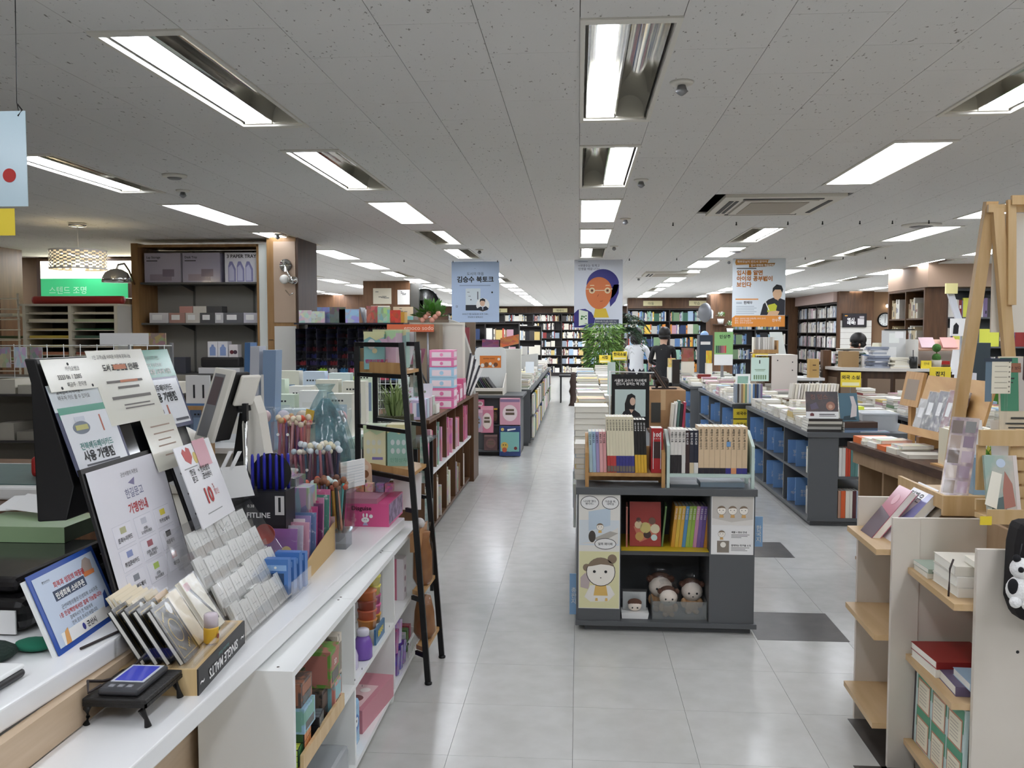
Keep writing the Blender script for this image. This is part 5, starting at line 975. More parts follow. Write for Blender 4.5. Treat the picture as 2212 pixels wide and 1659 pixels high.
dbox('back_panel',.02,1.7,.40,.42,.10,.6995,MDF,t);dbox('bottom_board',.02,1.7,.02,.42,.08,.0995,MDF,t)
for s,t_ in ((.06,.06),(.06,.36),(1.6,.06),(1.6,.36)):lathe('caster',[(.006,0),(.028,.01),(.03,.04),(.02,.079)],D(s,t_,0),BLACK,t,12)
for i,s in enumerate((.33,.69)):upright(D(s,.08,0)[0],D(s,.08,0)[1],.10,.012,.16,.3-.04*i,('#e9e3d2','#a9c3d8')[i],'%s thin book standing in the desk compartments' % ('cream','pale blue')[i],'books in the desk','x')
DZ=.8305;GD='magazines along the desk edge'
for i,(s,th,c)in enumerate(((.06,.04,'#e0702f'),(.12,.022,'#d8d2c4'),(.28,.03,'#f2efe6'),(.42,.028,'#e0702f'),(.55,.032,'#e9e3d2'),(.72,.022,'#d8d2c4'))):
    p=D(s,.10,0);book((p[0],p[1],DZ),(.2,.13,th),c,'%s magazine lying along the desk edge, %s from the far end' % (('orange','pale grey','white','orange-backed','cream','grey')[i],ORD[i]),GD,(0,0,R.uniform(-.1,.1)))
    if i in (1,2,4):book((p[0]+.02,p[1]-.01,DZ+th),(.19,.13,.02),R.choice(PALE),'%s magazine on top of the %s one along the desk edge' % (('thin','second','third')[i % 3],ORD[i]),GD,(0,0,.1),pr=True)
# reclined wooden display with wrapped books
t=thing('display_stand','sloping oak display board with a ledge on the desk','stand',D(.6,.33,DZ));f=Fr(D(.28,.24,.93),da,V((dn.x*.28,dn.y*.28,1)))
f2=Fr(f.o,da,V((dn.x*.28,dn.y*.28,1)))  # faces the aisle
f2=Fr(D(.28,.24,.93),da,V((dn.x*.28,dn.y*.28,1)));n_=f2.n;sgn=-1 if n_.dot(dn)>0 else 1
Bd=lambda a,b,c:f2.p(a,b,c*sgn)
def fb(nm,a,b,w,h,c0,c1,m,par):
    vs=[Bd(a,b,c0),Bd(a+w,b,c0),Bd(a+w,b+h,c0),Bd(a,b+h,c0),Bd(a,b,c1),Bd(a+w,b,c1),Bd(a+w,b+h,c1),Bd(a,b+h,c1)]
    return mesh(nm,vs,BF if sgn <0 else [x[::-1]for x in BF],m,par)
fb('board',0,0,.74,.35,-.015,0,OAKX,t);fb('ledge',-.02,-.02,.78,.02,-.015,.06,OAKX,t);fb('ledge_lip',-.02,-.02,.78,.045,.06,.07,OAKX,t)
dbox('base',.30,.34,.26,.5,DZ,.9,OAK,t);dbox('base',.96,1.0,.26,.5,DZ,.9,OAK,t)
for i,(a,w,h,c)in enumerate(((.02,.12,.2,'#b9b6ae'),(.12,.13,.25,'#5a5653'),(.25,.11,.26,'#4a4048'),(.37,.1,.27,'#7d3a3a'),(.47,.12,.27,'#6d5a5a'))):
    q=thing('wrapped_book','%s cellophaned book on the oak display, %s from the far end' % (('grey','dark illustrated','plum','red','brown')[i],ORD[i]),'book',Bd(a,0,.02),'wrapped books on the oak display')
    fb('cover',a,.002,w,h,.001+.006*i,.012+.006*i,mat(c,.3,noise=(25,'#cfc8c0',.3,.5)),q);fb('label',a+w*.2,h*.45,w*.45,h*.3,.0125+.006*i,.0133+.006*i,SHEET,q);fb('wrapper',a-.003,.002,w+.006,h+.004,.015+.006*i,.0156+.006*i,WRAP,q)
t=thing('framed_picture','small oak frame at the far corner of the sloping display','frame',D(.2,.3,DZ));slab('frame',D(.02,.28,1.07),tuple(da*.24),(.05,.03,.21),.02,OAK,t);f=Fr(D(.02,.28,1.07),da,V((.05,.03,.21)));f.rect('picture',.04,.04,.16,.13,mat('#8d7a66',.4),t,-.0225);f.rect('picture',.04,.04,.16,.13,mat('#8d7a66',.4),t,.001);dbox('post',.1,.14,.3,.33,DZ,1.08,OAK,t)
t=thing('book_box','pine end box holding a row of cream paperbacks on the desk','box',D(1.1,.15,DZ));dbox('end_board',1.22,1.235,.02,.12,DZ,.985,OAKX,t);dbox('bottom_board',.98,1.22,.02,.30,DZ,.84,OAKX,t);dbox('side_board',.98,1.22,.30,.315,DZ,.9,OAKX,t)
for i in range(8):
    p=D(1.17-.0*i,.05+.028*i,0);upright(p[0],p[1]+.02,.8405,.026,.15,.19+.006*(i % 3),('#e9dfc4','#efe8d4','#e6dcc0','#ece2c8','#8f9aa6','#f2efe6','#f2efe6','#e9e3d2')[i],'%s paperback in the pine end box, %s from the aisle' % (('cream','ivory','straw','buff','slate','white','white','cream')[i],ORD[i]),'paperbacks in the pine box')
for i,s in enumerate((.9,1.0,1.1)):
    slab('leaflet',D(s,.42,.93),tuple(da*.12),(.02,.02,.27),.003,SHEET);tag(sc.objects[-1],'white price leaflet standing at the right of the display, %s one' % ORD[i],'leaflet','white leaflets on the desk')
t=thing('leaflet_stand','clear stand carrying the white leaflets on the desk','stand',D(1.0,.46,DZ));slab('back',D(.88,.45,DZ),tuple(da*.4),(.01,.01,.16),.004,ACR,t)
t=thing('flower_pot','small pot of yellow-green flowers on the desk','plant',D(1.4,.12,DZ));p=D(1.42,.10,DZ);lathe('pot',[(.03,0),(.04,.05)],p,mat('#dfe8e0',.4),t,14)
LEAF=mat('#4f8a2f',.6);LEAF2=mat('#7fb04a',.6)
def sprig(name,c,r,n,par,ms,up=.0,ln=.05):
    vs,fs,mi=[],[],[]
    for i in range(n):
        a,b=R.uniform(0,6.283),R.uniform(-.3,1.3);d=V((math.cos(a)*math.cos(b),math.sin(a)*math.cos(b),math.sin(b)+up)).normalized();p0=V(c)+d*r*R.uniform(.2,.9);q=p0+d*ln;s_=d.cross(V((R.random(),R.random(),1))).normalized()*ln*.22;k=len(vs)
        vs +=[p0,(p0+q)/2+s_,q,(p0+q)/2-s_];fs.append((k,k+1,k+2,k+3));mi.append(i % len(ms))
    return mesh(name,vs,fs,ms,par,mi)
sprig('foliage',(p[0],p[1],p[2]+.07),.06,130,t,[LEAF,LEAF2,mat('#e6dc6a',.6)],.4,.04)
t=thing('plush_toy','blue plush toy sitting beside the flower pot','plush',D(1.5,.1,DZ));BP=mat('#6f93ae',.95,bump=(150,.5));p=D(1.52,.07,DZ);ball('body',(p[0],p[1],p[2]+.035),.05,BP,t,(1,1,.7));ball('head',(p[0]-.03,p[1]-.02,p[2]+.08),.035,BP,t)
for d in (-.03,.03):ball('ear',(p[0]-.03+d,p[1]-.01,p[2]+.11),.014,BP,t,seg=10)
ball('nose',(p[0]-.05,p[1]-.05,p[2]+.08),.008,PINK,t,seg=8)
# ---------------------------------------------------------------- cream stepped bookcase in the right foreground
CRB=mat('#dcd4c8',.5,noise=(4,'#d5ccbf',.3,.7),name='cream_laminate');t=thing('cream_bookcase','cream panelled bookcase with pale wood shelves in the right foreground','bookcase',(1.25,3.1,0))
for y,x0,x1 in ((3.545,1.093,1.5),(3.14,1.085,1.176),(3.145,1.178,1.40),(2.70,1.177,1.62),(2.705,1.62,1.62)):
    if x1 >x0:box('upright_panel',(x0,y,0),(x1,y+.018,.885),CRB,t)
box('back_panel',(1.40,2.7185,0),(1.415,3.5445,.88),wood('#b59a7c','#a88c6d',3,(6,6,1)),t)
SHW=wood('#d3b48b','#c6a576',2.2,(10,1.5,10))
for z in (.152,.468,.771):poly('shelf',[(1.05,3.5445,z),(1.036,3.1585,z),(1.399,3.1635,z),(1.399,3.5445,z)],(0,0,-.02),SHW,t)
for z in (.11,.411,.714):poly('shelf',[(1.138,3.1395,z),(1.122,2.7185,z),(1.399,2.7185,z),(1.399,3.1395,z)],(0,0,-.02),SHW,t)
for x,z in ((1.31,.855),(1.30,.58)):lathe('screw',[(.005,0),(.005,.001)],(x,2.6995,z),INK,t,8,'y')
def leanbook(x,y,z,w,h,th,c,lab,deco=None,k=.62,pr=None):
    q=thing('book',lab,'book',(x,y,z),'books on the cream bookcase');u=V((0,-w,0));v=V((k*h,0,h*math.sqrt(1-k*k)));o=V((x,y,z));n=u.cross(v).normalized()
    slab('cover',o,u,v,.002,c,q);slab('pages',o-n*.0022-u*-.0+v*.01,u*.985,v*.975,th-.004,PAPER,q);slab('back_cover',o-n*(th-.0018),u,v,.002,c,q)
    if deco:deco(Fr(o,u,v),w,h,q)
def dk(f,w,h,q):f.poly('picture',[(0,0),(w,0),(w,h*.45),(0,h*.55)],mat('#5b4450',.25),q,.0008);f.disc('picture',w*.5,h*.75,w*.18,mat('#d9909c',.25),q)
leanbook(1.075,3.46,.7715,.13,.225,.026,mat('#c06a7c',.2),'pink and dark mauve glossy book leaning on the top shelf of the cream bookcase',dk)
def wh(f,w,h,q):f.text('전쟁은\n형태',.012,h*.7,.045,mat('#3c3c40',.5),q,bold=.01,space=.9);f.poly('picture',[(w*.55,h*.3),(w,h*.35),(w,h*.98),(w*.8,h*.95)],mat('#8f8fc0',.25),q);f.text('형태',.02,h*.12,.04,INK,q,bold=.02)
leanbook(1.125,3.47,.7715,.19,.25,.03,mat('#ece9ea',.2),'large white book with lilac picture leaning behind the pink one',wh,.66)
leanbook(1.19,3.47,.7715,.18,.2,.022,mat('#cfc6b4',.5),'beige book leaning last on the top shelf of the cream bookcase',None,.66)
leanbook(1.30,3.4,.153,.17,.2,.01,mat('#e9e4da',.5),'cream booklet leaning on the low shelf behind the cream panel',None,.5)
GC='books on the cream bookcase'
for i,(x,y,z,sx,sy,th,c,l)in enumerate(((1.20,3.06,.7145,.10,.13,.017,'#e9e3d2','thin cream book at the far end of the upper shelf'),(1.20,3.06,.732,.10,.13,.015,'#9fae9f','grey green book on the thin cream one'),
        (1.27,2.885,.7145,.22,.2,.03,'#f2efe6','thick white page block at the bottom of the upper shelf pile'),(1.27,2.885,.745,.22,.2,.032,'#f2efe6','thick white page block second in the upper shelf pile'),(1.27,2.89,.7775,.22,.19,.03,'#d8d2c4','pale grey covered book on top of the upper shelf pile'),(1.285,2.80,.8085,.16,.12,.02,'#e9e3d2','small cream book lying nearest on the upper shelf pile'),
        (1.25,3.02,.4115,.2,.2,.028,'#f2efe6','white book under the red one on the lower shelf'),(1.25,3.02,.440,.2,.2,.024,'#9c2f2b','dark red covered book on the lower shelf of the cream bookcase'),(1.26,2.84,.4115,.2,.15,.03,'#6f6480','plum covered book on the lower shelf of the cream bookcase'),(1.27,2.80,.442,.17,.14,.024,'#a9c3d8','pale blue covered book nearest on the lower shelf'))):
    book((x,y,z),(sy,sx,th-.0005),c,l+(', cream bookcase' if 'bookcase' not in l else ''),GC,(0,0,1.57+R.uniform(-.06,.06)))
tag(tube('ribbon',[(1.150,2.80,.83),(1.140,2.80,.80),(1.139,2.80,.74),(1.137,2.80,.69)],.003,mat('#3a2c28',.6)),'dark bookmark ribbon hanging from the upper shelf pile','ribbon')
t=thing('framed_board','board of cream cards on green panels standing under the lower shelf','poster',(1.17,2.93,.112));f=Fr((1.165,3.12,.1115),(0,-1,0),(.02,0,1))
f.rect('board',0,0,.39,.272,mat('#c3d6d3',.4),t,0,.012);f.rect('side_frame',-.012,0,.012,.275,mat('#3a3236',.5),t,.001)
for i in range(3):
    for j in range(2):a,b=.025+.125*i,.145-.13*j;f.rect('green_panel',a-.008,b+.05,.115,.072,mat('#4f9a78',.4),t,.0012);f.rect('card_border',a,b-.01,.1,.1,mat('#c08a72',.5),t,.0018);f.rect('card',a+.006,b-.004,.088,.088,mat('#ebe3cc',.5),t,.0024);f.lines('print_line',[(a+.015,b+.012+.011*q,.06,.003)for q in range(6)],mat('#b9b0a0',.5),t,.003)
# bag with panda charm
t=thing('tote_bag','black cloth bag hanging at the right edge with a panda charm','bag',(1.32,2.62,.7));o=poly('bag',[(1.243,2.60,.92),(1.24,2.60,.76),(1.262,2.60,.70),(1.5,2.60,.68),(1.5,2.60,.99),(1.255,2.60,.985)],(0,.09,0),mat('#151112',.9),t);bevel(o,.02,2);tube('strap',[(1.30,2.65,.98),(1.33,2.66,1.06),(1.36,2.70,.89)],.006,BLACK,t)
t=thing('panda_charm','black and white panda plush charm on the black bag','plush',(1.23,2.56,.78));WP=mat('#f2f1ef',.95,bump=(150,.5));BPk=mat('#17161a',.95);ball('head',(1.238,2.565,.865),.03,WP,t);ball('body',(1.235,2.565,.805),.036,WP,t,(1,.9,1.1));ball('ear',(1.222,2.56,.895),.011,BPk,t,seg=10);ball('ear',(1.256,2.56,.895),.011,BPk,t,seg=10);ball('eye_patch',(1.225,2.54,.868),.008,BPk,t,seg=8);ball('arm',(1.21,2.55,.818),.014,BPk,t,(1,1,1.6),10);ball('leg',(1.215,2.545,.775),.016,WP,t,seg=10);ball('leg',(1.245,2.54,.77),.016,WP,t,seg=10);tube('cord',[(1.238,2.575,.894),(1.25,2.59,.93)],.002,BLACK,t)
# ---------------------------------------------------------------- easel with board and ledges
t=thing('easel','tall pine easel carrying a cream board at the right edge','easel',(1.7,3.7,0));PN=wood('#d8b98a','#c9a673',3,(10,10,1))
def beam(nm,a,b,w,d,m,par):
    a,b=V(a),V(b);u=V((1,0,0));n=(b-a).cross(u).normalized()
    vs=[a+u*(-w/2)+n*(-d/2),a+u*(w/2)+n*(-d/2),a+u*(w/2)+n*(d/2),a+u*(-w/2)+n*(d/2)]
    return mesh(nm,vs+[v+(b-a)for v in vs],[x[::-1]for x in BF],m,par)
beam('leg',(1.425,3.80,0),(1.588,3.62,2.03),.045,.03,PN,t);beam('leg',(1.80,3.56,0),(1.602,3.60,2.0),.04,.03,PN,t);beam('leg',(2.3,3.6,0),(2.25,3.62,2.03),.045,.03,PN,t)
box('top_bar',(1.565,3.585,1.985),(2.3,3.60,2.015),PN,t);box('top_bar',(1.64,3.56,2.01),(2.3,3.575,2.045),PN,t);beam('mast',(1.655,3.575,1.63),(1.645,3.58,2.03),.03,.02,PN,t);box('cream_board',(1.605,3.625,1.525),(2.3,3.635,1.985),mat('#e9e3d6',.6),t)['label']='plain cream board'
box('ledge',(1.56,3.42,1.13),(2.3,3.56,1.15),PN,t);box('ledge_lip',(1.56,3.41,1.13),(2.3,3.4195,1.165),PN,t)
t=thing('green_poster','green and beige poster board standing on the easel ledge','poster',(1.65,3.47,1.15));f=Fr((1.575,3.46,1.151),(1,0,0),(0,.1,1));f.rect('board',0,0,.35,.285,mat('#d9cdb4',.5),t,0,.006);f.rect('green_panel',.005,.08,.065,.2,mat('#4f8f6f',.5),t,.001);f.rect('brown_label',.02,.225,.06,.035,mat('#a06a50',.5),t,.0018);f.text('서산 보다',.026,.236,.014,INK,t,c=.003);f.lines('print_line',[(.015,.2,.04,.005),(.015,.185,.035,.004),(.04,.05,.05,.007),(.02,.03,.09,.006),(.03,.015,.06,.005)],mat('#3a3a36',.5),t,.0026);f.poly('portrait',[(.09,.285),(.085,.2),(.1,.18),(.13,.22),(.13,.285)],mat('#4a3836',.5),t,.0014);f.rect('portrait_ground',.072,.08,.15,.2,mat('#c9c2ba',.5),t,.0009)
t=thing('notepad_sheet','cream perforated note sheet hanging beside the green poster','note',(1.55,3.44,1.3));f=front(1.515,3.405,1.30);f.rect('blue_edge',-.022,-.03,.025,.15,mat('#6f8494',.5),t,0);f.rect('sheet',0,0,.068,.125,mat('#efe9d4',.5),t,.001);f.rect('top_clip',-.03,.118,.1,.012,mat('#3b4450',.5),t,.002);f.lines('print_line',[(.01,.1-.02*i,.045,.002)for i in range(5)],mat('#a59c8a',.5),t,.002)
for i in range(7):f.disc('hole',.062,.008+.018*i,.003,mat('#8a8474',.6),t,.0022)
box('hanger',(1.565,3.4065,1.1655),(1.575,3.4095,1.43),ACR,t)
for i in range(2):tag(slab('price_slip',(1.47+.1*i,3.50,1.0),(.07,0,0),(0,.03,.19),.001,SHEET),'white slip with small print below the note sheet, %s one' % ORD[i],'slip','white slips below the note sheet')
t=thing('tray_stand','pine tray on dark legs holding a tall photo strip','stand',(1.42,3.35,0));box('tray_board',(1.285,3.21,.905),(1.62,3.64,.92),PN,t);box('tray_lip',(1.272,3.21,.905),(1.2845,3.64,.955),PN,t);box('tray_lip',(1.272,3.195,.885),(1.62,3.2095,.955),PN,t)
for x,y in ((1.44,3.24),(1.60,3.24),(1.44,3.58),(1.60,3.58)):box('leg',(x,y,0),(x+.025,y+.025,.9045),BROWND,t)
t=thing('photo_strip','tall mauve photo collage strip leaning on the pine tray','poster',(1.36,3.4,.92));o_=V((1.325,3.36,.925));f=Fr(o_,(.085,-.03,-.004),(.06,.06,.29));f.rect('panel',0,0,.092,.30,mat('#9a8490',.2,noise=(16,'#d8c8c0',.42,.58)),t,0,.006);f.rect('wrapper',-.003,-.003,.098,.306,WRAP,t,.004)
for i in range(5):f.rect('photo',.006,.015+.056*i,.036,.048,mat(('#8d7766','#c9b7a8','#6a5648','#b39c8c','#7d6a60')[i],.25),t,.001);f.rect('photo',.05,.02+.056*i,.034,.042,mat(('#b8a0b4','#a08aa0','#c0acb8','#90788c','#8a8a88')[i],.25),t,.001)
tag(box('blue_jar',(1.47,3.42,.9205),(1.56,3.5,1.06),mat('#8fb4d3',.3)),'pale blue stacked packs beside the photo strip','pack')
t=thing('slatted_crate','pine slatted crate front with a picture ledge at the right edge','crate',(1.45,2.95,0));box('top_board',(1.275,2.93,1.165),(1.75,2.945,1.215),PN,t)
for i in range(5):box('slat',(1.375,2.945,.955+.043*i),(1.75,2.957,.99+.043*i),PN,t)
box('ledge',(1.27,2.86,.935),(1.40,2.944,.95),PN,t);box('ledge_lip',(1.27,2.848,.93),(1.40,2.859,.975),PN,t);box('post',(1.40,2.9575,.9),(1.42,2.975,1.215),PN,t);box('post',(1.45,2.9575,0),(1.475,2.98,1.215),PN,t);box('post',(1.70,2.9575,0),(1.725,2.98,1.215),PN,t);box('side_rail',(1.275,2.9455,1.02),(1.3,2.957,1.165),PN,t);box('rail',(1.275,2.9455,.955),(1.374,2.957,.99),PN,t)
t=thing('painted_picture','soft green and red figure picture with a paper bookmark on the crate ledge','picture',(1.33,2.9,.95));f=Fr((1.285,2.88,.951),(1,0,0),(.0,.25,1));f.rect('panel',0,0,.10,.19,mat('#9db3a6',.4,noise=(14,'#c9c0b4',.4,.6)),t,0,.012);f.poly('figure',[(.05,.02),(.085,.03),(.08,.1),(.06,.14),(.05,.08)],mat('#b07868',.4),t,.001);f.poly('figure_shade',[(.01,.01),(.06,.01),(.05,.06),(.02,.05)],mat('#5f6f6c',.4),t,.0008);f.disc('flower',.05,.165,.014,mat('#c3d0e0',.4),t,.001);f.poly('bookmark',[(-.01,.035),(.025,.02),(.05,.13),(.02,.14)],mat('#f0ead8',.5),t,.004);f.rect('page_edge',.088,0,.012,.19,mat('#dcd0c8',.5),t,.0012)
tag(box('price_tag',(1.245,2.845,.928),(1.28,2.847,.955),YEL),'small yellow price tag at the crate ledge','tag')
# ---------------------------------------------------------------- black ladder shelf at the counter end
t=thing('ladder_shelf','black metal ladder shelf with oak trays at the end of the counter','shelf',(-.8,3.92,0))
def bar(nm,a,b,w,d,m,par):
    a,b=V(a),V(b);ax=(b-a).normalized();u=V((1,0,0))if abs(ax.x)<.8 else V((0,0,1));u=(u-ax*u.dot(ax)).normalized();n=ax.cross(u)
    vs=[a-u*w/2-n*d/2,a+u*w/2-n*d/2,a+u*w/2+n*d/2,a-u*w/2+n*d/2]
    return mesh(nm,vs+[v+(b-a)for v in vs],[x for x in BF],m,par)
def LF(z,k=0):s_=.34*z/1.48;return V((-.645-.385*s_+.011*k,3.76+.34*s_+.32*k,z))    # front leg of the near (0) and far (1) side
def LR(z,k=0):return V((-1.03+.011*k,4.10+.32*k,z))
for k in (0,1):
    bar('rear_upright',LR(0,k),LR(1.48,k),.024,.02,BLKM,t);bar('front_upright',LF(.012,k),LF(1.48,k),.024,.02,BLKM,t);bar('top_bar',LR(1.47,k),LF(1.47,k),.022,.02,BLKM,t)
    for p in (LR(0,k),LF(0,k)):lathe('foot',[(.016,0),(.017,.008),(.010,.014)],p,BLKM,t,12)
    for z in (1.33,1.09,.88,.745,.36,.12):
        q=LR(z,k)if z >.8 else LF(z,k).lerp(LR(z,k),.14);bar('cross_bar',q,LF(z,k),.012,.018,BLKM,t)
for z,h in ((1.34,.05),(.892,.03),(.372,.02),(.132,.02)):
    a,d=LF(z),LF(z,1);b,c=(LR(z),LR(z,1))if z >.8 else (a.lerp(LR(z),.14),d.lerp(LR(z,1),.14))
    e=(d-a)*.04;poly('tray_board',[a+e,d-e,c-e,b+e],(0,0,.015),OAKX,t);slab('tray_lip',b+e*.5,a-b,(0,0,h),.004,OAKX,t)
    if z >1:slab('tray_side',b+e,(c-b)*.9,(0,0,.11),.006,OAKX,t)
def cbox(x0,y0,z,w,d,h,c,top,lab,f_=None):
    t=thing('doll_box',lab,'box',(x0+w/2,y0+d/2,z),'pastel boxes on the ladder shelf');box('carton',(x0,y0,z),(x0+w,y0+d,z+h),mat(c,.35),t);f=front(x0,y0-.0004,z);f.poly('rainbow_band',[(0,h*.84),(w*.3,h*.93),(w*.6,h*.82),(w,h*.92),(w,h),(0,h)],mat(top,.35),t);box('lid',(x0-.001,y0-.001,z+h),(x0+w+.001,y0+d+.001,z+h+.012),mat(top,.3),t)
    if f_:f_(f,t)
    box('wrapper',(x0-.003,y0-.004,z+.001),(x0+w+.003,y0+d+.003,z+h+.02),WRAP,t);return t
def dots(f,t):
    for i in range(3):
        for j in range(2):f.disc('character',.022+.026*i,.11-.04*j,.009,mat('#e9ecd8',.4),t,ry=.013)
    f.rect('banner',.04,.03,.05,.012,mat('#8c7fc0',.4),t)
def dots2(f,t):
    for i in range(3):
        for j in range(2):f.disc('character',.025+.026*i,.11-.04*j,.009,mat('#e3f0ee',.4),t,ry=.013)
    f.text('인형상자',.012,.02,.022,mat('#6fae9a',.4),t)
cbox(-0.990,4.045,0.9075,0.102,0.110,0.177,'#efebc0','#cfe3b4','cream pastel doll box, left one on the middle ladder tray',dots);cbox(-0.881,4.055,0.9075,0.091,0.110,0.180,'#9fcfc2','#f0e9b0','mint doll box, right one on the middle ladder tray',dots2)
def claw(f,t):f.disc('character',.035,.115,.018,SHEET,t,ry=.024);f.disc('character',.05,.085,.012,mat('#e9dcae',.4),t);f.poly('hill',[(.07,.14),(.11,.09),(.11,.14)],mat('#d7b3c8',.4),t);f.text('랜덤인형뽑기',.006,.03,.019,mat('#c04a86',.4),t,bold=.04);f.poly('rainbow',[(.08,.0),(.11,.0),(.11,.05)],mat('#e9e2a0',.4),t)
cbox(-0.984,4.045,1.3555,0.094,0.110,0.161,'#8fc4c2','#e6e6b0','mint random-doll box with purple lettering on the top ladder tray',claw);cbox(-0.888,4.066,1.3555,0.048,0.160,0.166,'#d9b8cc','#bfe0b0','pink doll box beside the mint one on the top ladder tray')
cbox(-0.984,4.227,1.3555,0.161,0.090,0.171,'#a7d0c8','#e9e6b4','mint doll box standing behind on the top ladder tray')
for i,(z,c)in enumerate(((1.36,'#a9cfc9'),(.95,'#a4cdc4'),(.66,'#b5d6d0'),(.5,'#a9cfc9'))):
    p=LF(z,1);tag(box('hang_pack',(p.x-.03,p.y+.0105,z-.14),(p.x+.006,p.y+.026,z+.08),mat(c,.2,noise=(40,'#e9f2ef',.4,.6))),'mint glitter pack hung on the far ladder leg, %s from the top' % ORD[i],'pack','mint packs behind the ladder shelf')
t=thing('bread_bag','brown paper and plastic bags on the lower ladder shelves','bag',(-.72,3.9,.39));lathe('paper_bag',[(.03,0),(.045,.03),(.043,.15),(.03,.2),(.035,.24)],(-.70,3.95,.3865),mat('#a5713f',.6,noise=(14,'#8a5a2f',.35,.65)),t,14);lathe('plastic',[(.035,0),(.05,.03),(.048,.18),(.03,.24),(.04,.28)],(-.70,3.95,.388),WRAP,t,14);lathe('paper_bag',[(.03,0),(.05,.03),(.045,.12),(.03,.19)],(-.69,3.93,.147),mat('#a5713f',.6,noise=(14,'#8a5a2f',.35,.65)),t,14);lathe('plastic',[(.035,0),(.055,.03),(.05,.14),(.03,.2)],(-.69,3.93,.1475),WRAP,t,14)
t=thing('woven_tray','tan paper tray with wrapped candy between the ladder legs','tray',(-.7,3.92,.6));poly('tray',[(-.735,3.83,.56),(-.70,3.83,.56),(-.69,3.83,.66),(-.735,3.83,.64)],(0,.2,0),mat('#b9885a',.6),t);ball('candy',(-.705,3.9,.675),.025,mat('#c9c4c0',.2),t)
# ---------------------------------------------------------------- things behind the counter end: green plant, teal bag, stationery table
t=thing('stationery_table','white stationery table behind the pens','table',(-1.75,5.4,0));box('top',(-2.5,4.75,.86),(-1.34,6.2,.89),WHITE,t)
for x,y in ((-2.45,4.8),(-1.38,4.8),(-2.45,6.15),(-1.38,6.15)):box('leg',(x-.02,y-.02,0),(x+.02,y+.02,.8595),GREYM,t)
box('side_cabinet',(-2.4,4.9,.2),(-1.42,6.05,.8595),mat('#cfccc4',.5),t)
for k,(z,y)in enumerate(((.8905,5.0),(.8905,5.35),(.8905,5.7),(.8905,6.0))):
    for i in range(6):
        c=R.choice(['#dfeceb','#e9ecec','#cfdcec','#e3e0d0','#8fb4cf','#5d6b80','#d9e6d0','#f2efe6']);h=R.uniform(.16,.22)+.06*k;x=-2.42+.178*i
        if x >-1.75+.1*k and k ==0:h *= .9
        q=thing('planner','%s planner box, %s from the left in %s row of the stationery table' % ('pale' if c not in ('#8fb4cf','#5d6b80')else 'blue',ORD[i],('front','second','third','back')[k]),'box',(x,y,z),'planners on the stationery table');box('carton',(x,y,z),(x+.15,y+.09,z+h),mat(c,.4),q);f=front(x,y-.0004,z);f.rect('window',.02,h*.25,.1,h*.5,mat(R.choice(['#b9c9cf','#e9e6da','#7f93ad','#c9d6cc']),.3),q)
        if i % 2:f.lines('print_line',[(.025+.02*j,h*.82,.012,.01)for j in range(4)],INK,q)
for i in range(5):
    q=thing('wrapped_bouquet','clear wrapped pastel craft bouquet behind the pen stand, %s from the left' % ORD[i],'bouquet',(-1.6+.1*i,4.62,.86),'craft bouquets behind the pens');x=-1.62+.1*i;lathe('cone',[(.012,0),(.03,.12),(.06,.24),(.055,.28)],(x,4.5,.86),WRAP,q,12);ball('flower_head',(x,4.5,1.09),.035,mat(('#e3c8c6','#d9d4e0','#e9dcc8','#cfdfe0','#e0b9bc')[i],.6),q,seg=10,rings=7);tube('stem',[(x,4.5,.8905 if False else .861),(x,4.5,1.07)],.006,mat('#9bb58a',.6),q)
box('bouquet_stand',(-1.72,4.42,.80),(-1.12,4.6,.8595),WHITE);tag(sc.objects['bouquet_stand'],'low white stand carrying the wrapped bouquets','stand');box('bouquet_stand_leg',(-1.7,4.44,0),(-1.14,4.58,.7995),WHITE,sc.objects['bouquet_stand'])
t=thing('fleece_bag','teal fleece blanket in a crumpled clear bag behind the pens','bag',(-1.2,4.25,.69));TEAL=mat('#5f9ca6',.6,noise=(22,'#2f6878',.35,.6),bump=(30,1))
lathe('blanket',[(.10,0),(.13,.03),(.12,.14),(.09,.27),(.05,.35),(.02,.4)],(-1.24,4.3,.80),TEAL,t,14);lathe('clear_bag',[(.11,0),(.15,.03),(.145,.15),(.10,.3),(.06,.39),(.03,.44),(.05,.47)],(-1.24,4.3,.801),clear('#dfeef0',.2,.12,bump=(14,.5),body=.12),t,14);poly('yellow_label',[(-1.31,4.18,1.10),(-1.27,4.18,1.10),(-1.26,4.18,1.15),(-1.30,4.18,1.16)],(0,.004,0),mat('#dcb94a',.4),t);box('base',(-1.36,4.18,.0),(-1.10,4.42,.7995),mat('#3b3a3c',.5),t)
t=thing('potted_grass','grassy green plant in a dark square pot seen through the ladder shelf','plant',(-1.05,4.9,.95));POT=mat('#4a5238',.5)
box('pot',(-1.13,4.85,.9205),(-.93,5.05,1.02),POT,t);box('moss',(-1.12,4.86,1.0205),(-.94,5.04,1.06),mat('#4a4a30',.9,bump=(60,1)),t)
vs,fs=[],[]
for i in range(150):
    a=R.uniform(0,6.283);r0=R.uniform(0,.06);l=R.uniform(.1,.23);ou=R.uniform(.02,.13);b=V((-1.03+r0*math.cos(a),4.95+r0*math.sin(a),1.05));m_=b+V((ou*.35*math.cos(a),ou*.35*math.sin(a),l*.7));e=b+V((ou*math.cos(a),ou*math.sin(a),l*R.uniform(.75,1)));s_=V((-math.sin(a),math.cos(a),0))*.004;k=len(vs)
    vs +=[b-s_,b+s_,m_+s_,m_-s_,e];fs +=[(k,k+1,k+2,k+3),(k+3,k+2,k+4)]
mesh('foliage',vs,fs,mat('#93a56a',.6),t)
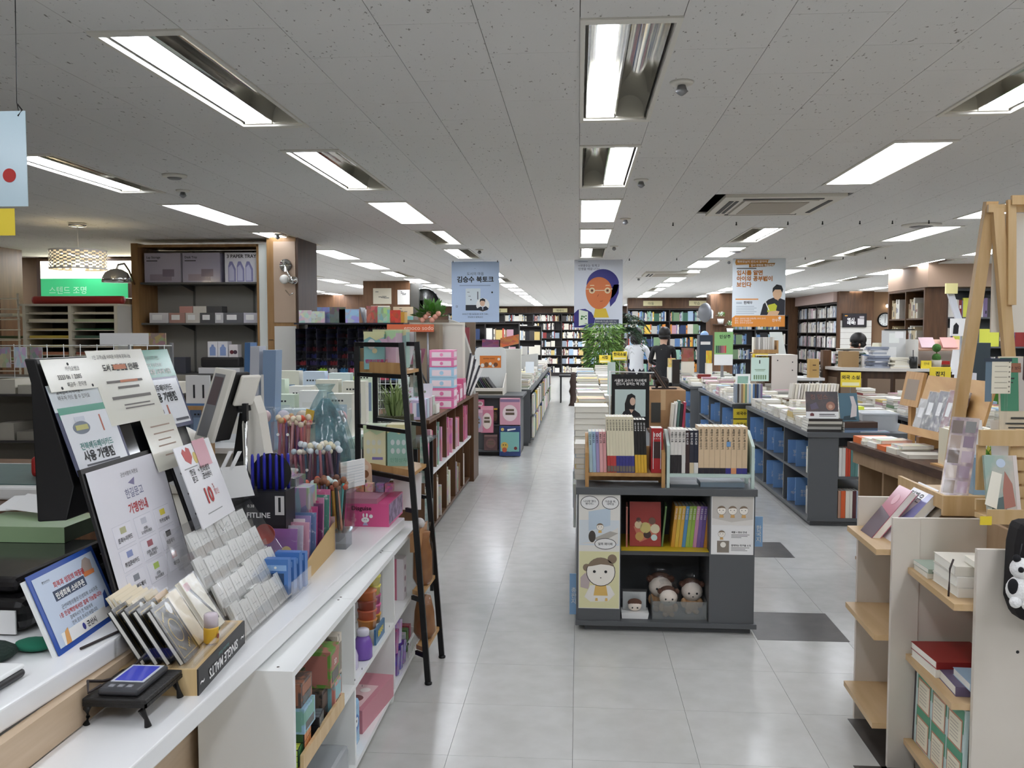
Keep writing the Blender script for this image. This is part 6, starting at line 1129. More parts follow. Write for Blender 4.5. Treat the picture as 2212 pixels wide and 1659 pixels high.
t=thing('glass_side_table','glass-topped side table carrying the grassy plant','table',(-1.03,4.95,0));box('top',(-1.30,4.62,.91),(-.83,5.2,.92),clear('#dff0ea',.2),t)
for x,y in ((-1.27,4.65),(-.87,4.65),(-1.27,5.15),(-.87,5.15)):box('leg',(x,y,0),(x+.02,y+.02,.9095),BLKM,t)
# ---------------------------------------------------------------- brown low bookcase along the left of the aisle
t=thing('brown_bookcase','long low brown bookcase along the left of the aisle','bookcase',(-1.4,7.6,0));
box('top_board',(-1.60,6.28,.875),(-1.06,9.0,.90),BROWN,t);box('bottom_board',(-1.6,6.29,.03),(-1.10,8.98,.055),BROWN,t);box('back_panel',(-1.6,6.29,.055),(-1.58,8.98,.8745),BROWN,t);box('white_shelf',(-1.58,6.3,.46),(-1.085,8.96,.48),WHITE,t);box('plinth',(-1.58,6.3,0),(-1.12,8.95,.0295),BROWND,t)
for i in range(6):y=6.30+.533*i;box('divider',(-1.58,y,.055),(-1.10,y+.02,.4595),BROWN,t);box('divider',(-1.58,y,.4805),(-1.10,y+.02,.8745),BROWN,t)
t2=box('end_block',(-1.26,9.02,0),(-1.065,9.45,.885),BROWN);tag(t2,'plain brown end panel of the left bookcase facing us','panel')
PK=[('#d97a9a','pink'),('#e39ab2','rose'),('#c75a82','hot pink'),('#e6c9cf','pale pink'),('#6f93c0','blue'),('#d9a04a','amber'),('#8fb7a4','mint'),('#b04a52','red')]
for i in range(5):
    for lv,z in ((1,.4805),(0,.056)):
        y=6.325+.533*i
        for k in range(6 if lv else 5):
            c,l=R.choice(PK[:4]if i >1 and lv else PK)if lv else R.choice([('#b9b6ae','grey'),('#e9e3d2','cream'),('#9b7f63','tan'),('#8f2f2c','dark red'),('#d8d2c4','pale')])
            th=R.uniform(.02,.05);h=R.uniform(.22,.33)
            o=box('toy_pack',(-1.3,y,z),(-1.125+R.uniform(0,.03),y+th,z+h),objcol('print'));o.color=(*lin(c),1);tag(o,'%s pack, %s in the %s bay of the %s shelf of the brown bookcase' % (l,ORD[k],ORD[i],('lower','upper')[lv]),'pack','packs in the brown bookcase');y +=th+R.uniform(.004,.035)
# on its top
TP=.9005
def cart(x,y,z,w,d,h,c,lab,nm='toy_box',grp=None,cat='box',extra=None):
    t=thing(nm,lab,cat,(x,y,z),grp);box('carton',(x,y,z),(x+w,y+d,z+h),mat(c,.35),t);f=front(x,y-.0004,z);f.rect('front_print',w*.1,h*.15,w*.8,h*.6,mat('#f0dde2' if extra is None else extra,.4),t);g=lean_x(x+w+.0004,y,z);g.rect('side_print',d*.1,h*.2,d*.8,h*.6,mat('#f0dde2' if extra is None else extra,.4),t);f.disc('picture',w*.5,h*.45,min(w,h)*.2,mat(c,.4),t,.0014);return t
for i,(z,c,l)in enumerate(((0,'#e27aa8','pink'),(.085,'#e27aa8','second pink'),(.17,'#a9cfe3','pale blue'),(.255,'#a9cfe3','upper pale blue'),(.34,'#e27aa8','third pink'),(.41,'#ea8fb6','topmost pink'))):
    cart(-1.22,7.25,TP+z,.2,.2,(.083,.083,.083,.083,.068,.07)[i],c,'%s toy carton in the stack on the brown bookcase' % l,grp='toy cartons stacked on the brown bookcase')
for i in range(3):cart(-1.24,7.75+.25*i,TP,.17,.2,.09+.05*i,'#c75a82','crimson pink carton behind the stack on the brown bookcase, %s' % ORD[i],grp='cartons at the far end of the brown bookcase')
t=thing('white_basket','white square basket holding a dark stick on the brown bookcase','basket',(-1.14,6.8,TP));boxes('basket',[((-1.2,6.72,TP),(-1.08,6.724,TP+.075)),((-1.2,6.876,TP),(-1.08,6.88,TP+.075)),((-1.2,6.724,TP),(-1.196,6.876,TP+.075)),((-1.084,6.724,TP),(-1.08,6.876,TP+.075)),((-1.2,6.72,TP),(-1.08,6.88,TP+.004))],mat('#e9e6dc',.4),t);tube('stick',[(-1.14,6.8,TP+.005),(-1.15,6.8,TP+.2),(-1.22,6.8,TP+.34)],.008,BLACK,t)
t=thing('photo_stand','tilted maroon gradient card on the brown bookcase','card',(-1.3,6.9,TP));slab('card',(-1.30,6.85,1.28),(.09,0,0),(.03,.0,.12),.01,mat('#6a3048',.3,noise=(4,'#a86a78',.4,.6)),t);slab('support',(-1.28,6.87,TP),(.03,0,0),(.01,0,.39),.004,ACR,t)
for i in range(4):
    y=6.30+.13*i;t=thing('pen_block','block of small packs standing near the front of the brown bookcase, %s' % ORD[i],'pack',(-1.15,y,TP),'small packs on the brown bookcase');box('pack',(-1.24,y,TP),(-1.10,y+.10,TP+.14),mat(('#c9b9d6','#b9c9d6','#d6bcc4','#c4d0c4')[i],.3),t);f=front(-1.24,y-.0004,TP)
    for k in range(5):f.rect('packet',.006+.027*k,.02,.022,.1,mat(('#8f6f9a','#d9a0b0','#e9e3ea','#7f93b0','#c9707f')[k],.3),t)
for i,(x,y,w,h,c,l)in enumerate(((-1.28,6.5,.09,.22,'#d9d2d6','white'),(-1.34,6.42,.08,.3,'#cfdcd2','pale green'),(-1.22,6.62,.1,.24,'#e6e3ea','spotted white'))):
    t=thing('sticker_stand','%s sticker card standing on the brown bookcase' % l,'card',(x,y,TP),'sticker cards on the brown bookcase');slab('card',(x,y,TP+.0005),(w,.03,0),(.03,0,h),.004,mat(c,.35),t);f=Fr((x,y,TP),(w,.03,0),(.03,0,h))
    for k in range(8):f.disc('sticker',w*R.uniform(.15,.8),h*R.uniform(.1,.9),.009,mat(R.choice(['#46413d','#c79aa6','#7d9a74','#8f9aa6']),.4),t)
t=thing('wire_grid','white wire grid panel standing behind the ladder shelf','rack',(-1.12,6.2,TP));
for i in range(7):tube('wire',[(-1.48+.04*i,6.4,TP),(-1.48+.04*i,6.4,1.42)],.0025,WHITE,t,4)
for i in range(9):tube('wire',[(-1.49,6.402,TP+.06*i+.01),(-1.23,6.402,TP+.06*i+.01)],.0025,WHITE,t,4)
t=thing('white_board','large cream framed board standing behind the ladder shelf','board',(-1.4,8.6,TP));box('panel',(-1.62,8.60,TP),(-1.12,8.615,1.60),mat('#dcd9cd',.5),t);boxes('frame',[((-1.64,8.594,TP),(-1.62,8.62,1.62)),((-1.12,8.594,TP),(-1.10,8.62,1.62)),((-1.62,8.594,1.60),(-1.12,8.62,1.62))],mat('#ece8da',.5),t)
for i in range(4):t=thing('hanging_pack','white hanging file pack in front of the cream board, %s from the left' % ORD[i],'pack',(-1.7+.1*i,8.3,1.3),'packs hanging by the cream board');box('pack',(-1.75+.11*i,8.4,1.22),(-1.67+.11*i,8.43,1.56),mat(('#a9cfc9','#f0eff0','#cfd3da','#b9c9cf')[i],.3),t);tube('hook',[(-1.71+.11*i,8.42,1.555),(-1.71+.11*i,8.45,1.60),(-1.71+.11*i,8.59,1.60)],.004,BLACK,t)
for i in range(6):tag(slab('poster_tube',(-1.14+.012*i,8.75,TP),(.02,0,0),(.07+.01*i,0,.42-.03*i),.012,SHEET if i % 2 else mat('#3b3a40',.5)),'%s rolled folder leaning at the end of the brown bookcase, %s' % (('dark','white')[i % 2],ORD[i]),'folder','folders leaning at the bookcase end')
t=thing('grey_drape','grey fabric roll standing on end behind the cream board','fabric',(-1.1,9.3,.885));poly('fabric',[(-1.25,9.2,.8855),(-1.08,9.2,.8855),(-1.12,9.2,1.3),(-1.22,9.2,1.62),(-1.34,9.2,1.66),(-1.36,9.2,1.2)],(0,.15,0),mat('#b5b2aa',.7),t)
# ---------------------------------------------------------------- black card rack and the aisle row beyond
t=thing('card_gondola','black low rack hung with pink toy bags at the left of the aisle','shelf',(-1.0,11.2,0));box('plinth',(-1.28,10.95,0),(-.72,11.7,.05),BLKM,t);box('top_board',(-1.32,10.9,.72),(-.68,11.75,.75),DARKG,t);box('back_panel',(-1.28,11.0,.05),(-.72,11.05,.7195),DARKG,t);box('shelf_board',(-1.29,10.92,.05),(-.71,11.0,.07),DARKG,t);box('shelf_board',(-1.29,10.92,.38),(-.71,11.0,.39),DARKG,t);box('side_panel',(-.74,11.05,.05),(-.72,11.7,.7195),DARKG,t);box('side_panel',(-1.28,11.05,.05),(-1.26,11.7,.7195),DARKG,t)
def bag(x,y,z,w,h,c,c2,lab,oval=None):
    t=thing('toy_bag',lab,'toy',(x,y,z),'toy bags on the black rack');bevel(box('pouch',(x,y,z),(x+w,y+.05,z+h),mat(c,.25),t),.008);f=front(x,y-.0008,z);f.rect('header',0.005,h*.86,w-.01,h*.1,mat(c2,.3),t);f.disc('picture',w*.5,h*.45,w*.36,mat(oval or '#f0dfe0',.3),t,ry=h*.3);f.lines('print_line',[(w*.3,h*.52,w*.4,h*.08),(w*.28,h*.38,w*.44,h*.09)],mat('#6a5a4a',.5),t,.0018);return t
bag(-.96,10.85,.392,.25,.33,'#dba3b4','#8f7a9a','large pink activity bag hanging at the right of the black rack');b_=bag(-.965,10.84,.01,.26,.37,'#33477c','#33477c','navy toy scissors set with a yellow bear at the bottom right of the black rack','#7fb8b4');f=front(-.965,10.838,.01);f.rect('panel',.015,.06,.23,.24,mat('#86bfb8',.3),b_,.0025);f.disc('bear',.065,.13,.045,mat('#dcb85a',.4),b_,.004);f.disc('bear_belly',.065,.08,.03,mat('#c9603f',.4),b_,.0045)
for x in (.05,.08):f.disc('eye',x,.14,.007,INK,b_,.006)
f.disc('beetle',.2,.1,.02,mat('#7a2f30',.4),b_,.004);f.disc('badge',.04,.33,.02,mat('#dcc27a',.4),b_,.004);f.poly('scissors',[(.1,.31),(.2,.33),(.2,.345),(.1,.335)],SHEET,b_,.004)
bag(-1.30,10.86,.30,.13,.28,'#c9a3b4','#e0b8c6','pale mauve activity bag at the left of the black rack','#9aa3bb');bag(-1.20,10.88,.29,.16,.33,'#d98aa0','#e9a9bb','rose activity bag in the middle of the black rack','#f0e0d8');bag(-1.16,10.9,.07,.17,.2,'#6a5050','#8a6a66','dark clear tub of parts at the bottom of the black rack','#7f5d5a')
bag(-1.06,10.93,.40,.07,.2,'#3a3234','#d9b43a','small dark pouch with yellow tag in the middle of the black rack','#5a4a30');bag(-1.26,10.93,.6,.1,.1,'#d9799a','#d9799a','short pink pouch at the top left of the black rack');bag(-1.33,10.82,.04,.05,.25,'#7a7f86','#9a9fa6','slim grey hanging pack at the far left of the black rack','#9aa0a0')
t=thing('record_bin','cream card bin of thin books with a tall white arched header','bin',(-1.1,11.2,.75));o=poly('header',[(-1.335,11.45,.7505),(-.93,11.45,.7505),(-.93,11.45,1.27),(-.95,11.45,1.32),(-.99,11.45,1.335),(-1.275,11.45,1.335),(-1.315,11.45,1.32),(-1.335,11.45,1.27)],(0,.015,0),mat('#eceeea',.4),t);f=front(-1.335,11.4485,.7505);f.rect('orange_picture',.065,.32,.275,.155,ORANGE,t);f.text('동네책방그림책전',.11,.43,.02,mat('#5a3018',.5),t)
for a,b,r_,c in ((.10,.35,.025,'#f2f0ea'),(.15,.36,.03,'#8a5a36'),(.2,.37,.02,'#f2f0ea'),(.27,.36,.028,'#7a4a2c'),(.31,.43,.018,'#f6e9da'),(.24,.345,.02,'#e9e6e0')):f.disc('picture',a,b,r_,mat(c,.5),t,.0014)
box('bin_front',(-1.33,10.95,.7505),(-.935,10.96,.84),CREAM,t);poly('bin_side',[(-.935,10.95,.7505),(-.935,11.45,.7505),(-.935,11.45,1.0),(-.935,10.95,.84)],(.01,0,0),CREAM,t);box('dark_strip',(-1.33,10.945,.765),(-.935,10.9495,.80),mat('#57503f',.5),t)
for i in range(11):tag(slab('thin_book',(-1.30+.03*i,11.05,.76),(0,.3,0),(-.09-.006*i,0,.2),.014,mat(('#4a3a50','#3f4a3c','#6a6a5c','#39363a','#8a8578','#2f3a30','#54606a')[i % 7],.4)),'thin dark book leaning in the cream card bin, %s from the left' % ORD[i],'book','thin books in the card bin')
tag(slab('storybook',(-1.02,11.6,1.33),(.24,0,.05),(0,.02,.12),.02,objcol('print')),'orange illustrated book leaning above the arched header','book').color=(*lin('#c9703a'),1);tag(slab('storybook',(-1.26,11.62,1.32),(.22,0,-.02),(0,.02,.12),.02,objcol('print')),'plum illustrated book leaning above the arched header','book').color=(*lin('#7a3a5c'),1)
t=thing('storybook_rack','cream rack behind the arched header holding picture books','rack',(-1.1,11.65,.75));box('rack',(-1.3,11.6,.7505),(-.75,11.74,1.31),mat('#d9d6cc',.5),t)
row=island('long low grey row of magazines along the left of the far aisle',-1.5,-.64,11.9,19.6,.76,6)
for i in range(26):
    y=12.05+.285*i
    for k in range(2):
        z=.42 if k else .1;o=box('magazine',(-.63,y,z),(-.60,y+.2,z+R.uniform(.22,.28)),objcol('print'));o.color=(*lin(R.choice(['#d8d2c4','#8f9aa6','#e9e3d2','#7d9a74','#c79aa6','#e6c24a','#2c3e63','#46413d','#f2efe6','#9b7f63'])),1);tag(o,'magazine facing the aisle, %s along the %s rail of the far left row' % (ORD[i],('lower','upper')[k]),'magazine','magazines along the far left row')
box('rail',(-.639,11.95,.08),(-.60,19.5,.095),DARKG,row);box('rail',(-.639,11.95,.40),(-.60,19.5,.415),DARKG,row)
for j in range(22):
    for i in range(3):
        h=R.uniform(.06,.2)if j else .12
        pile(-.77-.26*i,12.1+.34*j,.7605,h,.2,.26,'%s pile, %s row, far left island' % (ORD[i],ORD[j]),'piles on the far left row',own=1 if j <4 and i <2 else 0,rz=0,pal=MIX+PALE)
t=thing('folding_screen','grey folding card display standing on the far left row','display',(-.9,15.5,.76));poly('panel',[(-1.25,15.0,.9),(-.98,15.0,.9),(-.98,15.0,1.14),(-1.25,15.0,1.17)],(.02,.02,0),mat('#b5b6b0',.5),t);poly('panel',[(-.975,15.0,.9),(-.70,15.0,.9),(-.70,15.0,1.17),(-.975,15.0,1.14)],(.02,.02,0),mat('#b5b6b0',.5),t);box('base',(-1.25,15.0,.7605),(-.70,15.05,.8995),mat('#9a9b96',.5),t)
tag(slab('easel_card',(-.75,12.6,.95),(.12,0,0),(0,.03,.16),.006,mat('#d9dfe0',.4)),'white notice card among the piles on the far left row','card')
# carved stool and dark statue at the island end
t=thing('carved_statue','dark carved wooden post standing far down the aisle','statue',(-.11,18.6,0));DW=mat('#3a261c',.6,noise=(8,'#2a1a12',.3,.7));lathe('post',[(.10,0),(.07,.06),(.06,.2),(.09,.3),(.06,.4),(.08,.5),(.05,.6),(.06,.66),(.03,.7)],(-.11,18.6,0),DW,t,14)
t=thing('black_stool','small black stool beyond the carved post','stool',(-.3,19.5,0));box('seat',(-.42,19.3,.56),(.0,19.7,.6),BLACK,t)
for x,y in ((-.4,19.32),(-.04,19.32),(-.4,19.66),(-.04,19.66)):box('leg',(x,y,0),(x+.03,y+.03,.5595),BLACK,t)
# ---------------------------------------------------------------- left background
WD=wood('#a07c50','#8e6a40',3,(8,8,1));GRB=mat('#a5a39c',.7,name='grey_backboard')
t=thing('display_bookcase','tall grey-backed display case with oak edges full of stationery boxes','shelf',(-3.7,8.7,0))
box('back_panel',(-4.33,8.95,.1),(-3.1,8.97,2.36),GRB,t);box('side_panel',(-4.40,8.55,0),(-4.33,8.98,2.40),WD,t);box('side_panel',(-3.125,8.56,0),(-3.02,8.98,2.38),mat('#dfe3dc',.4),t);box('oak_edge',(-3.135,8.55,0),(-3.115,8.5595,2.38),WD,t);box('oak_edge',(-4.33,8.55,2.36),(-3.12,8.57,2.385),WD,t);box('top_panel',(-4.33,8.57,2.365),(-3.12,8.97,2.385),WD,t);box('base',(-4.33,8.6,0),(-3.12,8.95,.1),WD,t)
for z in (2.0,1.60,1.10,.7):box('shelf_board',(-4.325,8.58,z),(-3.13,8.945,z+.018),mat('#5a5a58',.5),t)
for x in (-3.95,-3.32):
    box('slotted_rail',(x,8.94,.2),(x+.02,8.9495,2.35),mat('#6a6a66',.5),t)
    for z in (2.0,1.6,1.1):poly('bracket',[(x+.005,8.94,z),(x+.005,8.62,z),(x+.005,8.94,z-.06)],(.008,0,0),mat('#4a4a48',.5),t)
def crt(x,y,z,w,d,h,c,lab,txt=None,deco=None,grp='boxes in the display case'):
    q=thing('stationery_box',lab,'box',(x,y,z),grp);box('carton',(x,y,z),(x+w,y+d,z+h),mat(c,.3),q);f=front(x,y-.0006,z)
    if txt:f.text(txt[0],w*.06,h*.82,txt[1],INK,q,bold=.02)
    if deco:deco(f,w,h,q)
    return q
LIL=mat('#8d8cb8',.4)
def tr3(f,w,h,q):
    for i in range(3):f.poly('tray_picture',[(w*(.1+.25*i),h*.02),(w*(.1+.25*i),h*.55),(w*(.14+.25*i),h*.7),(w*(.22+.25*i),h*.7),(w*(.32+.25*i),h*.45),(w*(.32+.25*i),h*.02)],LIL,q);f.poly('tray_inner',[(w*(.12+.25*i),h*.05),(w*(.12+.25*i),h*.5),(w*(.2+.25*i),h*.6),(w*(.27+.25*i),h*.4),(w*(.27+.25*i),h*.05)],mat('#c9c8de',.4),q,.0012)
def ph(f,w,h,q):f.lines('print_line',[(w*.06,h*.72,w*.3,h*.03)],INK,q,.0012);f.rect('product_picture',w*.15,h*.06,w*.6,h*.22,mat('#a99aa8',.4),q);f.rect('product_picture',w*.5,h*.2,w*.32,h*.25,mat('#8d7f90',.4),q,.001)
crt(-4.30,8.62,2.0185,.37,.2,.29,'#c4bccb','wide lilac storage box at the left of the top shelf',('Lap Storage',.03),ph);crt(-3.91,8.62,2.0185,.38,.2,.29,'#b9b4c8','wide lilac desk tray box in the middle of the top shelf',('Desk Tray',.03),ph)
slab('wrapper',(-4.31,8.612,2.0186),(.79,0,0),(0,0,.3),.001,WRAP,sc.objects['stationery_box'])
crt(-3.48,8.62,2.0185,.345,.2,.29,'#e6e5ea','white box reading 3 PAPER TRAY on the top shelf',('3 PAPER TRAY',.047),tr3)
x=-4.26
for i,(w,c,l)in enumerate(((.2,'#d9d6d6','white wrapped'),(.17,'#b58f84','salmon'),(.15,'#d6cfc6','cream'),(.15,'#5a5a5c','dark'),(.09,'#cfcdcf','small white'),(.2,'#6a6a6e','grey wrapped'),(.16,'#c4c2ca','pale lilac'))):
    q=crt(x,8.62,1.6185,w-.006,.15,.10,c,'%s speaker-size box on the second shelf, %s from the left' % (l,ORD[i]));f=front(x,8.619,1.6185);f.rect('label',w*.15,.03,w*.5,.05,SHEET,q);x +=w
x=-3.96
for i,(w,c,l)in enumerate(((.14,'#c9958a','pink'),(.14,'#d9d3c8','cream'),(.16,'#4a4a4c','black'))):crt(x,8.64,1.719,w-.006,.13,.065,c,'%s flat box stacked on the second shelf' % l);x +=w
def vest(f,w,h,q):f.poly('product_picture',[(w*.2,h*.1),(w*.8,h*.1),(w*.8,h*.6),(w*.62,h*.7),(w*.62,h*.8),(w*.38,h*.8),(w*.38,h*.7),(w*.2,h*.6)],mat('#8fa3d0',.4),q)
crt(-3.67,8.62,1.28,.1,.1,.155,'#ecebee','white box with a blue bottle picture on the third shelf',None,vest);crt(-3.565,8.62,1.28,.1,.1,.155,'#e9e8ec','second white box with a blue bottle picture on the third shelf',None,vest)
q=crt(-3.455,8.62,1.28,.09,.1,.125,'#e6e0e0','white box with dark red spools on the third shelf');f=front(-3.455,8.619,1.28);f.disc('product_picture',.03,.05,.02,mat('#6a2f38',.4),q);f.disc('product_picture',.065,.05,.02,mat('#4a3a48',.4),q)
tag(bevel(box('black_case',(-3.74,8.60,1.178),(-3.34,8.72,1.279),mat('#2a2829',.4)),.02,3),'long black zip case on the third shelf','case');crt(-3.76,8.6,1.1185,.42,.15,.058,'#dcdbdb','long white printed box under the black case');crt(-4.1,8.62,1.1185,.2,.12,.16,'#4f5058','dark pouch with an X at the left of the third shelf')
t=thing('oak_pillar','brown wood-clad pillar with a globe wall lamp beside the display case','pillar',(-2.88,8.8,0));t['kind']='structure';del t['category'];del t['label']
box('cladding',(-3.015,8.5,0),(-2.72,9.1,2.44),WD,t);box('upper_board',(-2.945,8.49,1.62),(-2.73,8.4995,2.40),mat('#b39c86',.5),t);box('white_panel',(-2.945,8.49,.6),(-2.73,8.4995,1.585),mat('#cfcdc6',.5),t);box('edge_trim',(-2.72,8.48,0),(-2.70,9.1,2.44),BROWND,t)
for i in range(6):box('groove',(-3.0,8.488,.75+.14*i),(-2.955,8.4895,.755+.14*i),INK,t)
t=thing('wall_lamp','chrome wall lamp with a white globe on the pillar','lamp',(-2.8,8.45,2.05));lathe('back_plate',[(.06,0),(.06,.012),(.03,.02)],(-2.82,8.4695,2.17),CHROME,t,20,'y');tube('arm',[(-2.82,8.46,2.15),(-2.78,8.40,2.10),(-2.74,8.36,2.05)],.008,CHROME,t);ball('globe',(-2.80,8.37,2.03),.045,mat('#f4f2ea',.3),t);lathe('socket',[(.03,-.04),(.04,0),(.03,.04)],(-2.72,8.37,2.02),CHROME,t,14,'x');tube('switch_arm',[(-2.82,8.465,1.93),(-2.76,8.40,1.88),(-2.72,8.38,1.9)],.006,CHROME,t)
# pen rack
t=thing('pen_rack','wide black stepped pen rack with dark blue and red pens','rack',(-2.2,8.4,1.0));box('base_cabinet',(-2.68,8.25,0),(-1.65,8.75,.98),mat('#3a3836',.5),t);box('back_panel',(-2.68,8.70,.98),(-1.65,8.74,1.62),BLACK,t);box('top_board',(-2.69,8.3,1.60),(-1.64,8.7,1.615),mat('#2a2a34',.3),t)
for i in range(8):
    z=1.05+.066*i;y=8.27+.05*i;box('tier',(-2.68,y,z),(-1.65,y+.05,z+.012),BLACK,t);box('clear_lip',(-2.68,y-.004,z+.0125),(-1.65,y-.001,z+.03),clear('#9a9aa8',.3,.1),t)
for i in range(11):box('divider',(-2.67+.1*i,8.28,1.05),(-2.667+.1*i,8.69,1.06+.5),mat('#2e2e3a',.2),t)
for i in range(8):
    z=1.0625+.066*i;y=8.285+.05*i
    for k in range(10):
        c,l=R.choice([('#343a86','navy'),('#343a86','navy'),('#4a3f70','indigo'),('#9a3038','dark red'),('#24242c','black'),('#24242c','black'),('#77777e','grey')])
        if i <2:c,l=R.choice([('#e0607a','pink'),('#b9e04a','lime'),('#3f7fb0','blue'),('#e9e6e0','white'),('#17171c','black'),('#9ad05a','green')])
        o=boxes('pen_bunch',[((-2.665+.1*k+.0145*j,y,z),(-2.655+.1*k+.0145*j,y+.03,z+.048+.01*((j*3+k)% 2)))for j in range(6)],mat(c,.3));stuff(o);tag(o,None,None);o.parent=t;o.matrix_parent_inverse=t.matrix_basis.inverted()
for i,(x,w,h,c,l)in enumerate(((-2.66,.12,.12,'#c9c9cc','grey wrapped'),(-2.54,.13,.11,'#d0cac4','beige wrapped'),(-2.5,.17,.15,'#8088b8','blue anime'),(-2.36,.15,.15,'#6a6a66','dark illustrated'),(-2.27,.19,.13,'#a9b9d9','pale blue portrait'),(-1.90,.12,.15,'#9fc0a0','green and yellow'),(-2.02,.11,.16,'#b96a5a','red topped'),(-1.78,.10,.12,'#c94a3a','red cartoon'))):
    B('picture_card',(x,8.36+(.06 if i in (2,6)else 0),1.6155),(x+w,8.375+(.06 if i in (2,6)else 0),1.6155+h),c,'%s picture set standing on the pen rack' % l,'card','picture sets on the pen rack')
for i in range(4):tag(slab('thin_set',(-2.06+.045*i,8.5,1.616),(0,.2,0),(-.04,0,.15-.02*i),.012,SHEET if i % 2 else GREYM),'%s thin set leaning on the pen rack, %s' % (('grey','white')[i % 2],ORD[i]),'card','thin sets leaning on the pen rack')
t=thing('brand_sign','orange sign with a white word along the top of the pen rack','sign',(-1.45,8.1,1.5));box('board',(-1.78,8.22,1.53),(-1.34,8.235,1.60),mat('#d0683f',.4),t);front(-1.78,8.2194,1.53).text('emoco sodo',.16,.018,.055,mat('#f0d9c4',.5),t);tube('post',[(-1.4,8.24,.98),(-1.4,8.24,1.53)],.01,GREYM,t)
t=thing('flower_arrangement','artificial flowers with peach blooms beside the pen rack','plant',(-1.38,8.6,1.6));box('planter',(-1.52,8.3,.9005),(-1.30,8.5,1.60),mat('#8a7a64',.6),t);sprig('foliage',(-1.40,8.4,1.67),.13,160,t,[LEAF,mat('#5f8a4a',.6)],.3,.09)
for i in range(6):ball('bloom',(-1.46+.03*i,8.3,1.64+.03*(i % 3)),.026,mat('#d9a08a',.7),t,seg=8,rings=6)
tag(box('story_box',(-1.76,8.45,1.6155),(-1.66,8.6,1.72),mat('#e0b04a',.4)),'yellow box with a white oval beside the flowers','box')
# column with drawings
t=thing('drawing_column','square brown column with children drawings on its face','column',(-3.4,16.2,0));t['kind']='structure';del t['category'];del t['label']
box('cladding',(-3.84,15.77,0),(-3.0,16.6,2.44),BROWN,t)
for i,(x,z,w,h,c)in enumerate(((-3.66,2.03,.33,.28,'#cfc8b4'),(-3.22,2.02,.22,.26,'#e0ded6'),(-3.70,1.76,.34,.24,'#dcd6c6'),(-3.3,1.74,.36,.24,'#b5a286'))):
    q=thing('drawing',('pencil drawing on the upper left of the column','small white drawing at the upper right of the column','drawing of hats at the lower left of the column','sand and sea drawing at the lower right of the column')[i],'picture',(x,15.76,z),'drawings on the column');f=front(x,15.768,z);f.rect('paper',0,0,w,h,mat(c,.7),q,0,.004)
    if i ==3:f.rect('sea',0,0,w,h*.3,mat('#6f9a94',.7),q,.001)
    f.lines('sketch_line',[(w*R.uniform(.1,.6),h*R.uniform(.35,.85),w*R.uniform(.1,.3),.012)for k in range(5)],mat('#5a5a58',.6),q)
t=thing('steel_pendant','large steel dish lamp beside the drawing column','lamp',(-2.75,16.0,2.0));lathe('dish',[(.02,.1),(.14,.09),(.25,.02),(.27,-.02),(.25,-.0)],(-2.75,15.9,2.05),CHROME,t,20,'y');box('bracket',(-2.99,15.9,2.0),(-2.78,16.0,2.1),GREYM,t)
t=thing('steel_case','grey metal speaker case on the side of the column','speaker',(-2.9,16.1,2.0));box('case',(-2.995,15.8,1.85),(-2.84,16.2,2.40),mat('#5f5d58',.3,metal=.6),t)
struct(box('wall_brown_left',(-9.4,21.5,0),(-3.6,21.8,2.6),BROWN));struct(box('wall_stationery_back',(-9.4,10.6,0),(-4.45,10.8,2.6),mat('#7a6248',.7)))
# window-like light box, beams, pendant lamps
w_=thing('light_box_sign','glowing window sign with a green band above the paper racks','sign',(-5.9,10.5,2.0));box('frame',(-6.6,10.5,1.85),(-4.95,10.595,2.42),BROWND,w_);f=front(-6.55,10.4995,1.88);f.rect('glow_panel',0,.3,1.55,.21,mat('#fff6e0',emit=3.0),w_);f.rect('green_band',0,.06,1.1,.24,mat('#2f9a62',.5,emit=.5),w_);f.rect('white_strip',0,0,1.2,.06,mat('#dfeee0',.5,emit=.5),w_);f.text('스텐드 조명',.1,.12,.1,mat('#bfe6c9',.5),w_,c=.002);f.rect('yellow_panel',1.15,.02,.35,.3,mat('#f0d68a',.5,emit=1.5),w_)
t=thing('pendant_lamp','drum pendant lamp with a pierced white shade and warm bulb','lamp',(-4.2,7.27,2.44));lathe('canopy',[(.07,-.001),(.07,-.025),(.05,-.03)],(-4.2,7.27,H),CHROME,t,18);tube('cord',[(-4.2,7.27,2.41),(-4.2,7.27,2.23)],.003,WHITE,t)
vs,fs,mi=[],[],[];n=44;rows_=12
for j in range(rows_):
    for i in range(n):
        if (i+j)% 2 ==0 and 0 <j <rows_-1:continue
        a0,a1=2*math.pi*i/n,2*math.pi*(i+1)/n;z0_,z1_=2.05+.165*j/rows_,2.05+.165*(j+1)/rows_;k=len(vs)
        for a,z in ((a0,z0_),(a1,z0_),(a1,z1_),(a0,z1_)):vs.append((-4.2+.225*math.cos(a),7.27+.225*math.sin(a),z))
        fs.append((k,k+1,k+2,k+3))
sh=mesh('lamp_shade',vs,fs,mat('#f3efe8',.7),t);lathe('inner_liner',[(.20,0),(.20,.15)],(-4.2,7.27,2.055),clear('#fffaf0',.02,.4,body=.35),t,24);tube('holder',[(-4.2,7.27,2.23),(-4.2,7.27,2.12)],.02,WHITE,t);ball('bulb',(-4.2,7.27,2.06),.05,mat('#fff0d0',emit=14),t)
t=thing('arc_lamp','chrome dome arc lamp shining downward left of the display case','lamp',(-4.2,8.0,0));lathe('dome',[(.128,0),(.125,.04),(.1,.09),(.05,.12),(.01,.128)],(-4.26,8.0,1.985),CHROME,t,24);lathe('lit_opening',[(.118,.004),(.118,.012)],(-4.26,8.0,1.985),mat('#ffe9c0',emit=6),t,24);tube('arm',[(-4.26,8.0,2.10),(-4.25,8.02,2.15),(-4.26,8.15,2.17),(-4.32,8.35,2.12),(-4.37,8.548,2.0)],.01,CHROME,t)
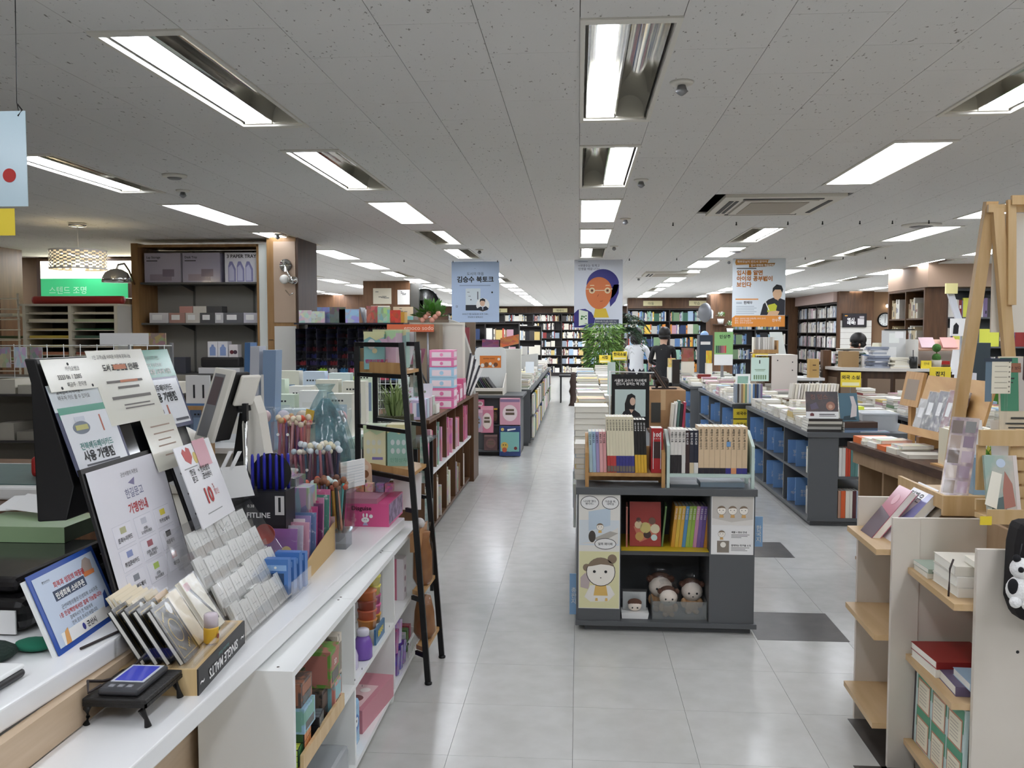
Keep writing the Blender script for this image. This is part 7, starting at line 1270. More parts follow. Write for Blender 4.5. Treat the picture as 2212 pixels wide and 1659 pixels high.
# paper racks
t=thing('paper_rack','cream double paper rack with coloured sheets at the far left','rack',(-4.8,8.5,0));CRK=mat('#d9d2c0',.5);X_=(-5.36,-4.90,-4.44)
for x in X_:box('upright',(x-.015,8.3,.4),(x+.015,8.75,1.78),CRK,t)
box('side_panel',(-4.384,8.28,0),(-4.405+.0,8.76,1.8),CRK,t)if False else None
box('end_panel',(-4.424,8.30,0),(-4.415,8.75,1.78),mat('#cfcdc4',.5),t);box('back_panel',(-5.36,8.74,.4),(-4.44,8.75,1.78),mat('#5a5040',.6),t);box('top_board',(-5.40,8.29,1.78),(-4.41,8.76,1.80),CRK,t);box('base',(-5.36,8.32,0),(-4.44,8.74,.4),mat('#4f4538',.6),t)
PCL=[['#cfc8b4','#e3dcc4','#c9b98a','#d9c25a','#e0c94a','#c98a6a','#c9957a','#b56a5a','#7a3a4a','#5a2f38','#4a3038','#c9c0a0','#8a8064','#6a5a40','#9a8a6a','#b9a98a','#a59a80'],['#d6cfba','#b9c4a0','#3f6f4a','#4f6a58','#7a4a3a','#9a5a48','#6a5a44','#c9b9a0','#5a4034','#7f6f5a','#4a4038','#8f7f66','#b5a58a','#d0c2a5','#6f5f4a','#9f8f74','#7a6a54']]
for c in range(2):
    for i in range(17):
        z=.42+.08*i;box('tray',(X_[c]+.016,8.31,z),(X_[c+1]-.016,8.735,z+.008),CRK,t);b=box('paper_sheets',(X_[c]+.03,8.325+.01*(i % 3),z+.0085),(X_[c+1]-.03,8.73,z+.022+.012*(i % 2)),mat(PCL[c][16-i],.7),t)
t=thing('red_roll','long red vinyl roll lying on top of the paper racks','roll',(-4.9,8.5,1.8));o=lathe('roll',[(.036,0),(.04,.02),(.04,.9),(.036,.92)],(-5.35,8.45,1.841),mat('#b03a34',.4),t,18,'x')
tag(box('kraft_bundle',(-4.97,8.55,1.8005),(-4.44,8.7,1.86),mat('#8a7050',.7)),'brown paper bundle on top of the paper racks','bundle')
t=thing('wire_rack','cream wire rack with yellow sheets at the far left edge','rack',(-5.7,8.4,0))
for i in range(12):tube('wire',[(-6.2,8.3,.75+.1*i),(-5.4,8.3,.75+.1*i)],.006,CRK,t,5);
for x in (-6.1,-5.75,-5.42):tube('post',[(x,8.31,0),(x,8.31,1.9)],.01,CRK,t,6)
for i in range(5):box('wire_shelf',(-6.2,8.32,.8+.22*i),(-5.4,8.7,.806+.22*i),CRK,t);box('paper_sheets',(-6.1,8.34,.8065+.22*i),(-5.5,8.66,.83+.22*i),mat(('#c9c0a0','#d9b93a','#8a9a5a','#4a5a3a','#e0dccc')[i],.7),t)
tube('post',[(-6.15,8.65,0),(-6.15,8.65,1.9)],.01,CRK,t,6)
struct(box('column_left',(-6.7,9.2,0),(-6.2,9.6,2.6),BROWN))
# merchandise in front of the racks
t=thing('goods_shelf','low wire goods shelf with packets in front of the paper racks','shelf',(-3.9,6.4,0));box('shelf_board',(-4.6,6.2,1.06),(-2.9,6.6,1.075),mat('#3a3634',.5),t);box('shelf_board',(-4.6,6.2,.72),(-2.9,6.6,.735),mat('#3a3634',.5),t);box('shelf_board',(-4.6,6.2,.36),(-2.9,6.6,.375),mat('#3a3634',.5),t);box('back_panel',(-4.6,6.6,0),(-2.9,6.62,1.2),mat('#8a8478',.6),t)
for x in (-4.6,-2.92):box('post',(x,6.2,0),(x+.02,6.22,1.45),GREYM,t)
for i in range(14):tube('grid_wire',[(-4.58+.125*i,6.19,1.19),(-4.58+.125*i,6.19,1.44)],.003,WHITE,t,4)
for z in (1.2,1.3,1.43):tube('grid_wire',[(-4.6,6.188,z),(-2.9,6.188,z)],.003,WHITE,t,4)
for i in range(11):
    c=('#e0dcd0','#d6d2c8','#cfc9ba','#b9b4a6')[i % 4];o=box('paper_pack',(-4.55+.15*i,6.25,1.0755),(-4.42+.15*i,6.5,1.14+.02*(i % 3)),mat(c,.7));tag(o,'stack of cream paper packs on the goods shelf, %s from the left' % ORD[i],'pack','paper packs on the goods shelf')
    o=box('notebook_pile',(-4.55+.15*i,6.22,.7355),(-4.42+.15*i,6.5,.80+.03*(i % 3)),mat(('#8a8478','#6a665e','#a59f92')[i % 3],.6));tag(o,'grey notebook pile on the lower goods shelf, %s from the left' % ORD[i],'notebooks','notebook piles on the goods shelf')
    if i >5:continue
    o=box('hang_card',(-4.55+.12*i,6.175,1.27),(-4.46+.12*i,6.185,1.42),objcol('print'));o.color=(*lin(('#cfcfd6','#9a9a9c','#d9d4cc','#b0a9a4')[i % 4]),1);tag(o,'packet hanging on the goods shelf grid, %s from the left' % ORD[i],'pack','packets on the goods shelf grid')
t=thing('sign_strip','white sign strip with a photo end standing above the till monitor','sign',(-3.2,6.0,1.4));box('strip',(-3.3,5.95,1.44),(-2.95,5.96,1.52),SHEET,t);box('photo_end',(-2.949,5.95,1.44),(-2.83,5.96,1.52),objcol('print'),t).color=(.4,.3,.2,1);tube('post',[(-3.1,5.965,.735+.34),(-3.1,5.965,1.5)],.005,GREYM,t)
t=thing('clip_rack','white card of stirring sticks on a small wooden ledge','card',(-1.9,4.6,1.0));box('card',(-2.06,4.55,1.14),(-1.93,4.56,1.30),SHEET,t);front(-2.06,4.549,1.14).rect('blue_base',0,0,.13,.012,BLUE,t);box('ledge',(-2.1,4.52,1.12),(-1.88,4.7,1.139),OAKX,t);box('stand',(-2.0,4.6,0),(-1.95,4.65,1.1195),OAK,t)
front(-2.06,4.549,1.14).lines('print_line',[(.04,.04,.01,.07),(.09,.04,.01,.07)],INK,t)
for i,(x,c,l)in enumerate(((-1.80,'#4f78a8','blue'),(-1.77,'#cfd2da','white printed'),(-1.70,'#8fa9c9','pale blue'))):
    t=thing('file_case','tall %s file case standing behind the customer display' % l,'file',(x,4.7,.89));slab('case',(x,4.66,.8905),(.03+.02*i,0,0),(.02,0,.58-.02*i),.1,mat(c,.3),t);f=front(x,4.6595,.9);f.rect('label_strip',.006,.1,.015,.3,SHEET,t)
# ---------------------------------------------------------------- hanging posters
def hung(lab,x,y,w,z0,z1,col):
    t=thing('hanging_poster',lab,'poster',(x+w/2,y,H));f=front(x,y,z0);h=z1-z0;f.rect('sheet',0,0,w,h,col,t,0,.003)
    for a in (.02,w-.02):box('hook',(x+a-.004,y-.002,z1-.01),(x+a+.004,y+.004,H-.001),BLACK,t)
    return t,f,w,h
t,f,w,h=hung('pale blue hanging talk poster with a smiling man in a circle',-1.625,11.4,.61,1.655,2.425,mat('#bcd0ec',.4))
f.text('도시의 마음',w/2,.60,.045,mat('#3a4a66',.5),t,'CENTER',c=.002);f.text('김승수 북토크',w/2,.515,.082,INK,t,'CENTER',.03,.002);f.lines('small_print',[(.1,.46,.4,.016)],mat('#9fb2d0',.5),t,.002);f.rect('book_picture',.18,.15,.19,.28,mat('#dbe6ec',.5),t);f.rect('dark_band',.18,.15,.19,.07,mat('#22262e',.5),t,.0014);f.disc('portrait_ground',.40,.22,.085,SHEET,t,.002);f.poly('suit',[(.325,.175),(.37,.2),(.40,.19),(.44,.205),(.475,.175),(.46,.155),(.40,.138),(.345,.152)],mat('#1f2633',.5),t,.0026);f.disc('face',.395,.245,.032,mat('#e3bfa3',.5),t,.003,.042);f.poly('hair',[(.36,.25),(.365,.29),(.40,.305),(.43,.29),(.432,.25),(.42,.27),(.38,.275)],INK,t,.0036);f.poly('shirt',[(.385,.205),(.41,.205),(.402,.15)],SHEET,t,.0032);f.poly('tie',[(.393,.2),(.403,.2),(.4,.15)],mat('#6f93c0',.5),t,.004);f.text('2025년 9월 26일(금) 오후 7:00~\n한길문고 문화공간',w/2,.095,.026,mat('#3a4a66',.5),t,'CENTER',c=.002,space=1.5);f.disc('dot',.52,.38,.011,INK,t);f.rect('square_mark',.055,.19,.022,.022,mat('#4a4f5c',.5),t);f.rect('square_inner',.059,.194,.014,.014,mat('#bcd0ec',.5),t,.0014);f.poly('mark',[(.28,.67),(.3,.69),(.32,.67),(.3,.685)],mat('#7f93b5',.5),t);f.lines('book_line',[(.2,.38,.03,.006),(.215,.33,.03,.006),(.33,.29,.012,.1),(.24,.28,.015,.015)],mat('#5a6068',.5),t,.0016)
t,f,w,h=hung('white hanging poster with a round orange face under a navy hood',-.06,11.4,.61,1.578,2.445,mat('#dfe4ee',.4));w=.61
f.text('<국영수는 핑계고\n인생을 배웁니다>',.05,.775,.037,mat('#2a2f55',.5),t,space=1.1,c=.002);f.lines('small_print',[(.05,.835,.12,.01)],mat('#9aa3b8',.5),t,.002)
f.poly('hood',[(.36+.205*math.cos(a)*(1 if math.sin(a)>0 else .96),.545+.20*math.sin(a))for a in [2*math.pi*i/40 for i in range(40)]],NAVY,t,.0012);f.poly('hood_side',[(.565,.55),(.56,.44),(.52,.34),(.455,.27),(.44,.4),(.5,.55)],NAVY,t,.0012)
f.poly('face',[(.31+.165*math.cos(a),.475+(.17 if math.sin(a)>0 else .235)*math.sin(a))for a in [2*math.pi*i/40 for i in range(40)]],mat('#d97a45',.5),t,.002)
f.poly('neck',[(.265,.25),(.4,.25),(.44,.135),(.245,.135)],mat('#e3c23c',.5),t,.0016)
for x in (.225,.42):f.disc('spectacle',x,.475,.037,mat('#ece3bf',.5),t,.0028);f.disc('eye_ground',x,.475,.025,mat('#d9a87a',.5),t,.0034);f.disc('eye',x,.475,.014,mat('#5a3020',.5),t,.004);f.poly('brow',[(x-.03,.535),(x+.03,.535),(x+.025,.545),(x-.02,.545)],mat('#f0d9b0',.5),t,.0028)
f.lines('spectacle_bar',[(.262,.472,.122,.009),(.15,.49,.04,.008),(.455,.49,.03,.008)],mat('#ece3bf',.5),t,.0028);f.poly('nose',[(.29,.40),(.305,.43),(.31,.425),(.298,.4)],mat('#a04a2a',.5),t,.003);f.poly('smile',[(.325,.335),(.355,.34),(.37,.36),(.355,.345),(.33,.342)],mat('#7a3018',.5),t,.003)
f.disc('navy_circle',.13,.115,.125,NAVY,t,.001)if False else f.poly('navy_circle',[(.0,.01),(.25,.01),(.265,.12),(.22,.2),(.14,.245),(.05,.235),(0,.19)],NAVY,t,.001);f.poly('book_picture',[(.06,.03),(.175,.05),(.175,.21),(.06,.235)],mat('#e6efdc',.5),t,.0018)
for x,y_,r_ in ((.095,.12,.014),(.125,.145,.012),(.15,.12,.01),(.15,.155,.009),(.1,.15,.012)):f.disc('leaf',x,y_,r_,mat('#3f7a3c',.5),t,.0026)
f.rect('info_panel',.265,.035,.30,.075,mat('#4a5266',.5),t,.001);f.text('2025.09.19 (금) 오후 7시',.275,.078,.0255,SHEET,t,c=.002);f.text('한길문고 문화공간',.345,.046,.026,SHEET,t,c=.002)
t,f,w,h=hung('white and orange hanging lecture poster with a man in black reading',1.905,11.35,.648,1.595,2.455,mat('#dfe6ea',.4));OR2=mat('#e3923a',.5);DG=mat('#b5701f',.5)
f.poly('title_band',[(.04,.765),(.42,.785),(.45,.83),(.04,.835),(.03,.80)],mat('#c98a3a',.5),t);f.poly('title_band',[(.2,.735),(.5,.75),(.52,.79),(.2,.78)],mat('#a8742f',.5),t,.0009);f.text('학부모님이 반드시 알아야 할',.055,.795,.034,SHEET,t,bold=.02,c=.002);f.text('입시 변화와 학습전략',.22,.75,.032,SHEET,t,bold=.02,c=.0024);f.text('입시를 알면\n아이의 공부법이\n보인다',.05,.645,.066,DG,t,bold=.04,c=.002,space=1.1);f.lines('small_print',[(.05,.715,.24,.015)],mat('#6a6a66',.5),t);f.rect('orange_rule',.04,.335,.28,.014,OR2,t);f.text('한재우',.14,.285,.04,INK,t,bold=.02,c=.002);f.lines('small_print',[(.05,.3,.07,.008),(.05,.285,.07,.008)]+[(.05,.25-.022*i,.22+.03*(i % 2),.006)for i in range(5)],mat('#9aa6b0',.5),t)
f.poly('footer',[(0,0),(w,0),(w,.14),(.04,.14),(0,.11)],OR2,t,.001);f.text('일시 : 2025년 9월 23일(화) 19시~21시\n장소 : 군산 한길문고\n문의 : 한우리 군산지부',.035,.095,.024,SHEET,t,c=.002,space=1.15);f.text('한우리',.49,.065,.04,SHEET,t,c=.002);f.disc('logo',.585,.11,.018,SHEET,t,.0018)
f.poly('sweater',[(.345,.145),(.38,.28),(.44,.335),(.5,.36),(.58,.355),(.645,.33),(.645,.145)],mat('#23242c',.5),t,.0014);f.disc('face',.55,.41,.055,mat('#dfb894',.5),t,.002,.075);f.poly('neck',[(.525,.37),(.58,.37),(.56,.32)],mat('#d6ad88',.5),t,.0018);f.poly('hair',[(.49,.42),(.495,.48),(.54,.525),(.6,.51),(.62,.46),(.61,.42),(.59,.46),(.52,.46)],INK,t,.0028);f.poly('open_book',[(.43,.18),(.53,.17),(.55,.26),(.52,.29),(.44,.27)],mat('#c9c93a',.5),t,.0024);f.poly('pen',[(.40,.31),(.415,.305),(.46,.2),(.445,.205)],SHEET,t,.0028);f.poly('hands',[(.43,.145),(.56,.145),(.58,.19),(.54,.2),(.45,.19)],mat('#e0b890',.5),t,.003)
# near-left hanging card
t=thing('hanging_card','pale blue laminated card hanging from a wire at the left edge','sign',(-1.45,2.3,2.0));f=front(-1.60,2.25,1.853);f.rect('card',0,0,.168,.245,mat('#c3d9e2',.2),t,0,.002);f.disc('red_picture',.12,.08,.018,RED,t);f.rect('yellow_tab',0,-.075,.13,.07,YEL,t,-.001);tube('wire',[(-1.45,2.252,2.09),(-1.455,2.252,2.12),(-1.45,2.252,2.43)],.0012,BLKM,t);tube('hook',[(-1.452,2.25,2.085),(-1.44,2.25,2.10),(-1.452,2.25,2.115)],.002,BLKM,t)
# ---------------------------------------------------------------- far bookshelves
BSH=mat('#2b2623',.5,name='dark_shelf');BS2=mat('#4a4038',.5)
def wallshelf(lab,p,u,n,L,zt,rows,bay=1.0,d=.28,pal=MIX,own=None,base=.12,fill=.95,face=.12,m=BSH,nm='bookshelf',z0=None):
    """standing shelf: p left foot of its front, u along, n out of the shelf"""
    t=thing(nm,lab,'bookshelf',(p[0]+u[0]*L/2,p[1]+u[1]*L/2,0));P=lambda s,e,z:(p[0]+u[0]*s-n[0]*e,p[1]+u[1]*s-n[1]*e,z)
    def bb(name,s0,s1,e0,e1,za,zb):return poly(name,[P(s0,e0,za),P(s1,e0,za),P(s1,e1,za),P(s0,e1,za)],(0,0,zb-za),m,t)
    k=int(round(L/bay));bb('back_panel',0,L,d-.015,d,0,zt);bb('base',0,L,0,d-.016,0,base);bb('top_board',0,L,0,d-.016,zt-.03,zt)
    for i in range(k+1):bb('upright',max(0,L*i/k-.015),min(L,L*i/k+.015),.001,d-.017,base+.0005,zt-.0305)
    g=(zt-base)/rows
    for r in range(rows):
        z=base+g*r
        if r:bb('shelf_board',.016,L-.016,.004,d-.018,z-.01,z+.012)
        for i in range(k):mrow(P(L*i/k+.02,.02,0)[:2],u,n,z+(.0125 if r else .0005),L/k-.045,hs=(g*.55,min(.27,g-.06)),d=.18,pal=pal,fill=R.uniform(fill-.25,fill),face=face,th=(.012,.045))
    return t
COLD=['#f2efe6','#e9e3d2','#d8d2c4','#b9b6ae','#8f9aa6','#46413d','#1f1f22','#8f2f2c','#d9c07a','#a9c3d8','#e9e3d2','#f2efe6']
GRN_=['#7d9a74','#3d6a55','#8fb7a4','#a9c3d8','#e0913c','#e6c24a','#c8553d','#d8d2c4','#5b7fae','#c79aa6','#2c3e63','#b9b6ae']
for i in range(4):wallshelf(('dark full-height bookshelf at the left end of the far wall','dark far-wall bookshelf left of the aisle end','dark far-wall bookshelf at the aisle end','dark far-wall bookshelf right of the aisle end')[i],(-4.6+2.0*i,31.3),(1,0),(0,-1),2.0,2.2,7,1.0,pal=COLD)
for i in range(3):wallshelf(('colourful far-wall bookshelf behind the two customers','colourful far-wall bookshelf right of the customers','far-wall bookshelf at the right corner')[i],(3.4+1.5*i-.0,27.0),(1,0),(0,-1),1.5,2.2,6,.75,pal=GRN_)if i ==99 else None
wallshelf('colourful tall bookshelf behind the two customers',(1.3,24.0),(1,0),(0,-1),2.2,2.15,6,1.1,pal=GRN_);wallshelf('tall bookshelf with blue spines right of the customers',(3.55,22.5),(1,0),(0,-1),1.6,1.95,5,.8,pal=['#5b7fae','#2c3e63','#7d9a74','#8f9aa6','#d8d2c4','#a9c3d8'])
for i in range(3):wallshelf(('right-hand wall bookshelf, nearest section by the television wall','right-hand wall bookshelf, middle section','right-hand wall bookshelf, far section behind the lecture poster')[i],(5.8,24.2+3.5*i),(0,-1),(-1,0),3.5,2.2,6,.875,pal=['#f2efe6','#f2efe6','#e9e3d2','#d8d2c4','#c9d3df','#8f9aa6','#46413d','#e3c9cf','#b9b6ae'])
struct(box('trim_1',(5.72,20.7,2.21),(6.1,31.2,2.60),mat('#cdb6ad',.5)));struct(box('wall_right_far',(6.1,20.7,0),(6.2,31.6,2.6),BROWN))
for i,(x,y)in enumerate(((-3.0,31.27),(-.9,31.27),(1.7,23.97),(2.9,23.97))):
    t=thing('shelf_label','yellow subject label above the far shelves, %s from the left' % ORD[i],'sign',(x,y,2.25),'labels above the far shelves');box('label',(x,y-.02,2.225),(x+.5,y-.005,2.36),mat('#d9cfa0',.5),t);front(x,y-.0205,2.225).text(('소설','에세이','아동','학습')[i],.12,.03,.09,INK,t)
struct(box('column_brown',(3.09,21.4,0),(3.62,22.1,2.6),BROWN));struct(box('wall_far_front',(1.3,24.29,0),(5.8,24.5,2.6),BROWN));struct(box('trim_3',(1.3,24.0,2.16),(3.5,24.285,2.6),BROWN))
# left-centre back racks behind the blue poster
wallshelf('crowded low bookshelf behind the blue poster on the left',(-3.0,21.0),(1,0),(0,-1),1.6,1.75,4,.8,pal=MIX,face=.35);wallshelf('short shelf of magazines left of the far aisle',(-1.9,24.0),(1,0),(0,-1),.9,1.7,4,.9,pal=COLD,face=.4)
for i,(x,y,w,z,h,c,l)in enumerate(((-2.5,13.0,.35,1.05,.55,'#b08a60','brown paper'),(-2.1,13.4,.25,1.2,.4,'#7fb0b0','teal'),(-2.2,13.2,.2,.8,.4,'#c97a92','pink'),(-2.75,13.3,.2,1.0,.5,'#cfc8a0','pale green'),(-1.85,13.6,.18,1.1,.5,'#7a2f34','maroon'))):
    t=thing('craft_bag','%s craft bag hung on the stand behind the pink cartons' % l,'bag',(x,y,z),'craft bags on the stand');box('bag',(x,y,z),(x+w,y+.06,z+h),mat(c,.5),t);tube('handle',arc((x+.05,y+.03,z+h),(x+w-.05,y+.03,z+h),-.06),.006,BLACK,t)
t=thing('craft_stand','dark stand carrying the craft bags left of the far aisle','stand',(-2.3,13.8,0));box('panel',(-2.9,13.8,0),(-1.6,13.84,1.72),mat('#6a5a48',.6),t);box('shelf_board',(-2.9,12.95,.76),(-1.6,13.799,.79),mat('#5a5048',.6),t);box('front_panel',(-2.9,12.96,0),(-1.6,12.99,.7595),mat('#5a5048',.6),t)
for z in (1.04,1.18):box('hang_bar',(-2.9,13.1,z-.02),(-1.6,13.799,z-.005),GREYM,t)
# television wall, clock wall, bookcases on the right
struct(box('wall_television',(5.8,20.5,0),(6.55,20.69,2.6),BROWN));struct(box('wall_clock_side',(6.55,20.9,0),(7.4,21.0,2.6),mat('#8f6f50',.6)))
t=thing('television','wall television showing a dark book advert','television',(6.05,20.47,1.65));box('case',(5.86,20.44,1.64),(6.38,20.495,1.945),BLACK,t);f=front(5.885,20.4395,1.665);f.rect('screen',0,0,.47,.255,mat('#2f2c30',.2,emit=.15),t);f.text('역시\n매력!',.07,.11,.09,SHEET,t,bold=.03,c=.003,space=.8);f.rect('picture',.3,.03,.14,.14,mat('#c9c4c4',.4),t,.001);f.rect('picture',.34,.16,.1,.06,mat('#a9a4a6',.4),t,.001);f.rect('channel_tag',.02,.22,.06,.02,mat('#d99a3a',.4),t,.001)
t=thing('slat_panel','white slatted panel under the television','panel',(6.1,20.47,1.0))
for i in range(7):box('slat',(5.83,20.475,.85+.135*i),(6.5,20.4995,.98+.135*i),mat('#d3d0c8',.5),t)
t=thing('wall_clock','round black-rimmed wall clock','clock',(6.85,20.88,1.8));lathe('rim',[(.16,0),(.165,.02),(.135,.03)],(6.92,20.869,1.81),BLACK,t,28,'y');lathe('face',[(.135,0),(.135,.004)],(6.92,20.864,1.81),mat('#dfe3e0',.4),t,28,'y');f=front(6.92,20.8635,1.81);f.poly('hand',[(-.006,0),(.006,0),(.003,.1),(-.003,.1)],INK,t,.001);f.poly('hand',[(-.006,0),(.006,0),(.004,-.075),(-.004,-.075)],INK,t,.001)
for i in range(12):a=math.pi*i/6;f.disc('hour_mark',.112*math.sin(a),.112*math.cos(a),.008,INK,t,.001,seg=8)
t=thing('brown_bookcase','tall brown cubby bookcase at the right near the clock','bookcase',(4.9,13.2,0));box('end_panel',(4.66,12.5,0),(4.95,12.54,2.13),BROWN,t);box('end_panel',(4.66,13.9,0),(4.95,13.94,2.13),BROWN,t);box('divider',(4.66,13.2,.1),(4.94,13.23,2.10),BROWN,t);box('back_panel',(4.95,12.5,0),(4.97,13.94,2.13),BROWND,t);box('top_board',(4.66,12.54,2.10),(4.95,13.9,2.13),BROWN,t)
for z in (.1,.5,.9,1.3,1.7):box('shelf_board',(4.67,12.54,z),(4.94,13.9,z+.02),BROWN,t)
for z in (.92,1.32,1.72):
    for k in range(2):mrow((4.70,13.88-.68*k),(0,-1),(-1,0),z+.001,.5,hs=(.2,.3),d=.18,pal=['#e9e3d2','#d9c8a4','#cbb58a','#f2efe6'],fill=.6,th=(.03,.06))
wallshelf('dark grey bookcase full of large books behind the easel',(4.98,12.6),(1,0),(0,-1),1.3,2.12,5,.45,pal=['#f2efe6','#d8d2c4','#8f2f2c','#46413d','#b9b6ae','#7d6a8f','#e9e3d2','#e6e85a'],m=DARKG,face=.2)
struct(box('trim_2',(4.66,12.4,2.135),(8.0,13.95,2.60),mat('#b59a84',.6)));struct(box('wall_right_brown',(6.3,12.3,0),(9.2,12.55,2.6),mat('#7a6350',.6)))
wallshelf('brown bookcase of cream paperbacks behind the easel board',(4.1,8.0),(1,0),(0,-1),1.2,1.25,3,.6,pal=['#e9dfc4','#d9c8a4','#f2efe6'],m=BROWN)
t=thing('desk_lamp_pair','two small white spot lamps glowing by the brown bookcase','lamp',(6.9,20.85,2.1))
for x in (6.95,7.12):ball('globe',(x,20.83,2.12),.035,mat('#fff6e6',emit=5),t,seg=10,rings=8);box('arm',(x-.01,20.84,2.15),(x+.01,20.899,2.17),GREYM,t)
# ---------------------------------------------------------------- curved information desk
t=thing('information_desk','curved dark brown information desk with a white top at the right','desk',(3.8,11.2,0));pts=[(3.12,11.6),(3.16,11.25),(3.4,11.0),(3.7,10.9),(4.6,10.9)]
top=[(x,y,1.06)for x,y in pts]+[(4.6,11.5,1.06),(3.75,11.5,1.06),(3.45,11.75,1.06)];poly('desk_top',top,(0,0,.035),mat('#dcd6cf',.4),t)
for i,(a,b)in enumerate(zip(pts,pts[1:])):
    a3,b3=V((a[0]+.04,a[1]+.04,0)),V((b[0]+.04,b[1]+.04,0));slab('front_panel',a3,b3-a3,(0,0,1.059),.03,BROWND,t)
    n_=max(1,int((b3-a3).length/.2));d_=(b3-a3)/n_;nn=d_.normalized().cross(V((0,0,1)))
    for k in range(n_):slab('inset_panel',a3+d_*(k+.1)+nn*.006+V((0,0,.55)),d_*.8,(0,0,.42),.006,mat('#8d7763',.5),t)
DT=1.0955
box('side_post',(3.10,11.62,0),(3.2,11.75,1.30),BROWN,t)
tag(box('cardboard_carton',(3.25,11.35,DT),(3.46,11.5,1.29),mat('#a98a60',.7)),'brown carton on the curved information desk','box')
def heap(lab,nm,x,y,z,n,w,d,cols,cat):
    t=thing(nm,lab,cat,(x,y,z));zz=z
    for i in range(n):a=R.uniform(.01,.025);box('sheet_pile' if cat =='papers' else 'book',(x-w/2+R.uniform(-.03,.03),y-d/2,zz),(x+w/2+R.uniform(-.03,.03),y+d/2,zz+a-.0005),mat(R.choice(cols),.6),t,rz=R.uniform(-.2,.2));zz +=a
    return zz
heap('messy heap of newspapers on the information desk','newspaper_heap',3.62,11.15,DT,12,.2,.2,['#d6d8de','#aeb4c0','#e6e6e6','#6a7080','#8f96a6'],'papers');heap('pile of cream booklets beside the newspapers','booklet_pile',3.83,11.05,DT,8,.2,.15,['#e9e3d2','#d8d2c4','#f2efe6'],'papers');heap('tall pile of returned books behind the carton','book_pile',3.42,11.62,DT,14,.26,.18,['#e9e3d2','#d8d2c4','#cfd0cc','#46413d'],'books')
t=thing('table_lamp','white-shaded table lamp on the information desk','lamp',(3.68,11.4,DT));lathe('base',[(.05,0),(.05,.015),(.012,.03),(.012,.2)],(3.7,11.4,DT),mat('#d9d4ca',.3),t,16);lathe('lamp_shade',[(.09,.16),(.062,.30)],(3.7,11.4,DT),mat('#efe8cf',.7),t,22)
t=thing('document_tray','white document box with blue edge in front of the lamp','tray',(3.62,11.25,DT));box('box',(3.5,11.28,DT),(3.66,11.4,1.24),SHEET,t);box('blue_edge',(3.5,11.279,1.2405),(3.66,11.4,1.25),BLUE,t)
t=thing('note_board','white upright partition with taped notes on the desk','board',(3.9,11.3,DT));box('panel',(3.72,11.3,DT),(4.0,11.33,1.55),mat('#d9d9d6',.5),t);f=front(3.72,11.2995,DT);f.rect('note',.08,.3,.12,.12,mat('#eef0ea',.5),t);f.rect('note',.15,.36,.1,.08,SHEET,t,.001);f.rect('note',.03,.1,.14,.15,SHEET,t);box('top_bar',(3.75,11.29,1.551),(4.1,11.34,1.565),BLACK,t)
t=thing('sloped_rack','white two-tier rack with a pink sloping shelf on the information desk','rack',(4.3,11.1,DT));box('side',(4.02,11.05,DT),(4.06,11.4,1.44),mat('#dcd8d0',.5),t);box('side',(4.62,11.05,0),(4.66,11.4,1.40),mat('#dcd8d0',.5),t);slab('sloping_shelf',(4.07,11.05,1.32),(.54,0,0),(0,.2,.12),.02,mat('#dcb09a',.5),t);box('shelf_board',(4.061,11.05,1.12),(4.619,11.4,1.14),BROWN,t);box('back_panel',(4.061,11.4,DT),(4.619,11.41,1.32),mat('#cfc6ba',.5),t)
for i,(x,c)in enumerate(((4.1,'#e3c3c8'),(4.35,'#e8a9a0'))):tag(slab('framed_card',(x,11.05,1.345),(.17,0,0),(0,.12,.12),.01,mat(c,.4)),('pink framed picture on the sloping shelf','salmon leaflet on the sloping shelf')[i],'card')
tag(box('red_book',(4.25,11.1,1.1405),(4.45,11.25,1.18),RED),'red boxed book on the lower shelf of the rack','book')
t=thing('pen_cup','black pen cup on the information desk','cup',(3.9,10.98,DT));lathe('cup',[(.045,0),(.045,.14)],(3.98,10.98,DT),BLACK,t,16);tube('pen',[(3.98,10.98,DT+.02),(3.975,10.98,DT+.22)],.005,INK,t)
t=thing('desk_sign','small yellow sign with white cups behind it on the desk','sign',(4.12,10.97,DT));box('board',(4.06,10.95,DT),(4.18,10.97,1.19),YEL,t);front(4.06,10.9494,DT).text('안내',.03,.045,.035,INK,t)
t=thing('topiary','small double ball topiary plant','plant',(4.0,10.0,.741));TOPI=mat('#3f6a2c',.9,bump=(60,1));lathe('pot',[(.05,0),(.06,.1)],(4.25,10.99,DT+.0005),mat('#b9b0a0',.6),t,14);tube('stem',[(4.25,10.99,DT+.1),(4.25,10.99,DT+.28)],.008,BROWN,t);ball('leaf_ball',(4.25,10.99,DT+.13),.05,TOPI,t);ball('leaf_ball',(4.25,10.99,DT+.245),.05,TOPI,t)
t=thing('green_bin','green storage bin at the right of the information desk','bin',(4.3,9.9,0));box('bin',(4.3,9.8,0),(4.65,10.2,1.10),mat('#4f8a2f',.5),t);box('rim',(4.29,9.79,1.1005),(4.66,10.21,1.13),mat('#6fb04a',.5),t)
t=thing('flower_pot','cream pot of tiny white flowers beside the yellow square sign','plant',(3.9,8.6,.741));lathe('pot',[(.07,0),(.1,.12),(.1,.14)],(3.72,8.0,.96),mat('#cfc8b8',.6),t,16);sprig('foliage',(3.74,7.98,1.14),.12,120,t,[LEAF,mat('#9ab08a',.6),SHEET],.3,.03);tube('stand',[(3.72,8.0,.7415),(3.72,8.0,.96)],.04,BROWN,t)
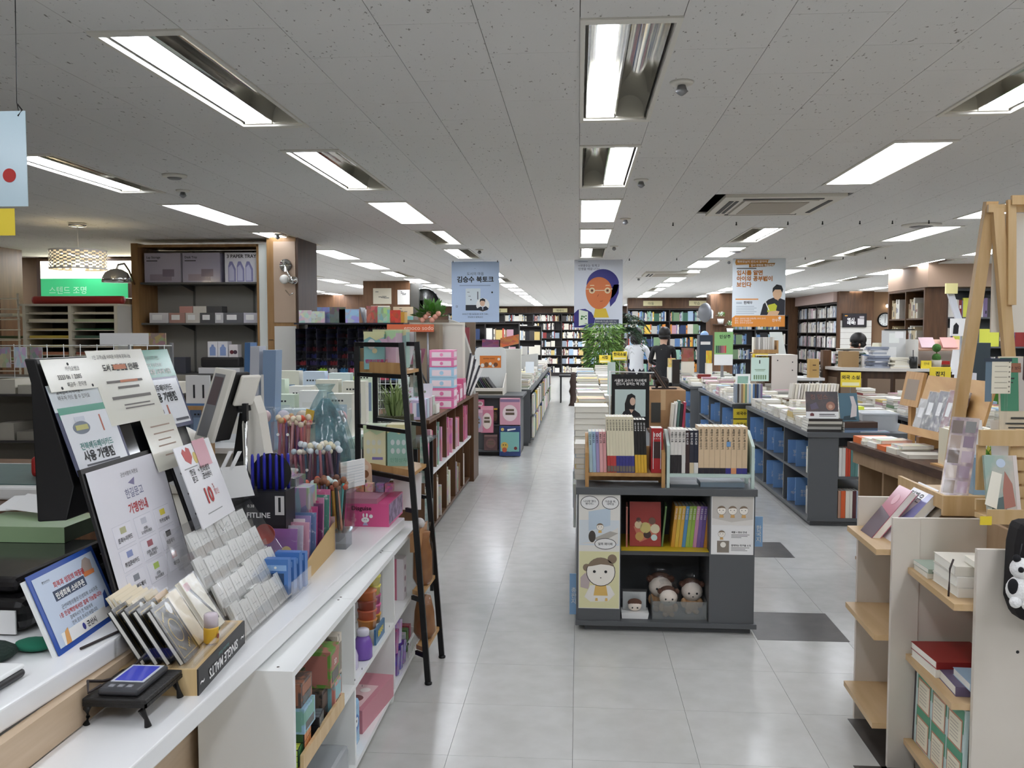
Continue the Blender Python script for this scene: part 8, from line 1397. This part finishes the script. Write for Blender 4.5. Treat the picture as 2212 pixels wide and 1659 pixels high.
t=thing('swing_sign','white arm with a portrait sign hanging at the right','sign',(4.3,9.5,1.5));box('board',(3.60,8.98,1.49),(3.83,9.0,1.66),SHEET,t);front(3.60,8.979,1.49).poly('portrait',[(.02,.02),(.07,.02),(.075,.1),(.05,.13),(.025,.1)],INK,t);slab('arm',(3.66,9.02,1.66),(.06,0,0),(-.1,0,.3),.03,mat('#d3d6da',.3),t);box('yellow_tag',(3.55,8.99,1.9),(3.66,9.02,2.0),mat('#e6dc9a',.5),t);tube('post',[(3.72,9.03,.7415),(3.72,9.03,1.5)],.012,GREYM,t)
t=thing('brochure_tower','dark brochure tower with pale leaflets right of the pink shelf','stand',(4.45,9.4,0));box('tower',(3.95,9.3,0),(4.12,9.5,1.42),mat('#3f4a50',.5),t)
for i in range(4):slab('leaflet',(3.80-.02*i,9.32,1.0+.05*i),(.12,0,0),(.03,.02,.2),.004,SHEET,t)
for i in range(3):tag(box('leaflet_box',(3.55+.14*i,9.2,.7415),(3.67+.14*i,9.28,1.0+.06*i),mat(('#cfd6e6','#b9c4d6','#e6e6ea')[i],.4)),'pale leaflet box beside the brochure tower, %s from the left' % ORD[i],'box','leaflet boxes by the tower')
# ---------------------------------------------------------------- till cluster in the middle distance
t=thing('middle_desk','dark desk with papers in the middle distance','desk',(2.7,12.6,0));box('desk_top',(2.64,12.2,.86),(3.2,13.2,.90),mat('#6a6658',.6),t);box('side_panel',(2.66,12.25,0),(2.70,13.15,.8595),BROWND,t);box('side_panel',(2.9,12.22,0),(3.08,12.26,.8595),BROWN,t)
t=thing('monitor_back','slim white monitor leaning back on the middle desk','monitor',(2.6,12.3,.9));o=slab('shell',(2.63,12.3,1.21),(.17,.02,0),(-.04,.1,.32),.02,mat('#dfe3dc',.4),t);slab('black_side',(2.49,12.32,1.22),(.1,-.02,0),(-.03,.1,.30),.015,BLACK,t);tube('stand',[(2.72,12.38,.9005),(2.72,12.38,1.25)],.02,BLACK,t);lathe('foot',[(.08,0),(.08,.015)],(2.74,12.38,.9005),BLACK,t,16);box('green_clip',(2.52,12.28,1.18),(2.76,12.32,1.208),GREEN,t)
t=thing('hood_stand','cream open box stand with bolt heads facing the middle island','stand',(2.4,11.6,0));box('face_panel',(2.37,11.2,.741),(2.68,11.22,1.235),mat('#d6cdc2',.5),t);box('side_panel',(2.19,11.22,.741),(2.21,11.6,1.235),mat('#8d7a66',.5),t);box('top_panel',(2.19,11.2,1.236),(2.68,11.6,1.25),mat('#d6cdc2',.5),t);box('inner_panel',(2.21,11.58,.741),(2.37,11.6,1.235),mat('#8d7a66',.5),t)
for x,z in ((2.44,1.18),(2.62,1.16),(2.62,1.06)):lathe('bolt',[(.008,-.003),(.008,0)],(x,11.2,z),INK,t,8,'y')
t=thing('wood_tray','tan wooden tray box on the hood stand','tray',(2.4,12.0,1.25));box('floor',(2.28,11.9,1.2505),(2.60,12.15,1.262),OAKX,t);box('lip',(2.28,11.89,1.2505),(2.60,11.8995,1.30),OAKX,t);box('side',(2.58,11.9,1.2625),(2.6,12.15,1.42),OAKX,t);box('support',(2.3,11.95,.7415),(2.58,12.1,1.2495),BROWND,t)
for i in range(9):upright(2.30+.03*i,11.93,1.2625,.026,.12,.2,R.choice(['#e9e3d2','#d8d2c4','#b9b6ae','#f2efe6']),'pale book standing in the tan wooden tray, %s from the left' % ORD[i],'books in the tan tray')
t=thing('carton_bag','tall kraft carton on the small round table','box',(3.1,12.0,1.0));box('carton',(2.90,11.5,.955),(3.02,11.62,1.19),mat('#c9a465',.7),t);front(2.90,11.4992,.955).lines('print_line',[(.04,.15,.04,.015),(.04,.09,.05,.01)],mat('#6a5030',.5),t)
t=thing('side_cart','white topped cart holding cartons and papers','cart',(3.1,11.8,0));box('top',(2.72,11.45,.92),(3.08,12.0,.954),SHEET,t)
for x in (2.76,3.04):tube('leg',[(x,11.5,0),(x,11.5,.9195)],.015,GREYM,t);tube('leg',[(x,11.95,0),(x,11.95,.9195)],.015,GREYM,t)
heap('pile of white papers on the cart','paper_pile',3.0,11.8,.9545,10,.1,.3,['#e6e6e6','#d8d8d4'],'papers')
t=thing('green_notice','green notice board with coloured book pictures near the lecture poster','sign',(2.1,13.5,1.0));f=front(2.0,13.4,1.2);f.rect('board',0,0,.27,.33,mat('#8fc07a',.5),t,0,.01);f.text('인상주',.07,.24,.06,INK,t,bold=.02,c=.002);f.rect('white_base',0,-.16,.27,.16,SHEET,t,0,.01);box('post',(2.1,13.42,.7415),(2.14,13.44,1.4),GREYM,t)
for i in range(6):f.rect('book_picture',.02+.026*i,.02,.022,.11,mat(('#3f6a4a','#4a5a50','#6a4a58','#a04a6a','#c05a70','#d04a4a')[i],.5),t,.0014)
t=thing('kiosk','slim dark kiosk with a pale blue dome','kiosk',(1.95,15.0,0));box('body',(2.02,15.2,.7415),(2.24,15.5,1.48),mat('#2e3846',.4),t);ball('dome',(2.12,15.33,1.48),.07,mat('#9fc0ec',.3),t);box('paper_tray',(2.04,15.19,1.32),(2.2,15.1995,1.37),SHEET,t)
for i,(x,y,z,w,h,c,l)in enumerate(((2.05,14.6,1.03,.09,.2,'#d9b43a','yellow'),(1.68,14.8,1.05,.2,.22,'#8a5a4a','brown and pink'),(1.4,14.2,.98,.12,.14,'#d9c07a','straw'))):B('upright_book',(x,y,z),(x+w,y+.03,z+h),c,'%s book propped up on the third right island' % l,'book','books propped on the third right island');tag(box('book_prop',(x+.02,y+.031,.7412),(x+w-.02,y+.06,z+.08),BROWND),'dark prop block behind the %s book' % l,'stand');mlie(x+w/2,y+.01,.7412,w,.2,z-.742,'#e9e3d2')
t=thing('floor_fan','white wall fan turned sideways by the far shelf','fan',(3.2,20.9,1.9));lathe('cage',[(.02,-.08),(.2,-.06),(.23,0),(.2,.03),(.03,.05)],(2.92,21.0,1.98),mat('#6a6c70',.4),t,20,'x').rotation_euler=(0,0,.5);lathe('motor',[(.06,.0),(.07,.1),(.04,.13)],(2.97,21.05,1.98),WHITE,t,14,'x');box('bracket',(3.06,20.95,1.85),(3.089,21.399,2.02),WHITE,t)
for x,y,z,s_,l in ((3.3,21.2,1.72,.09,'upper'),(3.5,21.1,1.5,.1,'lower')):t=thing('shelf_plant','small white potted plant on the brown column ledge, %s one' % l,'plant',(x,y,z),'plants on the column ledge');lathe('pot',[(.06,0),(.08,.12)],(x,y,z),WHITE,t,12);sprig('foliage',(x,y,z+.18),s_,70,t,[LEAF,SHEET],.3,.06);box('ledge',(x-.15,y-.12,z-.02),(x+.15,21.399,z-.0005),BROWND,t)
# ---------------------------------------------------------------- bamboo plant at the gondola end
t=thing('bamboo_plant','bushy bamboo plant in a planter at the far end of the gondola','plant',(.3,9.9,0));box('planter',(.05,9.6,0),(.55,10.1,1.0),mat('#6a625a',.6),t);
BL=[mat('#6f9a45',.5),mat('#527a38',.5),mat('#8db058',.5)];vs,fs,mi=[],[],[]
for i in range(22):
    a=R.uniform(0,6.28);x,y=.3+.16*math.cos(a)*R.random(),9.85+.16*math.sin(a)*R.random();tube('cane',[(x,y,1.0),(x+.03,y,1.3),(x+R.uniform(-.1,.1),y+R.uniform(-.1,.1),R.uniform(1.4,1.6))],.006,mat('#7f9a4f',.5),t,4)
for i in range(1500):
    a=R.uniform(0,6.28);zz=R.uniform(1.08,1.62);rr=.2*math.sqrt(R.random());p0=V((.27+rr*math.cos(a),9.85+rr*math.sin(a),zz));d=V((math.cos(a)+R.uniform(-.5,.5),math.sin(a)+R.uniform(-.5,.5),R.uniform(-1.1,.2))).normalized();l=R.uniform(.06,.1);q=p0+d*l;s_=d.cross(V((R.uniform(-1,1),R.uniform(-1,1),1))).normalized()*.009;k=len(vs);vs +=[p0,(p0+q)/2+s_,q,(p0+q)/2-s_];fs.append((k,k+1,k+2,k+3));mi.append(i % 3)
mesh('foliage',vs,fs,BL,t,mi)
t=thing('tall_palm','dark drooping palm behind the orange-faced poster','plant',(.7,12.6,0));lathe('pot',[(.18,0),(.24,.4),(.25,.45)],(.62,12.6,0),mat('#4a4540',.6),t,18);tube('trunk',[(.62,12.6,.45),(.6,12.6,1.3),(.62,12.6,1.75)],.03,mat('#5a4a34',.8),t);vs,fs=[],[]
for i in range(40):
    a=R.uniform(0,6.28);L_=R.uniform(.25,.42);el=R.uniform(.1,1.2);c0=V((.62,12.6,R.uniform(1.55,1.8)))
    for k in range(12):
        s=k/12;c_=c0+V((math.cos(a)*L_*s,math.sin(a)*L_*s,el*.35*s-.45*s*s));sd=V((-math.sin(a),math.cos(a),0))
        for g in (-1,1):q=c_+sd*g*.09*(1-s*.6)+V((math.cos(a)*.05,math.sin(a)*.05,-.05));kk=len(vs);vs +=[c_,c_+V((math.cos(a)*.02,math.sin(a)*.02,0)),q];fs.append((kk,kk+1,kk+2))
mesh('frond',vs,fs,mat('#243f24',.5),t)
# ---------------------------------------------------------------- people
SKN=mat('#d8b096',.6);HAIRB=mat('#16110f',.5)
def person(lab,x,y,top,pants,pose,H_=1.58,bald=False):
    t=thing('person',lab,'person',(x,y,0));k=H_/1.58
    P_=lambda a,b,c:(x+a*k,y+b*k,c*k)
    J={'pelvis':P_(0,0,.84),'waist':P_(0,0,.98),'chest':P_(0,-.01,1.18),'neck':P_(0,0,1.32),'head0':P_(*pose['head'][0]),'head1':P_(*pose['head'][1])}
    for s,nm in ((-1,'l'),(1,'r')):
        J['sh'+nm]=P_(s*.16,0,1.27);e,h=pose['arm'+nm];J['el'+nm]=P_(*e);J['ha'+nm]=P_(*h);J['hip'+nm]=P_(s*.085,0,.80);J['kn'+nm]=P_(s*.095,.01,.44);J['an'+nm]=P_(s*.10,.03,.07);J['to'+nm]=P_(s*.11,.12*pose.get('face',1),.035)
    N_=list(J);ix={n:i for i,n in enumerate(N_)}
    E_=[('pelvis','waist'),('waist','chest'),('chest','neck'),('neck','head0'),('head0','head1')]+[e for nm in 'lr' for e in (('chest','sh'+nm),('sh'+nm,'el'+nm),('el'+nm,'ha'+nm),('pelvis','hip'+nm),('hip'+nm,'kn'+nm),('kn'+nm,'an'+nm),('an'+nm,'to'+nm))]
    RD={'pelvis':.125,'waist':.115,'chest':.13,'neck':.05,'head0':.075,'head1':.085}
    rad=lambda n:RD.get(n)or {'sh':.06,'el':.04,'ha':.032,'hi':.085,'kn':.055,'an':.04,'to':.035}[n[:2]]
    me=bpy.data.meshes.new('body');me.from_pydata([J[n]for n in N_],[(ix[a],ix[b])for a,b in E_],[]);o=link('body',me,[SKN,top,pants],t)
    sk=o.modifiers.new('s','SKIN');sb=o.modifiers.new('u','SUBSURF');sb.levels=1;sb.render_levels=1
    for i,n in enumerate(N_):
        me.skin_vertices[0].data[i].radius=(rad(n)*k,rad(n)*k*(.8 if n in ('pelvis','waist','chest')else 1));me.skin_vertices[0].data[i].use_root=(n =='pelvis')
    bpy.context.view_layer.update();dg=bpy.context.evaluated_depsgraph_get();m2=bpy.data.meshes.new_from_object(o.evaluated_get(dg));o.modifiers.clear();o.data=m2
    m2.materials.clear()
    for q in (SKN,top,pants):m2.materials.append(q)
    for p in m2.polygons:
        c=p.center;z=c.z/k;r_=abs(c.x-x)/k
        p.material_index=2 if z <.88 else (1 if z <1.315 and not (r_ >.2 and z <pose['sleeve'])else 0);p.use_smooth=True
    hx,hy,hz=J['head1'];ball('hair',(hx,hy-.028*pose.get('look',1),hz+.014),.103*k,HAIRB,t,pose.get('hair',(1,1.02,1.05)),18,12)
    hl=pose.get('long',.45);fc=pose.get('face',1)
    lathe('hair_length',[(.085,.14),(.104,.08),(.1,.14-.14*hl),(.07,.12-.16*hl)],(hx,hy-.03*pose.get('look',1),hz-.14*k),HAIRB,t,18)
    for nm in 'lr':
        h=V(J['ha'+nm]);d=(h-V(J['el'+nm])).normalized()
        hb=ball('palm',h+d*.05,.032,SKN,t,(1,.6,1.3),10,8)
        for q in range(4):tube('finger',[h+d*.07+V((-.02+.013*q,0,0)),h+d*(.12+.01*(q in (1,2)))+V((-.02+.013*q,-.008,0)),h+d*.15+V((-.018+.012*q,-.018,0))],[.007,.0065,.005],SKN,t,5)
        tube('thumb',[h+d*.03+V((-.025,0,0)),h+d*.08+V((-.04,-.012,0))],[.008,.006],SKN,t,5)
        a=V(J['to'+nm]);ball('shoe',(a.x,a.y-.04*pose.get('face',1),.045),.06,BLACK,t,(.75,1.7,.72),12,8)
    if pose.get('face')=='x':pass
    fx=pose.get('look',1)
    hd=V(J['head0']).lerp(V(J['head1']),.6)
    for s in (-1,1):ball('ear',(hd.x+s*.083,hd.y,hd.z-.01),.018,SKN,t,(.5,1,1.4),8,6);ball('eye',(hd.x+s*.03,hd.y+.083*fx,hd.z+.005),.011,INK,t,seg=8,rings=6)
    ball('nose',(hd.x,hd.y+.095*fx,hd.z-.02),.015,SKN,t,(.8,1,1.2),8,6);ball('mouth',(hd.x,hd.y+.085*fx,hd.z-.055),.014,mat('#a8685c',.5),t,(1.5,.5,.5),8,6)
    return t
person('person with shoulder-length dark hair in a white short-sleeved top seen from behind',1.0,15.6,mat('#eef0f2',.7),mat('#23222a',.7),{'head':((-.005,.01,1.40),(-.01,.015,1.50)),'arml':((-.22,.06,1.03),(-.18,.2,.92)),'armr':((.24,.02,1.02),(.24,.12,.80)),'sleeve':1.10,'long':1,'look':1})
person('person with short dark hair in a black floral blouse seen from behind',1.42,15.2,mat('#1b1b1e',.7,noise=(26,'#8a8a78',.26,.34)),mat('#2a2a2e',.7),{'head':((.01,.02,1.40),(.02,.03,1.50)),'arml':((-.21,.08,1.03),(-.1,.28,.98)),'armr':((.2,.1,1.03),(.12,.28,.98)),'sleeve':.98,'look':1})
t=person('person with dark hair bending over behind the information desk',3.62,12.15,mat('#4f6a5a',.7),mat('#2a2a2e',.7),{'head':((.02,-.05,1.38),(.05,-.10,1.46)),'arml':((-.21,-.1,1.03),(-.12,-.25,1.14)),'armr':((.21,-.1,1.03),(.12,-.25,1.14)),'sleeve':.98,'look':-1,'hair':(1.05,1.05,1.0),'face':-1},1.53)
# ---------------------------------------------------------------- the joined book mass and flat lettering meshes
if MB['v']:
    me=bpy.data.meshes.new('shelved_books');me.from_pydata(MB['v'],[],MB['f']);me.update()
    ca=me.color_attributes.new('Col','FLOAT_COLOR','CORNER');cc={};arr=[]
    for p,c in zip(me.polygons,MB['c']):
        if c not in cc:cc[c]=(*lin(c),1.0)
        arr +=cc[c]*p.loop_total
    ca.data.foreach_set('color',arr)
    o=link('shelved_books',me,objcol('att'));stuff(o,'all further books filling the distant shelves and lower piles','books')
bpy.context.view_layer.update();dg=bpy.context.evaluated_depsgraph_get()
fonts=[o for o in bpy.data.objects if o.type =='FONT']
for o in fonts:
    me=bpy.data.meshes.new_from_object(o.evaluated_get(dg));me.name='lettering'
    n=bpy.data.objects.new('lettering',me);COL.objects.link(n)
    n.parent=o.parent;n.matrix_parent_inverse=o.matrix_parent_inverse;n.matrix_basis=o.matrix_basis.copy()
    for k in o.keys():
        if k in ('label','category','group','kind'):n[k]=o[k]
bpy.data.batch_remove(fonts)
# lettering and small print belong to the sheet, board or box they are printed on
index();HOST=('sheet','board','white_panel','front_print','carton','cover','side_board','card','case','screen','desk_top','green_band','panel')
PRN=('lettering','print_line','small_print','price_tag','hang_hole','band_print','red_line')
wm=lambda o:(o.parent.matrix_basis @ o.matrix_parent_inverse @ o.matrix_basis)if o.parent else o.matrix_basis.copy()
for t_ in [o for o in KIDS if o.parent is None]:
    hosts=[c for n in HOST for c in KIDS[t_]if c.name.split('.')[0]==n]
    if not hosts:continue
    for c in KIDS[t_]:
        if c.name.split('.')[0]in PRN and c is not hosts[0]:
            w=wm(c);c.parent=hosts[0];c.matrix_parent_inverse=wm(hosts[0]).inverted();c.matrix_basis=t_.matrix_basis.inverted()@ w if False else w
    hd=[c for c in KIDS[t_]if c.name.split('.')[0]in ('head','doll_head','character_head')]
    if len(hd)==1:
        for c in KIDS[t_]:
            if c.name.split('.')[0]in ('eye','mouth','nose','ear','eye_patch','hair_bun'):w=wm(c);c.parent=hd[0];c.matrix_parent_inverse=wm(hd[0]).inverted();c.matrix_basis=w
